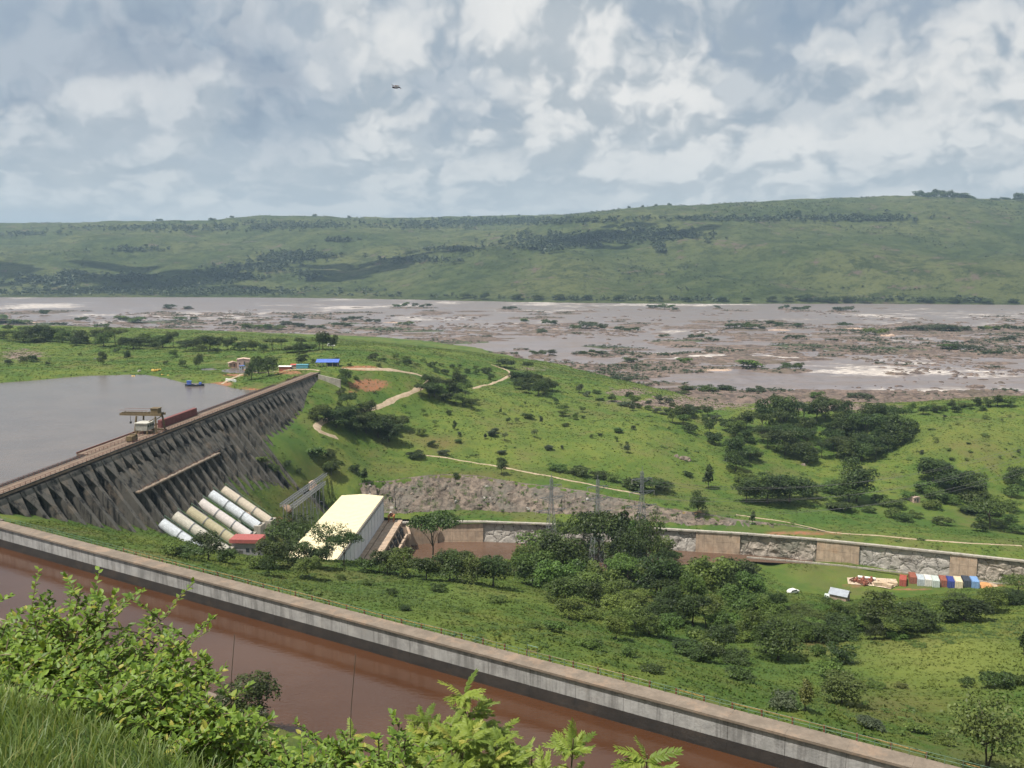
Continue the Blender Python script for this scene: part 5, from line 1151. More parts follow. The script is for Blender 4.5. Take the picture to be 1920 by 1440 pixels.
def mounds(name, label, zf, keep, box, n, wr, hr_, leaf, nq, seed):
    """low mounds of weeds and creepers"""
    r = np.random.default_rng(seed); x = r.uniform(box[0], box[1], n); y = r.uniform(box[2], box[3], n); k = keep(x, y) & (fb(x, y, 26, 95, 3) + .16 * r.normal(size=n) > .14); x, y = x[k], y[k]; z = zf(x, y)
    VV, at = [], []
    B = [crown_arrays(300 + k, rlobes(300 + k, 5, .3, .5, .5), nq, leaf, up=.9, shell=.5) for k in range(4)]
    for i in range(len(x)):
        b, v = B[i % 4]; w, h, a = r.uniform(*wr), r.uniform(*hr_), r.uniform(0, 6.28); c_, s_ = math.cos(a), math.sin(a)
        VV.append((b * [w, w, h]) @ np.array([[c_, -s_, 0], [s_, c_, 0], [0, 0, 1]]).T + [x[i], y[i], z[i] - .05]); at.append(v)
    V = np.concatenate(VV); me = mesh_np(name, V, np.arange(len(V)).reshape(-1, 4), MATS['weed_leaf']); set_attr(me, 'v', np.concatenate(at)); return tag(link(name, me), label, 'weeds', kind='stuff')
leafmat('weed_leaf', (0.062, 0.108, 0.020), 0.3, (0.110, 0.165, 0.030), inst=False, trans=.3)
mounds('meadow_weeds', 'low leafy weeds and creepers in patches over the canal meadow', zB, lambda x, y: keepB(x, y) & view_keep(x, y) & (tW(x, y) < -2.5) & (zB(x, y) > 5), (-110, 220, 105, 330), 9000, (1.0, 3.2), (.3, .9), .22, 36, 5)
mounds('hill_weeds', 'low leafy shrubs and weeds scattered over the green hills', zC, lambda x, y: keepC(x, y) & view_keep(x, y) & (zC(x, y) > 5) & (zC(x, y) > 21 - 16 * (y < 540)) & offroad(x, y) & (y > yL(x) + 2) & ((y > np.interp(x, ctx, cty) + 1.5) | (x > ctx[-1])), (-420, 330, 340, 1000), 7500, (1.2, 4.2), (.4, 1.3), .24, 30, 6)

GIS = [(o.location.x, o.location.y, o.scale[0], o.scale[1]) for o, kd, w_, a_, b_ in ISL if kd in ('grass', 'rock') and (kd == 'grass' or w_ > 45)]
r = np.random.default_rng(21); VV, at = [], []; B = [crown_arrays(340 + k, rlobes(340 + k, 5, .3, .5, .5), 22, .34, up=.8, shell=.5) for k in range(4)]
for gx, gy, sx, sy in GIS + [(RSH[k][0], RSH[k][1], RSS[k] * .8, RSS[k] * .4) for k in range(len(RSH)) if vn(RSH[k][0] / 90, RSH[k][1] / 90, 66) > .02]:
    for k in range(int(sx * .9) + 3):
        a, q_ = r.uniform(0, 6.28), math.sqrt(r.random()) * .9; b, v = B[k % 4]; w, h = r.uniform(2, 5), r.uniform(.8, 2.8)
        VV.append(b * [w, w, h] + [gx + math.cos(a) * q_ * sx, gy + math.sin(a) * q_ * sy, WLr + .6]); at.append(v)
V = np.concatenate(VV); me = mesh_np('islet_weeds', V, np.arange(len(V)).reshape(-1, 4), MATS['leaf_far']); set_attr(me, 'v', np.concatenate(at)); tag(link('islet_weeds', me), 'low scrub and reeds growing over the river islets and rock bars', 'weeds', kind='stuff')

r = np.random.default_rng(31); VV, at = [], []
for k in range(170):
    i, j = r.integers(2, nx - 2), r.integers(1, nz); p = cv[j, i]; b, v = B[k % 4]; w, h = r.uniform(.8, 2.6), r.uniform(.5, 1.6)
    VV.append(b * [w, w, h] + p + [0, -.3, -.1]); at.append(v)
V = np.concatenate(VV); me = mesh_np('cliff_weeds', V, np.arange(len(V)).reshape(-1, 4), MATS['weed_leaf']); set_attr(me, 'v', np.concatenate(at)); tag(link('cliff_weeds', me), 'tufts of weeds growing in the cracks of the rock cliff', 'weeds', kind='stuff')
# ------------------------------------------------------------ foreground shrubs, tree and grass on the near slope
def leafmat2(name, a, b, c):
    def fn(g):
        r = g.orand(); v = g.attr('v'); f = g.m('FRACT', g.m('ADD', r, v))
        col = g.mix(g.mr(f, 0, .75, smooth=False), a, b); col = g.mix(g.mr(f, .90, .98), col, c)
        pb = g.n('ShaderNodeBsdfPrincipled', Base_Color=col, Roughness=0.5, Specular_IOR_Level=0.35)
        tr = g.n('ShaderNodeBsdfTranslucent', Color=g.mix(.35, col, (.30, .38, .03)))
        return dict(shader=g.n('ShaderNodeMixShader', i0=.36, i1=pb, i2=tr))
    return newmat(name, fn)
leafmat2('shrub_leaf', (0.070, 0.138, 0.015), (0.190, 0.280, 0.036), (0.33, 0.31, 0.05))
leafmat2('frond_leaf', (0.105, 0.160, 0.024), (0.230, 0.295, 0.046), (0.36, 0.33, 0.07))
flat('twig', (0.12, 0.095, 0.055), 0.8)
def oval(L, W, bend=.18, fold=.14):
    """simple leaf along +X, 6 faces"""
    xs_ = [0, .28, .62, 1]; ws = [0, .95, .8, 0]; vs = []
    for x, w in zip(xs_, ws):
        z = -bend * x * x * L
        if w == 0: vs.append((x * L, 0, z))
        else: vs += [(x * L, -W / 2 * w, z + fold * W), (x * L, 0, z), (x * L, W / 2 * w, z + fold * W)]
    return vs, [(0, 2, 1), (0, 3, 2), (1, 2, 5, 4), (2, 3, 6, 5), (4, 5, 7), (5, 6, 7)]
def frond(seed, L, n, lw):
    rnd = random.Random(seed); vs = []; fs = []
    def put(v, f): b = len(vs); vs.extend(v); fs.extend([tuple(i + b for i in q_) for q_ in f])
    def axis(t): return Vector((t * L, 0, L * (.16 * t - .42 * t * t)))
    for k in range(n):
        t = .16 + .84 * k / (n - 1); sz = L * lw * (1.0 - .5 * abs(t - .5) ** 1.2)
        for sd in (-1, 1):
            lv, lf = oval(sz, sz * .36, .2, .1); a = sd * (1.12 - .45 * t) + rnd.uniform(-.12, .12)
            M = Matrix.Rotation(a, 3, 'Z') @ Matrix.Rotation(rnd.uniform(-.2, .5), 3, 'X') @ Matrix.Rotation(rnd.uniform(.05, .4), 3, 'Y')
            put([tuple(M @ Vector(v) + axis(t)) for v in lv], lf)
    lv, lf = oval(L * lw * .8, L * lw * .3); put([tuple(Vector(v) + axis(1)) for v in lv], lf)
    for k in range(3):
        p, q_ = axis(k / 3), axis((k + 1) / 3); w = .006
        put([(p.x, -w, p.z), (p.x, w, p.z), (q_.x, w, q_.z), (q_.x, -w, q_.z)], [(0, 1, 2, 3)])
    return vs, fs
def sprig(seed, n, L):
    """whorl of simple leaves at a twig end"""
    rnd = random.Random(seed); vs = []; fs = []
    for k in range(n):
        lv, lf = oval(L * rnd.uniform(.75, 1.1), L * .5 * rnd.uniform(.8, 1.1)); a = k * 2.4
        M = Matrix.Rotation(a, 3, 'Z') @ Matrix.Rotation(rnd.uniform(-.5, .35), 3, 'Y'); off = Vector((0, 0, k * L * .10))
        b = len(vs); vs.extend([tuple(M @ (Vector(v) + Vector((L * .1, 0, 0))) + off) for v in lv]); fs.extend([tuple(i + b for i in q_) for q_ in lf])
    return vs, fs
def to_me(name, vf, m):
    me = bpy.data.meshes.new(name); me.from_pydata(vf[0], [], vf[1]); me.materials.append(MATS[m]); set_attr(me, 'v', [0.0] * len(me.vertices)); return me
OV = [oval(.068, .038, .1 + .1 * k, .1) for k in range(3)]; OVM = [to_me('leaf', v, 'shrub_leaf') for v in OV]
FR = [frond(k, .24, 9 + k % 3, .30) for k in range(4)]; FRM = [to_me('leaf', v, 'frond_leaf') for v in FR]
def frame(dv, upv):
    x = dv.normalized(); y = upv.cross(x); y = y.normalized() if y.length > 1e-3 else Vector((0, 1, 0)); z = x.cross(y)
    return Matrix((x, y, z)).transposed()
def shrub(name, label, base, height, spread, nst, ntw, nlf, kind, seed, sc_=1.0, lean=(0, 0), pmin=.25):
    """stems from the base, twigs on the stems, leaves along the twigs; the 300 leaves that show largest are objects"""
    rnd = random.Random(seed); root = thing(name, label, 'shrub', base)
    st = MB(); leaves = []
    for s_ in range(nst):
        a = 2 * math.pi * (s_ + rnd.random() * .8) / nst; out = spread * rnd.uniform(.25, 1.0); hh = height * rnd.uniform(.68, 1.0) * (1.05 - .35 * (out / spread) ** 2)
        p0 = Vector((math.cos(a) * .06, math.sin(a) * .06, -.15)); p3 = Vector((math.cos(a) * out + lean[0], math.sin(a) * out + lean[1], hh))
        p1 = p0 + Vector((0, 0, hh * .45)); pts = [((1 - t) ** 2) * p0 + 2 * t * (1 - t) * p1 + t * t * p3 for t in [k / 7 for k in range(8)]]
        st.tube(pts, .022 * sc_, 5, True, .006)
        for w in range(ntw):
            t = pmin + (1 - pmin) * (w + rnd.random()) / ntw; i = min(6, int(t * 7)); q0 = pts[i].lerp(pts[i + 1], t * 7 - i)
            b = rnd.uniform(0, 6.28); tl = spread * rnd.uniform(.25, .55) * (1.15 - .6 * t); q1 = q0 + Vector((math.cos(b) * tl, math.sin(b) * tl, tl * rnd.uniform(.1, .95)))
            st.tube([q0, q0.lerp(q1, .5) + Vector((0, 0, .04)), q1], .008 * sc_, 3, False, .003)
            dv = q1 - q0
            for l in range(nlf):
                u_ = (l + .5) / nlf; p = q0 + dv * u_ + Vector((0, 0, .02)); c_ = l * 2.4 + rnd.random()
                ld = Vector((math.cos(c_), math.sin(c_), rnd.uniform(-.15, .55))) + dv.normalized() * (.5 + u_ * .6)
                leaves.append((p, ld, rnd.uniform(.75, 1.25) * sc_, rnd.randrange(12)))
    st.build('stem', MATS['twig'], root)
    meshes, raw, m = (OVM, OV, 'shrub_leaf') if kind == 'oval' else (FRM, FR, 'frond_leaf')
    camd = Vector((0, 0, ZC)) - Vector(base); camd.normalize()
    leaves.sort(key=lambda t: -(t[0].dot(camd) + .25 * t[0].z))
    VV, FF, at = [], [], []; n = 0
    for k, (p, ld, s_, vi) in enumerate(leaves):
        Mx = frame(ld, Vector((rnd.uniform(-.4, .4), rnd.uniform(-.4, .4) - .25, 1)))
        if k % 7 == 0 and k // 7 < 300 and len(leaves) > 300 or (len(leaves) <= 300):
            o = link('leaf', meshes[vi % len(meshes)], root, p); o.rotation_euler = Mx.to_euler(); o.scale = (s_, s_, s_)
        else:
            v, f = raw[vi % len(raw)]; A = (np.array(v) * s_) @ np.array(Mx).T + np.array(p)
            VV.append(A); FF += [tuple(i + n for i in q_) for q_ in f]; at += [rnd.random()] * len(v); n += len(v)
    if VV:
        me = bpy.data.meshes.new('foliage'); me.from_pydata(np.concatenate(VV).tolist(), [], FF); me.materials.append(MATS[m]); set_attr(me, 'v', at)
        tag(link('foliage', me, root), kind='stuff')
    return root
def gpt(px, Y): 
    x = (px - 960) / F * Y; return Vector((x, Y, float(zA(x, Y))))
def top_h(px, py, Y):
    b = gpt(px, Y * 1.0); return b, max(.4, at_y(px, py, Y).z - b.z)
for (px, py, Y, spr, nst, ntw, nlf, kd, sc_, lb) in [
    (40, 1105, 8.2, 1.25, 15, 11, 15, 'oval', 1.0, 'bright green leafy shrub at the left edge above the long grass'),
    (130, 1112, 8.6, 1.2, 15, 11, 15, 'oval', 1.0, 'tall bright leafy shrub whose top rises highest over the canal water at left'),
    (215, 1185, 8.0, .9, 15, 11, 15, 'oval', 1.0, 'dense leafy shrub with yellowish tips right of the tallest one'),
    (305, 1185, 8.4, .55, 11, 11, 14, 'oval', .95, 'shrub with two thin upright leafy sprigs in front of the canal water'),
    (350, 1300, 7.6, .6, 12, 10, 13, 'oval', .95, 'low leafy shrub sloping down to the right beside the upright sprigs'),
    (120, 1260, 6.9, .9, 12, 10, 14, 'oval', 1.0, 'leafy shrub in front of the tallest one, just behind the long grass'),
    (250, 1350, 6.6, .7, 11, 9, 13, 'oval', .95, 'yellow tipped low shrub among the long grass blades at bottom left'),
    (455, 1402, 7.2, .5, 10, 9, 12, 'oval', .9, 'low bright shrub below the round dark bush on the canal bank'),
    (545, 1305, 8.2, .62, 10, 9, 11, 'oval', .85, 'darker small leaved shrub standing against the canal water left of centre'),
    (640, 1258, 8.4, .38, 5, 8, 5, 'frond', .62, 'thin feathery shrub with one tall leaning shoot over the canal water'),
    (690, 1305, 7.8, .65, 11, 10, 12, 'oval', .85, 'leafy shrub against the water left of the tall pinnate one'),
    (600, 1380, 7.0, .7, 10, 8, 10, 'oval', .85, 'low mixed shrub at the bottom edge below the feathery ones'),
    (835, 1268, 7.8, .62, 9, 9, 6, 'frond', .78, 'tall yellow green shrub with arching pinnate leaves at bottom centre'),
    (770, 1340, 7.2, .62, 12, 10, 13, 'oval', .9, 'leafy green shrub in front of the tall arching one'),
    (915, 1365, 7.0, .55, 8, 7, 6, 'frond', .72, 'pinnate shrub right of the tall arching one'),
    (995, 1345, 7.4, .36, 5, 6, 5, 'frond', .72, 'small pinnate sapling with an upright tip standing alone against the water'),
    (1050, 1380, 7.0, .42, 6, 6, 5, 'frond', .70, 'low bright pinnate sapling at the bottom edge right of centre'),
    (1208, 1350, 6.8, .26, 5, 6, 4, 'frond', .85, 'pair of bright fern like shoots at the bottom edge against brown water'),
    (1482, 1385, 7.6, .38, 6, 6, 8, 'oval', .8, 'little leafy shrub top at the bottom edge below the canal wall'),
    (20, 1200, 7.4, .9, 12, 10, 14, 'oval', 1.0, 'leafy shrub at the left edge below the taller ones, behind the grass'),
    (700, 1360, 6.6, .7, 12, 10, 13, 'oval', .9, 'dense leafy shrub at the bottom edge left of the tall arching one'),
    (500, 1395, 6.4, .7, 10, 9, 12, 'oval', .85, 'leafy shrub at the bottom edge where the long grass ends'),
    (860, 1340, 6.8, .6, 9, 8, 7, 'frond', .66, 'bright yellow green pinnate shrub just below the tall arching one'),
    (360, 1375, 6.8, .6, 11, 9, 12, 'oval', .9, 'leafy shrub with yellow new growth in front of the canal bank'),
    (1350, 1432, 7.2, .22, 4, 5, 6, 'oval', .8, 'tiny leafy tip at the bottom edge between fern shoots and shrub top')]:
    b, h = top_h(px, py, Y); spr *= 1.12; h = max(.4, h - (.20 if kd == 'oval' else .24) * (px < 960))
    shrub('shrub', lb, b, h, spr, nst + 1, ntw + 5, nlf + 3, kd, int(px * 7 + py), sc_)
# fill of low shrub growth on the slope under the shrubs
def seg_blades(name, label, pts, hmin, hmax, w, m, seed):
    r = np.random.default_rng(seed); VV, FF = [], []; n = 0; at = []
    for x, y, z in pts:
        h = r.uniform(hmin, hmax); a = r.uniform(0, 6.28); ln = r.uniform(.1, .9) * h; ww = w * r.uniform(.6, 1.3); c_, s_ = math.cos(a), math.sin(a)
        b = a + 1.57 + r.uniform(-.6, .6); bx, by_ = math.cos(b) * ww, math.sin(b) * ww
        for k, (t, wk) in enumerate([(0, 1.), (.4, .85), (.75, .55), (1, .05)]):
            cx, cy, cz = x + c_ * ln * t * t, y + s_ * ln * t * t, z + h * t * (1 - .25 * t * (ln / h))
            VV += [(cx - bx * wk, cy - by_ * wk, cz), (cx + bx * wk, cy + by_ * wk, cz)]
        for k in range(3): FF.append((n + 2 * k, n + 2 * k + 1, n + 2 * k + 3, n + 2 * k + 2))
        at += [r.random()] * 8; n += 8
    me = mesh_np(name, np.array(VV), np.array(FF), MATS[m]); set_attr(me, 'v', at); return tag(link(name, me), label, 'grass', kind='stuff')
leafmat2('blade', (0.070, 0.120, 0.026), (0.150, 0.195, 0.050), (0.30, 0.28, 0.10))
r_ = np.random.default_rng(11); pts = []
for k in range(5000):
    Y = r_.uniform(2.6, 4.4); px = r_.uniform(-400, 800); x = (px - 960) / F * Y; pts.append((x, Y, float(zA(x, Y)) - .03))
seg_blades('near_grass', 'short green grass at the bottom left edge', pts, .08, .24, .004, 'blade', 9); pts = []
for k in range(4200):
    Y = r_.uniform(4.2, 8.5); px = r_.uniform(-250, 560 - 60 * max(0, Y - 5.2)); x = (px - 960) / F * Y
    if r_.random() < min(1, (760 - px) / 500): pts.append((x, Y, float(zA(x, Y)) - .03))
seg_blades('long_grass', 'long arching green grass blades in the bottom left corner', pts, .09, .22, .005, 'blade', 3)
pts = []
for k in range(16000):
    Y = r_.uniform(8, 95); x = r_.uniform(-.62 * Y - 3, .45 * Y + 3)
    if tW(x, Y) > 34: pts.append((x, Y, float(zA(x, Y)) - .03))
seg_blades('slope_grass', 'grass on the steep slope down to the canal bank', pts, .4, 1.1, .04, 'blade', 4)
# dry stalks standing up in front of the canal
for (px, py0, py1, Y, lb) in [(440, 1190, 1330, 7.6, 'thin dark bare stalk leaning in front of the canal water at left'), (667, 1225, 1345, 7.9, 'thin dark bare stalk rising from the feathery shrub left of centre')]:
    b = gpt(px - 20, Y); t_ = at_y(px, py0, Y); b.z -= .1; mid = b.lerp(t_, .6) + Vector((-.07, 0, 0))
    tag(MB().tube([b, b.lerp(mid, .5) + Vector((-.015, 0, 0)), mid, mid.lerp(t_, .5) + Vector((-.012, 0, 0)), t_], .006, 5, True, .003).build('stalk', MATS['bark']), lb, 'stalk')
# round dark tree on the near bank
rb = onW(sW(*at_z(455, 1335, 58.5).xy), 33.5); rb.z = 58.2
for px, w, hp in [(455, 6.6, 6.2)]:
    p = at_z(462, 1372, 57.5); q_ = Vector((p.x, p.y, float(zA(p.x, p.y)))); 
    plant(q_, max(6.5, at_y(455, 1286, p.y).z - q_.z), 8.2, 'round', DG, label='round dark green tree on the near canal bank below the leafy shrubs')
# sparse tall tree at the lower right, behind the canal wall
p = onW(sW(*at_z(1828, 1448, 60).xy) + 1, -4.5); q_ = Vector((p.x, p.y, ground(p.x, p.y)))
plant(q_, at_y(1825, 1292, q_.y).z - q_.z, 10.0, 'sparse', YG, label='airy yellow green tree with a visible trunk behind the canal wall at lower right')
q2 = q_ + Vector((.8, 1.2, -.2)); plant(q2, 8.2, 8.5, 'sparse', YG, label='second crown of airy yellow green foliage just behind the lower right tree')
# ------------------------------------------------------------ pylons
def pylon(loc, H, label, rz):
    r = thing('pylon', label, 'pylon', loc, rz, 'lattice pylons in front of the cliff'); m = MATS['pylon_steel']
    bw, tw = 2.7, .45
    def cor(z): w = bw + (tw - bw) * min(1, z / (H * .8)); return [Vector((i * w, j * w, z)) for i, j in ((-1, -1), (1, -1), (1, 1), (-1, 1))]
    lv = [0, .12, .24, .35, .45, .54, .62, .70, .78, .86, .93, 1.0]
    for c_ in range(4):
        mb = MB()
        for a, b in zip(lv[:-1], lv[1:]): mb.bar(cor(a * H)[c_], cor(b * H)[c_], .12)
        mb.build('leg', m, r)
    mb = MB()
    for a, b in zip(lv[:-1], lv[1:]):
        A, B = cor(a * H), cor(b * H)
        for c_ in range(4): mb.bar(A[c_], B[(c_ + 1) % 4], .07).bar(A[(c_ + 1) % 4], B[c_], .07).bar(B[c_], B[(c_ + 1) % 4], .06)
    mb.build('bracing', m, r)
    for z, L in ((.66, 6.5), (.80, 5.2), (.93, 4.2)):
        for sd in (-1, 1):
            mb = MB(); t = Vector((sd * L, 0, z * H))
            for j in (-.5, .5): mb.bar((sd * .5, j, z * H + .1), t, .10).bar((sd * .5, j, z * H - 1.3), t, .10)
            for k in range(3): mb.bar((sd * (1 + k * 1.4), -.3, z * H), (sd * (1.6 + k * 1.4), .3, z * H - .5), .1)
            mb.build('cross_arm', m, r)
            MB().tube([t, t - Vector((0, 0, 1.5))], .13, 6).build('insulator', MATS['pale_concrete'], r)
    MB().bar((0, 0, H), (0, 0, H + 2), .14).build('peak', m, r); return r
flat('pylon_steel', (0.20, 0.205, 0.21), 0.6, 0.2)
PYL = []
for px, Y, H, lb in [(1033, 352, 36, 'leftmost grey lattice pylon, faint in front of the rock cliff'), (1119, 346, 36, 'middle grey lattice pylon rising from the wood against the cliff'), (1201, 345, 38, 'rightmost and clearest grey lattice pylon with outstretched arms')]:
    x = (px - 960) / F * (Y * math.cos(TH) + 115 * math.sin(TH)); g_ = ground(x, Y); PYL.append((pylon((x, Y, g_ - .3), H, lb, .35), x, Y, g_, H))
ln = MB()
def wire(a, b, sag, name='power_line'):
    a, b = Vector(a), Vector(b); return [a.lerp(b, t) - Vector((0, 0, sag * 4 * t * (1 - t))) for t in [k / 14 for k in range(15)]]
pl2 = thing('power_line', 'thin power line wires running from the clearest pylon off to the right', 'power line', (0, 0, 0))
_, x, Y, g_, H = PYL[2]
for z, L in ((.66, 6.5), (.80, 5.2), (.93, 4.2)):
    for sd in (-1, 1):
        a = (x + sd * L * math.cos(.35), Y + sd * L * math.sin(.35), g_ + z * H - 1.8); MB().tube(wire(a, (a[0] + 190, a[1] + 60, a[2] + 6), 10), .05, 3, False).build('wire', MATS['dark_steel'], pl2)

# ------------------------------------------------------------ shipping containers
flat('box_red', (0.36, 0.09, 0.065), .6, .25); flat('box_rust', (0.28, 0.10, 0.065), .7, .3); flat('box_grey', (0.42, 0.46, 0.48), .6, .2); flat('box_white', (0.62, 0.60, 0.55), .6, .15)
flat('box_pale', (0.50, 0.54, 0.50), .6, .15); flat('box_navy', (0.045, 0.065, 0.25), .6, .25); flat('box_cream', (0.66, 0.55, 0.38), .6, .15); flat('box_dark', (0.05, 0.06, 0.08), .6, .25); flat('box_blue', (0.20, 0.33, 0.55), .6, .2)
def container(loc, rz, col, label):
    r = thing('shipping_container', label, 'container', loc, rz, 'shipping containers in a row'); w, L, h = 2.44, 6.06, 2.6; m = MATS[col]
    mb = MB(); mb.box((0, L / 2, h / 2 + .05), (w - .14, L - .16, h - .12))
    for k in range(18):
        for sx in (-1, 1): mb.box((sx * (w / 2 - .05), .3 + k * .32, h / 2), (.09, .17, h - .3))
    mb.build('body', m, r)
    fr = MB()
    for sx in (-1, 1):
        for y in (.07, L - .07): fr.box((sx * (w / 2 - .07), y, h / 2), (.16, .16, h))
        for z in (.08, h - .08): fr.box((sx * (w / 2 - .07), L / 2, z), (.14, L, .14))
    for y in (.07, L - .07):
        for z in (.08, h - .08): fr.box((0, y, z), (w, .14, .14))
    fr.build('frame', m, r)
    rf = MB(); rf.box((0, L / 2, h - .05), (w - .2, L - .2, .06))
    for k in range(14): rf.box((0, .5 + k * .4, h), (w - .3, .18, .06))
    rf.build('roof', m, r)
    for sx in (-1, 1):
        d_ = MB().box((sx * (w / 4 - .02), .02, h / 2), (w / 2 - .18, .08, h - .3)).build('door', m, r)
        rod = MB()
        for q_ in (-.28, .28): rod.box((sx * w / 4 + q_, -.05, h / 2), (.05, .05, h - .34))
        rod.build('lock_rod', MATS['grey_steel'], d_)
for k, (px, py, col, dy, lb) in enumerate([(1692, 1101, 'box_red', 2, 'long red shipping container turned out at the left end of the row'), (1712, 1096, 'box_rust', 6, 'dull rust red shipping container set back behind the first red one'),
        (1727, 1099, 'box_grey', 4, 'pale grey blue shipping container third from the left of the row'), (1741, 1100, 'box_white', 4, 'white topped shipping container between the two pale grey green ones'), (1755, 1102, 'box_pale', 2, 'pale grey green shipping container left of the rust brown one mid row'),
        (1770, 1102, 'box_rust', 2, 'rust brown shipping container beside the dark blue one'), (1784, 1103, 'box_navy', 2, 'dark navy blue shipping container between brown and cream ones'), (1798, 1104, 'box_cream', 2, 'cream shipping container right of the dark blue one'), (1813, 1103, 'box_dark', 3, 'nearly black shipping container beside the light blue one'), (1829, 1104, 'box_blue', 2, 'light blue shipping container at the right end of the row')]):
    p = hit(px, py) or at_y(px, py, 328); container((p.x, p.y, ground(p.x, p.y) - .05), (-.42 if k == 0 else -.30), col, lb)
# timber and pipe yard beside the containers
yp = hit(1635, 1092); yv = []
for px, py in [(1588, 1084), (1620, 1083), (1680, 1088), (1684, 1098), (1670, 1106), (1640, 1100), (1590, 1096)]:
    q_ = hit(px, py); yv.append((q_.x, q_.y, ground(q_.x, q_.y) + .14))
cyy = (sum(v[0] for v in yv) / 7, sum(v[1] for v in yv) / 7); gv = [(cyy[0], cyy[1], ground(*cyy) + .3)]; NS = 5; fs = []
for k in range(7):
    for s_ in range(1, NS + 1):
        t = s_ / NS; x = cyy[0] + (yv[k][0] - cyy[0]) * t; y = cyy[1] + (yv[k][1] - cyy[1]) * t; gv.append((x, y, ground(x, y) + .3 - .12 * t))
for k in range(7):
    a, b = 1 + k * NS, 1 + ((k + 1) % 7) * NS; fs.append((0, a, b))
    for s_ in range(NS - 1): fs.append((a + s_, a + s_ + 1, b + s_ + 1, b + s_))
tag(MB().add(gv, fs).build('gravel_yard', MATS['pale_gravel']), kind='structure')
def on(px, py): p = hit(px, py); p.z = ground(p.x, p.y) + .25; return p
a, b = on(1608, 1087), on(1641, 1090); flat('white_paint', (.72, .70, .66), .5, .08)
wp = thing('long_pipe', 'long white pipe lying on the pale gravel yard beside the containers', 'pipe', a)
MB().tube([(0, 0, .55), b - a + Vector((0, 0, .55))], .5, 12).build('pipe', MATS['white_paint'], wp)
for t in (.1, .5, .9): MB().box((b - a) * t + Vector((0, 0, 0)), (.5, 1.4, .3)).build('sleeper', MATS['bark'], wp)
SCR = ['rust red drum stack nearest the left end of the white pipe', 'low pile of rusty beams between the two left drum stacks', 'rust red drum stack right behind the white pipe middle', 'low pile of rusty beams in front of the white pipe right half', 'rust red drum stack at the right end of the white pipe', 'low pile of rusty beams at the left edge of the gravel yard', 'rust red drum stack at the front edge of the gravel yard']
for k, (px, py) in enumerate([(1607, 1093), (1613, 1095), (1619, 1092), (1627, 1094), (1634, 1092), (1600, 1091), (1622, 1098)]):
    p = on(px, py); s_ = thing('steel_stack', SCR[k], 'scrap', p, random.uniform(0, 3), 'rusty stacks on the gravel yard')
    if k % 2 == 0:
        for x, y, z in ((-.5, 0, .45), (.5, 0, .45), (0, .9, .45), (0, .1, 1.32)): MB().tube([(x, y, z - .44), (x, y, z + .44)], .42, 10).build('drum', MATS['box_rust'], s_)
    else:
        for x in range(5): MB().box((x * .45 - .9, random.uniform(-.3, .3), .25 + .3 * (x % 2)), (.3, 3.4, .3)).build('beam', MATS['rust'], s_)
for k, (px, py) in enumerate([(1655, 1096), (1664, 1101), (1672, 1098), (1648, 1099)]):
    p = on(px, py); s_ = thing('plank_stack', ['pale plank stack left of the middle of the gravel yard right half', 'pale plank stack at the front right corner of the gravel yard', 'pale plank stack closest to the red container', 'pale plank stack next to the right end of the white pipe'][k], 'timber', p, .3 + k * .4, 'plank stacks on the gravel yard')
    for z in range(4):
        for x in range(3): MB().box((x * .6 - .6, random.uniform(-.15, .15), .15 + z * .26), (.55, 3.8, .22)).build('plank', MATS['pale_wood'] if 'pale_wood' in MATS else flat('pale_wood', (.50, .38, .26), .8, .2), s_)
# grey tin roof and vehicles among the trees
flat('tin_roof', (.30, .32, .35), .45, .15, 1.0); flat('mud_wall', (.36, .26, .20), .9, .2); flat('pink_wall', (.48, .34, .28), .9, .2)
def hut(loc, rz, L, W, h, rise, rm, wm, label, name='hut', cat='hut', door=True, ov=.4):
    r = thing(name, label, cat, loc, rz)
    MB().prism([(-W / 2, -.6), (W / 2, -.6), (W / 2, h), (0, h + rise * .96), (-W / 2, h)], -L / 2, L / 2, 'Y').build('wall', MATS[wm], r)
    for sd in (-1, 1):
        W2 = W / 2 + ov; e_ = h - rise * ov / (W / 2)
        MB().add([(0, y, h + rise + z) for y in (-L / 2 - ov, L / 2 + ov) for z in (0, .09)] + [(sd * W2, y, e_ + z) for y in (-L / 2 - ov, L / 2 + ov) for z in (0, .09)],
                 [(0, 1, 3, 2), (4, 6, 7, 5), (1, 5, 7, 3), (0, 2, 6, 4), (0, 4, 5, 1), (2, 3, 7, 6)]).build('roof_slope', MATS[rm], r)
    if door: MB().box((W * .1, -L / 2 - .02, h * .4), (.9, .08, h * .8)).build('door', MATS['dark_steel'], r); MB().box((-W * .28, -L / 2 - .02, h * .55), (.7, .08, .7)).build('window', MATS['window_glass'], r)
    return r
p = hit(1574, 1126); hut((p.x, p.y, p.z + .3), .95, 5.5, 4.4, 2.2, 1.3, 'tin_roof', 'mud_wall', 'small grey tin roofed hut poking out of the trees left of the gravel yard')
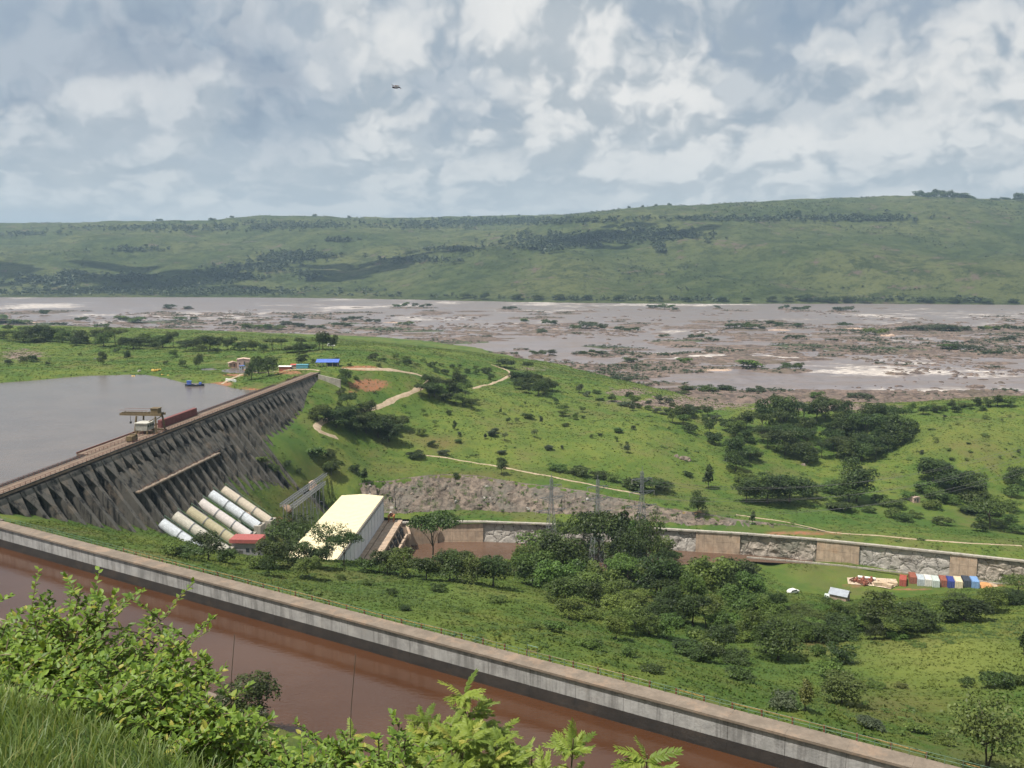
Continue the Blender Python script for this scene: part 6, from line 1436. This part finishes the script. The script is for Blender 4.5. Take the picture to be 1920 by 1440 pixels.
def car(loc, rz, col, label, van=False, name='parked_car', cat='car', L=4.4):
    r = thing(name, label, cat, loc, rz); W = 1.75; m = MATS[col]; H = 2.0 if van else 1.45
    pr_ = [(-L / 2, .35), (L / 2, .35), (L / 2, .8), (L / 2 - .9, .92), (L / 2 - 1.5, H), (-L / 2 + (.15 if van else .9), H), (-L / 2 + .05, .95)]
    MB().prism(pr_, -W / 2, W / 2, 'Y').build('body', m, r)
    for sd in (-1, 1):
        MB().prism([(L / 2 - 1.15, .97), (L / 2 - 1.6, H - .12), (-L / 2 + 1.0, H - .12), (-L / 2 + .5, .97)], sd * (W / 2 + .005), sd * (W / 2 + .02), 'Y').build('side_window', MATS['window_glass'], r)
        for x in (-L / 2 + .8, L / 2 - .8):
            w = MB().tube([(x, sd * (W / 2 - .18), .33), (x, sd * (W / 2 + .02), .33)], .33, 14).build('wheel', MATS['window_glass'], r)
            MB().tube([(x, sd * (W / 2 + .02), .33), (x, sd * (W / 2 + .04), .33)], .19, 10).build('rim', MATS['grey_steel'], w)
        MB().box((L / 2 - .03, sd * .62, .66), (.1, .3, .18)).build('headlight', MATS['white_paint'], r)
    MB().add([(L / 2 - .93, y, .95) for y in (-W / 2 + .1, W / 2 - .1)] + [(L / 2 - 1.45, y, H - .08) for y in (W / 2 - .15, -W / 2 + .15)] + [(L / 2 - .90, y, .95) for y in (-W / 2 + .1, W / 2 - .1)] + [(L / 2 - 1.42, y, H - .08) for y in (W / 2 - .15, -W / 2 + .15)],
             [(0, 1, 2, 3), (7, 6, 5, 4), (0, 4, 5, 1), (1, 5, 6, 2), (2, 6, 7, 3), (3, 7, 4, 0)]).build('windscreen', MATS['window_glass'], r)
    return r
for px, py, col, lb, rz in [(1487, 1112, 'white_paint', 'white car half hidden by trees at the edge of the lower lawn', .5), (1551, 1122, 'box_pale', 'pale vehicle beside the grey tin roofed hut', 1.2)]:
    p = hit(px, py); car(p, rz, col, lb)
flat('tarp_orange', (.50, .25, .10), .8, .2); flat('tarp_tan', (.45, .33, .22), .85, .2)
for px, py, m, s_, lb in [(1846, 1100, 'tarp_orange', 2.3, 'orange tarpaulin covered heap at the right end of the containers'), (1858, 1100, 'tarp_tan', 1.8, 'tan covered heap right of the orange one'), (1908, 1096, 'tarp_orange', 1.5, 'small orange heap at the right edge below the retaining wall')]:
    p = hit(px, py); o = link('heap', rockmesh(41 + px, .8), None, (p.x, p.y, p.z + .4), 0, (s_ * 1.3, s_, s_ * .8)); o.data.materials[0] = MATS[m]; tag(o, lb, 'heap')
p = hit(1714, 942); hut((p.x, p.y, p.z), .3, 3.6, 3.6, 2.4, .3, 'pink_wall', 'pink_wall', 'small pinkish block hut in the valley thicket', ov=.15)
for k, (px, py, s_, lb) in enumerate([(1283, 862, 3.2, 'brown boulder on the hillside above the valley bushes'), (1268, 858, 1.8, 'smaller boulder left of the brown boulder on the hillside'), (1506, 872, 1.6, 'pale boulder at the foot of the dark grove'), (978, 1040, 2.6, 'pale tan boulder at the tailrace edge under the trees'),
        (452, 955, 2.2, 'tall tan boulder beside the top of the farthest penstock'), (462, 968, 2.6, 'tan boulder lower on the slope beside the farthest penstock'), (474, 977, 2.8, 'pale boulder above the penstock bend'), (489, 986, 2.0, 'pale boulder right of the penstocks'), (502, 992, 1.6, 'small pale boulder near the red roofed hut'), (586, 932, 3.0, 'brown boulder under the lattice girder'), (536, 955, 2.6, 'brown rock at the low end of the lattice girder')]):
    p = hit(px, py, 285 if px < 600 else None)
    if p is None: continue
    tag(link('boulder', rockmesh(60 + k, .9, 'sand_rock' if px < 600 else 'cliff_rock'), None, p, random.uniform(0, 3), (s_, s_ * .8, s_ * .9)), lb, 'boulder')

# ------------------------------------------------------------ things on the dam crest
flat('ochre', (.14, .10, .05), .7, .3, 2.0); flat('dull_white', (.48, .46, .40), .6, .1); flat('panel_red', (.17, .058, .052), .75, .3); flat('crane_grey', (.30, .29, .25), .7, .25)
sg = sD(*at_z(306, 810, CR).xy); cr_ = thing('gantry_crane', 'yellow brown gantry crane with a long flat boom on the dam crest', 'crane', (Ad.x, Ad.y, CR), rzD)
HG = 5.8
def cl(x, t, z): return (sg + x, _sd * t, z)
for x in (-3.0, 3.0):
    for t in (-9.0, -1.2): MB().bar(cl(x, t, 0.0), cl(x * .8, t + (.5 if t < -5 else -.5), HG), .5).build('leg', MATS['ochre'], cr_)
    MB().bar(cl(x, -9.6, .3), cl(x, -.6, .3), .5).build('sill_beam', MATS['ochre'], cr_)
    MB().bar(cl(x, -9, 1), cl(x * .8, -1.8, HG - .6), .25).build('brace', MATS['ochre'], cr_)
gb = MB()
for x in (-1.5, 1.5): gb.box(cl(x, -7.5, HG + .4), (.5, 15.0, .75))
for k in range(12): gb.box(cl(0, -14.5 + k * 1.25, HG + .8), (3, .25, .3))
gb.build('boom', MATS['ochre'], cr_)
MB().box(cl(0, -2.6, HG + 1.6), (2.6, 2.6, 1.7)).box(cl(0, -2.6, HG + 2.5), (3.0, 3.0, .2)).build('winch_house', MATS['ochre'], cr_)
MB().tube([cl(0, -12, HG), cl(0, -12, HG - 2.4)], .08, 4).box(cl(0, -12, HG - 2.7), (.5, .5, .7)).build('hook', MATS['dark_steel'], cr_)
rl = MB()
for x in (-1.9, 1.9): rl.tube([cl(x, -15, HG + 1.9), cl(x, -4.5, HG + 1.9)], .05, 4)
rl.build('boom_rail', MATS['rust'], cr_)
cb_ = thing('crest_cabin', 'grey box cabin with a white roof under the gantry crane', 'cabin', onD(sg - 2.8, -5.4, CR), rzD)
MB().box((0, 0, 2.5), (5.0, 4.2, 2.3)).build('wall', MATS['crane_grey'], cb_); MB().box((0, 0, 3.8), (5.5, 4.7, .3)).build('roof', MATS['dull_white'], cb_)
for x in (-2.2, 2.2):
    for y in (-1.9, 1.9): MB().box((x, y, .75), (.5, .5, 1.5)).build('leg', MATS['ochre'], cb_)
for x in (-1.6, 0, 1.6): MB().box((x, _sd * 2.12, 2.8), (1.0, .1, .8)).build('window', MATS['window_glass'], cb_)
bar_ = thing('red_barrier', 'row of dull red steel panels standing on the dam crest right of the crane', 'barrier', onD(sg + 7.0, -5.2, CR), rzD)
for k in range(8):
    MB().box((k * 3.5 + 1.75, 0, 1.35), (3.4, 1.4, 2.7)).build('panel', MATS['panel_red'], bar_)
    for q_ in range(4): MB().box((k * 3.5 + .45 + q_ * .87, _sd * .74, 1.35), (.16, .16, 2.5)).build('rib', MATS['panel_red'], bar_)
pt = at_z(270, 828, CR); tr_ = thing('utility_truck', 'small ochre brown utility truck parked on the dam crest left of the crane', 'truck', onD(sD(pt.x, pt.y), -2.6, CR), rzD)
MB().box((-.6, 0, 1.15), (2.4, 2.0, 1.5)).build('cargo_box', MATS['ochre'], tr_); MB().prism([(.7, .5), (2.1, .5), (2.1, 1.3), (1.7, 2.2), (.7, 2.2)], -.95, .95, 'Y').build('cab', MATS['ochre'], tr_)
for sd in (-1, 1):
    MB().prism([(.85, 1.35), (1.95, 1.35), (1.65, 2.05), (.85, 2.05)], sd * .955, sd * .97, 'Y').build('window', MATS['window_glass'], tr_)
    for x in (-1.1, 1.4): MB().tube([(x, sd * .7, .42), (x, sd * 1.0, .42)], .42, 12).build('wheel', MATS['window_glass'], tr_)

# ------------------------------------------------------------ buildings and boats beyond the dam
flat('blue_roof', (.085, .15, .46), .5, .15, .6); flat('teal_paint', (.10, .27, .33), .6, .2); flat('tan_wall', (.42, .33, .25), .85, .15); flat('red_paint', (.46, .09, .08), .6, .2)
def atg(px, py, Y): p = at_y(px, py, Y); return Vector((p.x, p.y, ground(p.x, p.y)))
p = atg(615, 697, 512); r = thing('market_shed', 'long open shed with a bright blue roof beyond the far end of the dam', 'shed', p, .03)
MB().add([(x, y, z) for x in (-6.3, 6.3) for y, z in ((-2.6, 2.2), (-2.6, 2.35), (2.4, 3.7), (2.4, 3.55))], [(0, 1, 2, 3), (7, 6, 5, 4), (1, 5, 6, 2), (0, 3, 7, 4), (0, 4, 5, 1), (3, 2, 6, 7)]).build('roof', MATS['blue_roof'], r)
for x in (-5.8, -2.9, 0, 2.9, 5.8):
    for y in (-2.2, 2.0): MB().box((x, y, 1.2), (.18, .18, 2.6 if y < 0 else 4.2)).build('post', MATS['tan_wall'], r)
MB().box((2.6, .6, .9), (6.6, 2.6, 2.2)).build('stall', MATS['box_dark'], r)
p = atg(568, 700, 508); hut(p, 1.57, 6.4, 3.2, 2.0, .25, 'teal_paint', 'teal_paint', 'teal blue boxy kiosk left of the blue roofed shed', 'kiosk', 'kiosk', ov=.1)
p = atg(536, 698, 510); hut(p, 1.5, 6.5, 3.2, 2.1, .35, 'white_paint', 'box_rust', 'white roofed low kiosk beside the shore trees', 'kiosk', 'kiosk', ov=.35)
p = atg(553, 697, 514); hut(p, 1.5, 3.6, 3.0, 2.0, .3, 'red_paint', 'tan_wall', 'small red roofed stall between the white and teal kiosks', 'kiosk', 'kiosk', ov=.3)
p = atg(457, 686, 545); hut(p, .2, 6.0, 7.0, 5.2, .5, 'pink_wall', 'pink_wall', 'tall pinkish brown block house by the lake shore', 'house', 'house', ov=.2)
p = atg(437, 688, 548); hut(p, .4, 4.5, 5.0, 2.2, .8, 'mud_wall', 'mud_wall', 'low brown ruined shed left of the pinkish house', 'shed', 'shed')
p = atg(455, 694, 536); hut(p, .1, 2.6, 3.6, 2.0, .2, 'blue_roof', 'box_grey', 'small blue grey shed in front of the pinkish house', 'shed', 'shed', ov=.15)
p = atg(621, 657, 640); car(p, .2, 'white_paint', 'small white van parked under the large ridge tree', True, 'parked_van', 'van', 5.2)
def boat(loc, rz, L, W, m, label, cabin=None):
    r = thing('boat', label, 'boat', loc, rz); vs = []; n = 9
    for k in range(n):
        t = k / (n - 1); w = W / 2 * (1 - abs(2 * t - 1.0) ** 3.2 * .8); x = (t - .5) * L; sh = .28 * abs(2 * t - 1) ** 2
        vs += [(x, -w, .75 + sh), (x, -w * .7, -.3), (x, w * .7, -.3), (x, w, .75 + sh), (x, w * .86, .70 + sh), (x, w * .6, .05), (x, -w * .6, .05), (x, -w * .86, .70 + sh)]
    fs = []
    for k in range(n - 1):
        for j in range(8): fs.append((k * 8 + j, k * 8 + (j + 1) % 8, (k + 1) * 8 + (j + 1) % 8, (k + 1) * 8 + j))
    fs += [tuple(range(8)), tuple((n - 1) * 8 + j for j in range(7, -1, -1))]
    MB().add(vs, fs).build('hull', MATS[m], r)
    for x in (-.22, .05, .28): MB().box((x * L, 0, .55), (.3, W * .8, .08)).build('thwart', MATS['pale_wood'], r)
    if cabin:
        MB().box((-L * .28, 0, 1.6), (L * .2, W * .6, 1.8)).build('cabin', MATS[cabin], r); MB().box((-L * .28, 0, 2.55), (L * .24, W * .7, .12)).build('cabin_roof', MATS[cabin], r)
        MB().box((L * .3, 0, 1.2), (L * .12, W * .5, 1.2)).build('engine_box', MATS[cabin], r)
    return r
p = at_z(365, 724, WLl); boat((p.x, p.y, WLl + .1), .06, 9.5, 3.0, 'box_dark', 'dark blue barge with a small cabin moored at the sandy shore', 'blue_roof')
p = atg(430, 722, 476); boat((p.x, p.y, p.z + .2), 2.5, 5.6, 1.6, 'white_paint', 'white rowing boat drawn up on the sandy shore')
p = atg(440, 725, 472); boat((p.x, p.y, p.z + .2), 2.2, 4.4, 1.5, 'box_pale', 'smaller pale boat beside the white rowing boat on the sand')
flat('buoy_yellow', (.58, .38, .08), .5, .15)
for k, (px, py, s_, lb, wl2) in enumerate([(293, 700, 1.0, 'yellow float lying on the grass at the lake edge, left end of a dark jetty', 0), (305, 705, .8, 'yellow float in the water below the dark jetty, left of its pair', 1), (317, 706, .8, 'yellow float at the middle of the dark jetty, right of its pair', 1), (250, 702, .7, 'yellowish float lying alone at the grassy lake edge far left', 0), (261, 700, .8, 'cream coloured float on the grassy bank left of the yellow ones', 0), (298, 694, .9, 'uppermost yellow float on the grassy bank', 0), (288, 696, 1.2, 'larger yellow float on the grassy bank', 0)]):
    p = at_z(px, py, WLl) if wl2 else atg(px, py, 520 if py < 702 else 505)
    r = thing('buoy', lb, 'buoy', (p.x, p.y, (WLl if wl2 else p.z) + .1), random.uniform(0, 3), 'yellow floats at the lake edge')
    MB().tube([(-s_ * 1.3, 0, .4), (-s_, 0, .4), (s_, 0, .4), (s_ * 1.3, 0, .4)], s_ * .62, 12).build('drum', MATS['dull_white' if k == 4 else 'buoy_yellow'], r)
    MB().tube([(-.1, 0, .4), (.1, 0, .4)], s_ * .68, 12).build('band', MATS['rust'], r)
a, b = at_z(300, 704, WLl), at_z(341, 703, WLl); jt = thing('jetty', 'narrow dark floating jetty at the grassy lake edge', 'jetty', (a.x, a.y, WLl), math.atan2(b.y - a.y, b.x - a.x))
for k in range(10): MB().box(((b - a).length * (k + .5) / 10, 0, .45), ((b - a).length / 10 - .08, 1.2, .25)).build('deck_plank', MATS['bark'], jt)
for k in range(4): MB().tube([((b - a).length * k / 3, .6, -1), ((b - a).length * k / 3, .6, 1.4)], .1, 6).build('post', MATS['bark'], jt)

# ------------------------------------------------------------ woods on the far hills
def hitF(px, py):
    r = ray(px, py); Ys = np.arange(1850, 5600, 6.0); xs_ = r.x / r.y * Ys; zs = ZC + r.z / r.y * Ys; h = zF(xs_, Ys); i = np.nonzero(h >= zs)[0]
    return None if len(i) == 0 else Vector((xs_[i[0]], Ys[i[0]], h[i[0]]))
def far_wood(name, label, P, hs, seed):
    r = np.random.default_rng(seed); V0, v0 = crown_arrays(77, rlobes(5, 5, .5, .5, .46), 26, .36, shell=.5); V1, v1 = crown_arrays(78, rlobes(6, 4, .5, .5, .46), 26, .36, shell=.5)
    VV, at = [], []
    for k, (p, h) in enumerate(zip(P, hs)):
        a = r.uniform(0, 6.28); c_, s_ = math.cos(a), math.sin(a); B = (V0 if k % 2 else V1) * [h * r.uniform(.9, 1.5), h * r.uniform(.9, 1.5), h]
        VV.append(B @ np.array([[c_, -s_, 0], [s_, c_, 0], [0, 0, 1]]).T + np.array(p) - [0, 0, h * .1]); at.append(np.clip(v0 + r.uniform(-.3, .3), 0, 1))
    V = np.concatenate(VV); me = mesh_np(name, V, np.arange(len(V)).reshape(-1, 4), MATS['leaf_far']); set_attr(me, 'v', np.concatenate(at)); return tag(link(name, me), label, 'woodland', kind='stuff')
r3 = np.random.default_rng(8); n = 42000
X = r3.uniform(-2400, 2400, n); Y = r3.uniform(1950, 4300, n); k = np.abs(X) < Y * .58; X, Y = X[k], Y[k]
dn = fb(X, Y, 260, 51, 3) + .5 * fb(X, Y, 60, 53, 2); Z = zF(X, Y); k = (r3.random(len(X)) < np.clip((dn - .12) * 2.2 + .10, .05, 1)) & (Z > WLr + 2)
far_wood('savannah_bushes', 'small bushes dotted over the far savannah hills', np.stack([X, Y, Z], 1)[k], r3.uniform(2.5, 6.5, k.sum()), 1)
P, hs = [], []
for cx, cy, rx, ry, n_ in [(560, 482, 60, 7, 200), (520, 490, 40, 4, 70), (1230, 442, 75, 11, 300), (1070, 452, 110, 11, 360), (1010, 465, 60, 8, 120), (100, 530, 70, 8, 120), (140, 518, 30, 8, 60), (250, 524, 45, 8, 130), (330, 540, 60, 9, 110), (300, 548, 340, 5, 260), (580, 520, 30, 6, 30), (640, 452, 30, 3, 40), (250, 470, 50, 4, 60), (330, 430, 200, 6, 220), (540, 424, 140, 7, 200), (800, 425, 100, 6, 160), (900, 418, 150, 6, 240), (1000, 415, 140, 6, 240), (1350, 412, 130, 4, 130), (1580, 412, 130, 5, 170), (780, 490, 60, 5, 70), (850, 470, 50, 4, 60), (1240, 466, 14, 8, 30), (50, 440, 60, 4, 60), (420, 520, 60, 14, 120), (480, 505, 90, 10, 120)]:
    for q_ in range(n_):
        p = hitF(cx + r3.normal() * rx * .55, cy + r3.normal() * ry * .55)
        if p is not None: P.append(p); hs.append(r3.uniform(9, 17))
for q_ in range(420):                                            # fringe along the far bank
    px = r3.uniform(0, 1920); py = np.interp(px, [b[0] for b in BK], [b[1] for b in BK]) - 2 - abs(r3.normal()) * 3
    p = hitF(px, py)
    if p is not None and vn(px / 60, 0, 5) > -.28: P.append(p); hs.append(r3.uniform(6, 13))
far_wood('hill_woodland', 'dark woods in the folds and along the crests of the far hills', np.array(P), np.array(hs), 2)
def far_tree(px, py, hpx, wpx, where, label=None, kind='round'):
    if 'crest' in where or 'crowning' in where:                 # on the sky line: the highest land seen in that direction
        q_ = py + 6
        while q_ > py - 25 and hitF(px, q_ - 1.0) is not None: q_ -= 1.0
        py = q_ if 'below' not in where else py
    p = hitF(px, py)
    if p is None: p = hitF(px, py + 4)
    if p is None: return
    if 'crest' in where or 'crowning' in where: kind = 'bush'; p.z -= 9.0
    plant(p, hpx * 1.15 * p.y / F + (8.0 if 'crest' in where or 'crowning' in where else 0), wpx * p.y / F, kind, DG, label, None, where)
for px, py, h, w in [(1745, 388, 14, 26), (1760, 386, 16, 26), (1775, 386, 16, 28), (1792, 388, 14, 26), (1808, 391, 12, 24), (1722, 392, 12, 24), (1735, 394, 10, 22), (1822, 394, 9, 20)]: far_tree(px, py, h, w, 'in the dark grove crowning the right hilltop')
for px, py, h, w in [(1908, 392, 18, 24), (1917, 396, 12, 16), (1885, 398, 8, 20), (1865, 400, 7, 18)]: far_tree(px, py, h, w, 'on the hill crest at the right edge of the sky line')
for px, py, h, w in [(1476, 405, 12, 9), (1496, 406, 16, 20), (1610, 408, 14, 22), (1625, 408, 10, 16), (1655, 410, 12, 26), (1675, 410, 10, 26), (1640, 410, 9, 16)]: far_tree(px, py, h, w, 'on the far green hill below the crest')
for px, py, h, w in [(1213, 434, 9, 12), (1300, 436, 12, 14), (655, 408, 7, 9), (590, 410, 7, 10), (398, 413, 7, 18), (435, 413, 6, 10), (300, 417, 6, 20), (1255, 402, 8, 8), (1230, 405, 6, 8), (1205, 407, 6, 8), (1180, 409, 6, 8)]: far_tree(px, py, h, w, 'standing alone on the far hill crests')
for px, py, h, w in [(1478, 566, 10, 20), (1510, 565, 14, 40), (1540, 566, 12, 30), (1560, 568, 14, 30), (1590, 567, 13, 30), (1620, 568, 12, 26), (1445, 566, 10, 22), (1400, 566, 8, 18), (1350, 565, 8, 20), (1290, 566, 9, 20), (1220, 565, 9, 22), (1160, 565, 10, 24), (1100, 563, 9, 22), (1050, 563, 10, 24), (1010, 563, 11, 26), (970, 562, 10, 24), (908, 562, 12, 20), (870, 560, 10, 22), (1740, 568, 10, 26), (1790, 568, 10, 24), (1850, 569, 11, 26), (1900, 569, 10, 26)]: far_tree(px, py, h, w, 'in the fringe on the far bank', kind='bush' if w > 25 else 'round')

# ------------------------------------------------------------ clouds over the hills (their shadows fall on the slopes) and the flying insect
flat('cloud_white', (.85, .86, .88), 1.0, .03)
def cloud(px, py, rx, ry, zc, label, seed):
    g_ = hitF(px, py); t = (zc - g_.z) / SUN.z; c_ = g_ + SUN * t; rnd = random.Random(seed); bm = bmesh.new()
    for k in range(22):
        a = rnd.uniform(0, 6.28); q_ = math.sqrt(rnd.random()); s_ = rnd.uniform(.09, .21) * (1.25 - .6 * q_); x = math.cos(a) * rx * q_; y = math.sin(a) * ry * q_
        r_ = bmesh.ops.create_icosphere(bm, subdivisions=2, radius=1.0); M = Matrix.Translation((x, y, rnd.uniform(0, 60) * (1 - q_))) @ Matrix.Diagonal((rx * s_ * 1.1, ry * s_ * 1.5, 55 * (1.3 - q_) * rnd.uniform(.7, 1.2), 1))
        for v in r_['verts']:
            v.co = M @ (v.co * (1 + .5 * float(vn(v.co.x * 2.2 + k, v.co.y * 2.2 + v.co.z, k))))
    me = bpy.data.meshes.new('cloud'); bm.to_mesh(me); bm.free(); me.materials.append(MATS['cloud_white']); me.polygons.foreach_set('use_smooth', [True] * len(me.polygons))
    tag(link('cloud', me, None, c_), label, 'cloud', 'clouds over the far hills')
cloud(300, 522, 700, 230, 1250, 'broad flat cumulus cloud shading the left far hills', 1)
cloud(1130, 448, 330, 150, 1250, 'small cumulus cloud shading the middle of the far hills', 2)
cloud(760, 488, 260, 110, 1300, 'ragged cumulus cloud between the two others over the far hills', 3)
flat('wing', (.20, .07, .12), .4, .3, 40); flat('wing_pale', (.62, .42, .46), .4, .2, 40); flat('insect_body', (.05, .03, .045), .5, .2, 40)
ip = at_y(743, 163, 4.2); ins = thing('insect', 'small purplish winged insect flying high in front of the clouds', 'insect', ip, .2)
MB().tube([(-.017, 0, -.001), (-.008, 0, -.004), (.004, 0, -.004), (.012, 0, -.001), (.017, 0, -.003)], .0035, 8, True, .0022).build('body', MATS['insect_body'], ins)
def wing_(pts, nm, m, dz):
    MB().add([(x, y, z + dz) for x, y, z in pts] + [(x, y, z + dz + .0006) for x, y, z in pts], [tuple(range(len(pts))), tuple(range(2 * len(pts) - 1, len(pts) - 1, -1))] + [(i, (i + 1) % len(pts), (i + 1) % len(pts) + len(pts), i + len(pts)) for i in range(len(pts))]).build(nm, MATS[m], ins)
wing_([(.004, 0, .001), (.014, -.012, .003), (.006, -.02, .002), (-.008, -.014, .004), (-.006, 0, .001)], 'wing', 'wing_pale', 0)
wing_([(.004, 0, .001), (.014, .012, .006), (.004, .02, .010), (-.010, .014, .006), (-.006, 0, .001)], 'wing', 'wing', 0)
wing_([(-.006, 0, 0), (-.012, -.006, .004), (-.022, -.004, .010), (-.016, .004, .006)], 'hind_wing', 'wing', 0)
MB().tube([(.016, 0, -.002), (.021, .002, -.007)], .0011, 5).build('head', MATS['insect_body'], ins)

# ------------------------------------------------------------ the air
hzm = bpy.data.materials.new('haze'); hzm.use_nodes = True; g = NT(hzm.node_tree)
g.out(g.n('ShaderNodeVolumePrincipled', Color=(0.58, 0.80, 1.0, 1), Density=0.000095, Anisotropy=0.25), inp='Volume')
tag(MB().box((0, 5800, 181), (19000, 17400, 380)).build('haze', hzm), kind='stuff')
# ------------------------------------------------------------ labels for the plants
LMK = {'in the tailrace wood': [(985, 'left of the pylons'), (1040, 'below the leftmost pylon'), (1119, 'below the middle pylon'), (1201, 'below the clearest pylon'), (1275, 'right of the pylons'), (1370, 'at its right tip')],
       'in the thicket fronting the wood': [(1050, 'left tip'), (1119, 'below the middle pylon'), (1201, 'below the clearest pylon'), (1290, 'right of the pylons'), (1400, 'right tip')],
       'in the belt below the containers': [(1480, 'by the white car'), (1574, 'by the tin hut'), (1635, 'by the gravel yard'), (1700, 'by the red container'), (1785, 'by the navy container'), (1840, 'by the orange heap'), (1905, 'at the right edge')],
       'on the brow before the powerhouse': [(350, 'by the nearest penstock'), (455, 'by the red roofed hut'), (540, 'by the white roof'), (640, 'by the white wall'), (730, 'by the deck piers'), (812, 'by the umbrella tree'), (920, 'at its right end')],
       'in the dark valley grove': [(1430, 'left edge'), (1500, 'left half'), (1560, 'centre'), (1620, 'right half'), (1680, 'right edge')],
       'behind the retaining wall': [(860, 'above the cliff'), (1045, 'by the leftmost pylon'), (1119, 'by the middle pylon'), (1201, 'by the clearest pylon'), (1310, 'right of the pylons'), (1400, 'left of the valley row'), (1480, 'in the valley row'), (1600, 'right of the valley row'), (1760, 'by the pinkish hut'), (1900, 'at the right edge')]}
def rank(vals, v): return sum(x < v for x in vals) / max(1, len(vals) - 1)
by = {}
for it in PLANTED:
    if it[6] is None: by.setdefault(it[8], []).append(it)
    else: tag(it[0], it[6], it[1].replace('_', ' '), it[7])
for where, items in by.items():
    river = where.startswith('RIVER'); wh = where[5:] if river else where
    hs = [i[4] for i in items]; n = len(items); used = {}
    ys_ = [i[9].y for i in items]; xs_ = [i[9].x / i[9].y for i in items]
    for it in items:
        o, name, kind, hue, h, w, lab, grp, _, base = it
        r = rank(hs, h); size = 'small' if r < .25 else 'middling' if r < .5 else 'large' if r < .78 else 'very large'
        shp = {'round': '', 'spreading': 'spreading ', 'tall': 'slender ', 'bush': '', 'sparse': 'airy '}[kind]; nm = name.replace('_', ' ')
        if river: l = f'{size} {hue} bush {wh}'
        elif n <= 3: l = f'{size} {hue} {shp}{nm} {wh}'
        else:
            q_ = rank(ys_, base.y); row = 'front' if q_ < .25 else 'second' if q_ < .5 else 'third' if q_ < .75 else 'back'
            px = 960 + F * base.x / (base.y * math.cos(TH) + (ZC - base.z) * math.sin(TH))
            if wh in LMK: lm = min(LMK[wh], key=lambda t: abs(t[0] - px))[1]
            else:
                k = rank(xs_, base.x / base.y); lm = ['far left', 'left', 'centre left', 'centre right', 'right', 'far right'][min(5, int(k * 5.99))]
            l = f'{size} {hue} {shp}{nm} {wh}, {row} row, {lm}'
            if len(l.split()) > 15: l = f'{size} {hue} {nm} {wh}, {row} row, {lm}'
            if len(l.split()) > 15: l = f'{size} {hue} {nm} {wh}, {lm}'
        used.setdefault(l, []).append((o, base.x / base.y))
    g_ = ('river bushes ' + wh) if river else ('plants ' + wh)
    for l, os_ in used.items():
        os_.sort(key=lambda t: t[1])
        for k, (o, _) in enumerate(os_):
            m_ = len(os_); e_ = '' if m_ == 1 else (f', {("left", "right")[k]}' if m_ == 2 else f', {("left", "middle", "right")[k]}' if m_ == 3 else '')
            l2 = l + e_
            if len(l2.split()) > 16: l2 = l2.replace(' row,', ',')
            if len(l2.split()) > 16: l2 = l2.replace('spreading ', '')
            if len(l2.split()) > 16: l2 = l2.replace('the dark fringe along', 'the fringe on').replace(' bush in', ' bush,').replace(' tree in', ' tree,')
            if len(l2.split()) > 16: l2 = ' '.join(l2.split()[:16])
            tag(o, l2, o.name.split('.')[0].replace('_', ' '), g_ if n > 1 else None)
il = {}
for o, kind, wpx, px, py in ISL:
    sz = 'long' if wpx > 70 else 'middling' if wpx > 30 else 'small'; col = {'rock': 'brown rock', 'sand': 'pale rock', 'grass': 'grassy'}[kind]
    il.setdefault(f'{sz} {col} islet {near_words(px, py)}', []).append((o, px))
for l, v in il.items():
    v.sort(key=lambda t: t[1])
    for k, (o, px) in enumerate(v):
        m_ = len(v); W_N = ['leftmost', 'second from left', 'third from left', 'fourth from left', 'fifth from left', 'sixth from left', 'seventh from left']
        e = '' if m_ == 1 else ', rightmost' if k == m_ - 1 else ', ' + W_N[min(k, 6)]
        tag(o, l + e, 'islet', 'rock islets in the river')
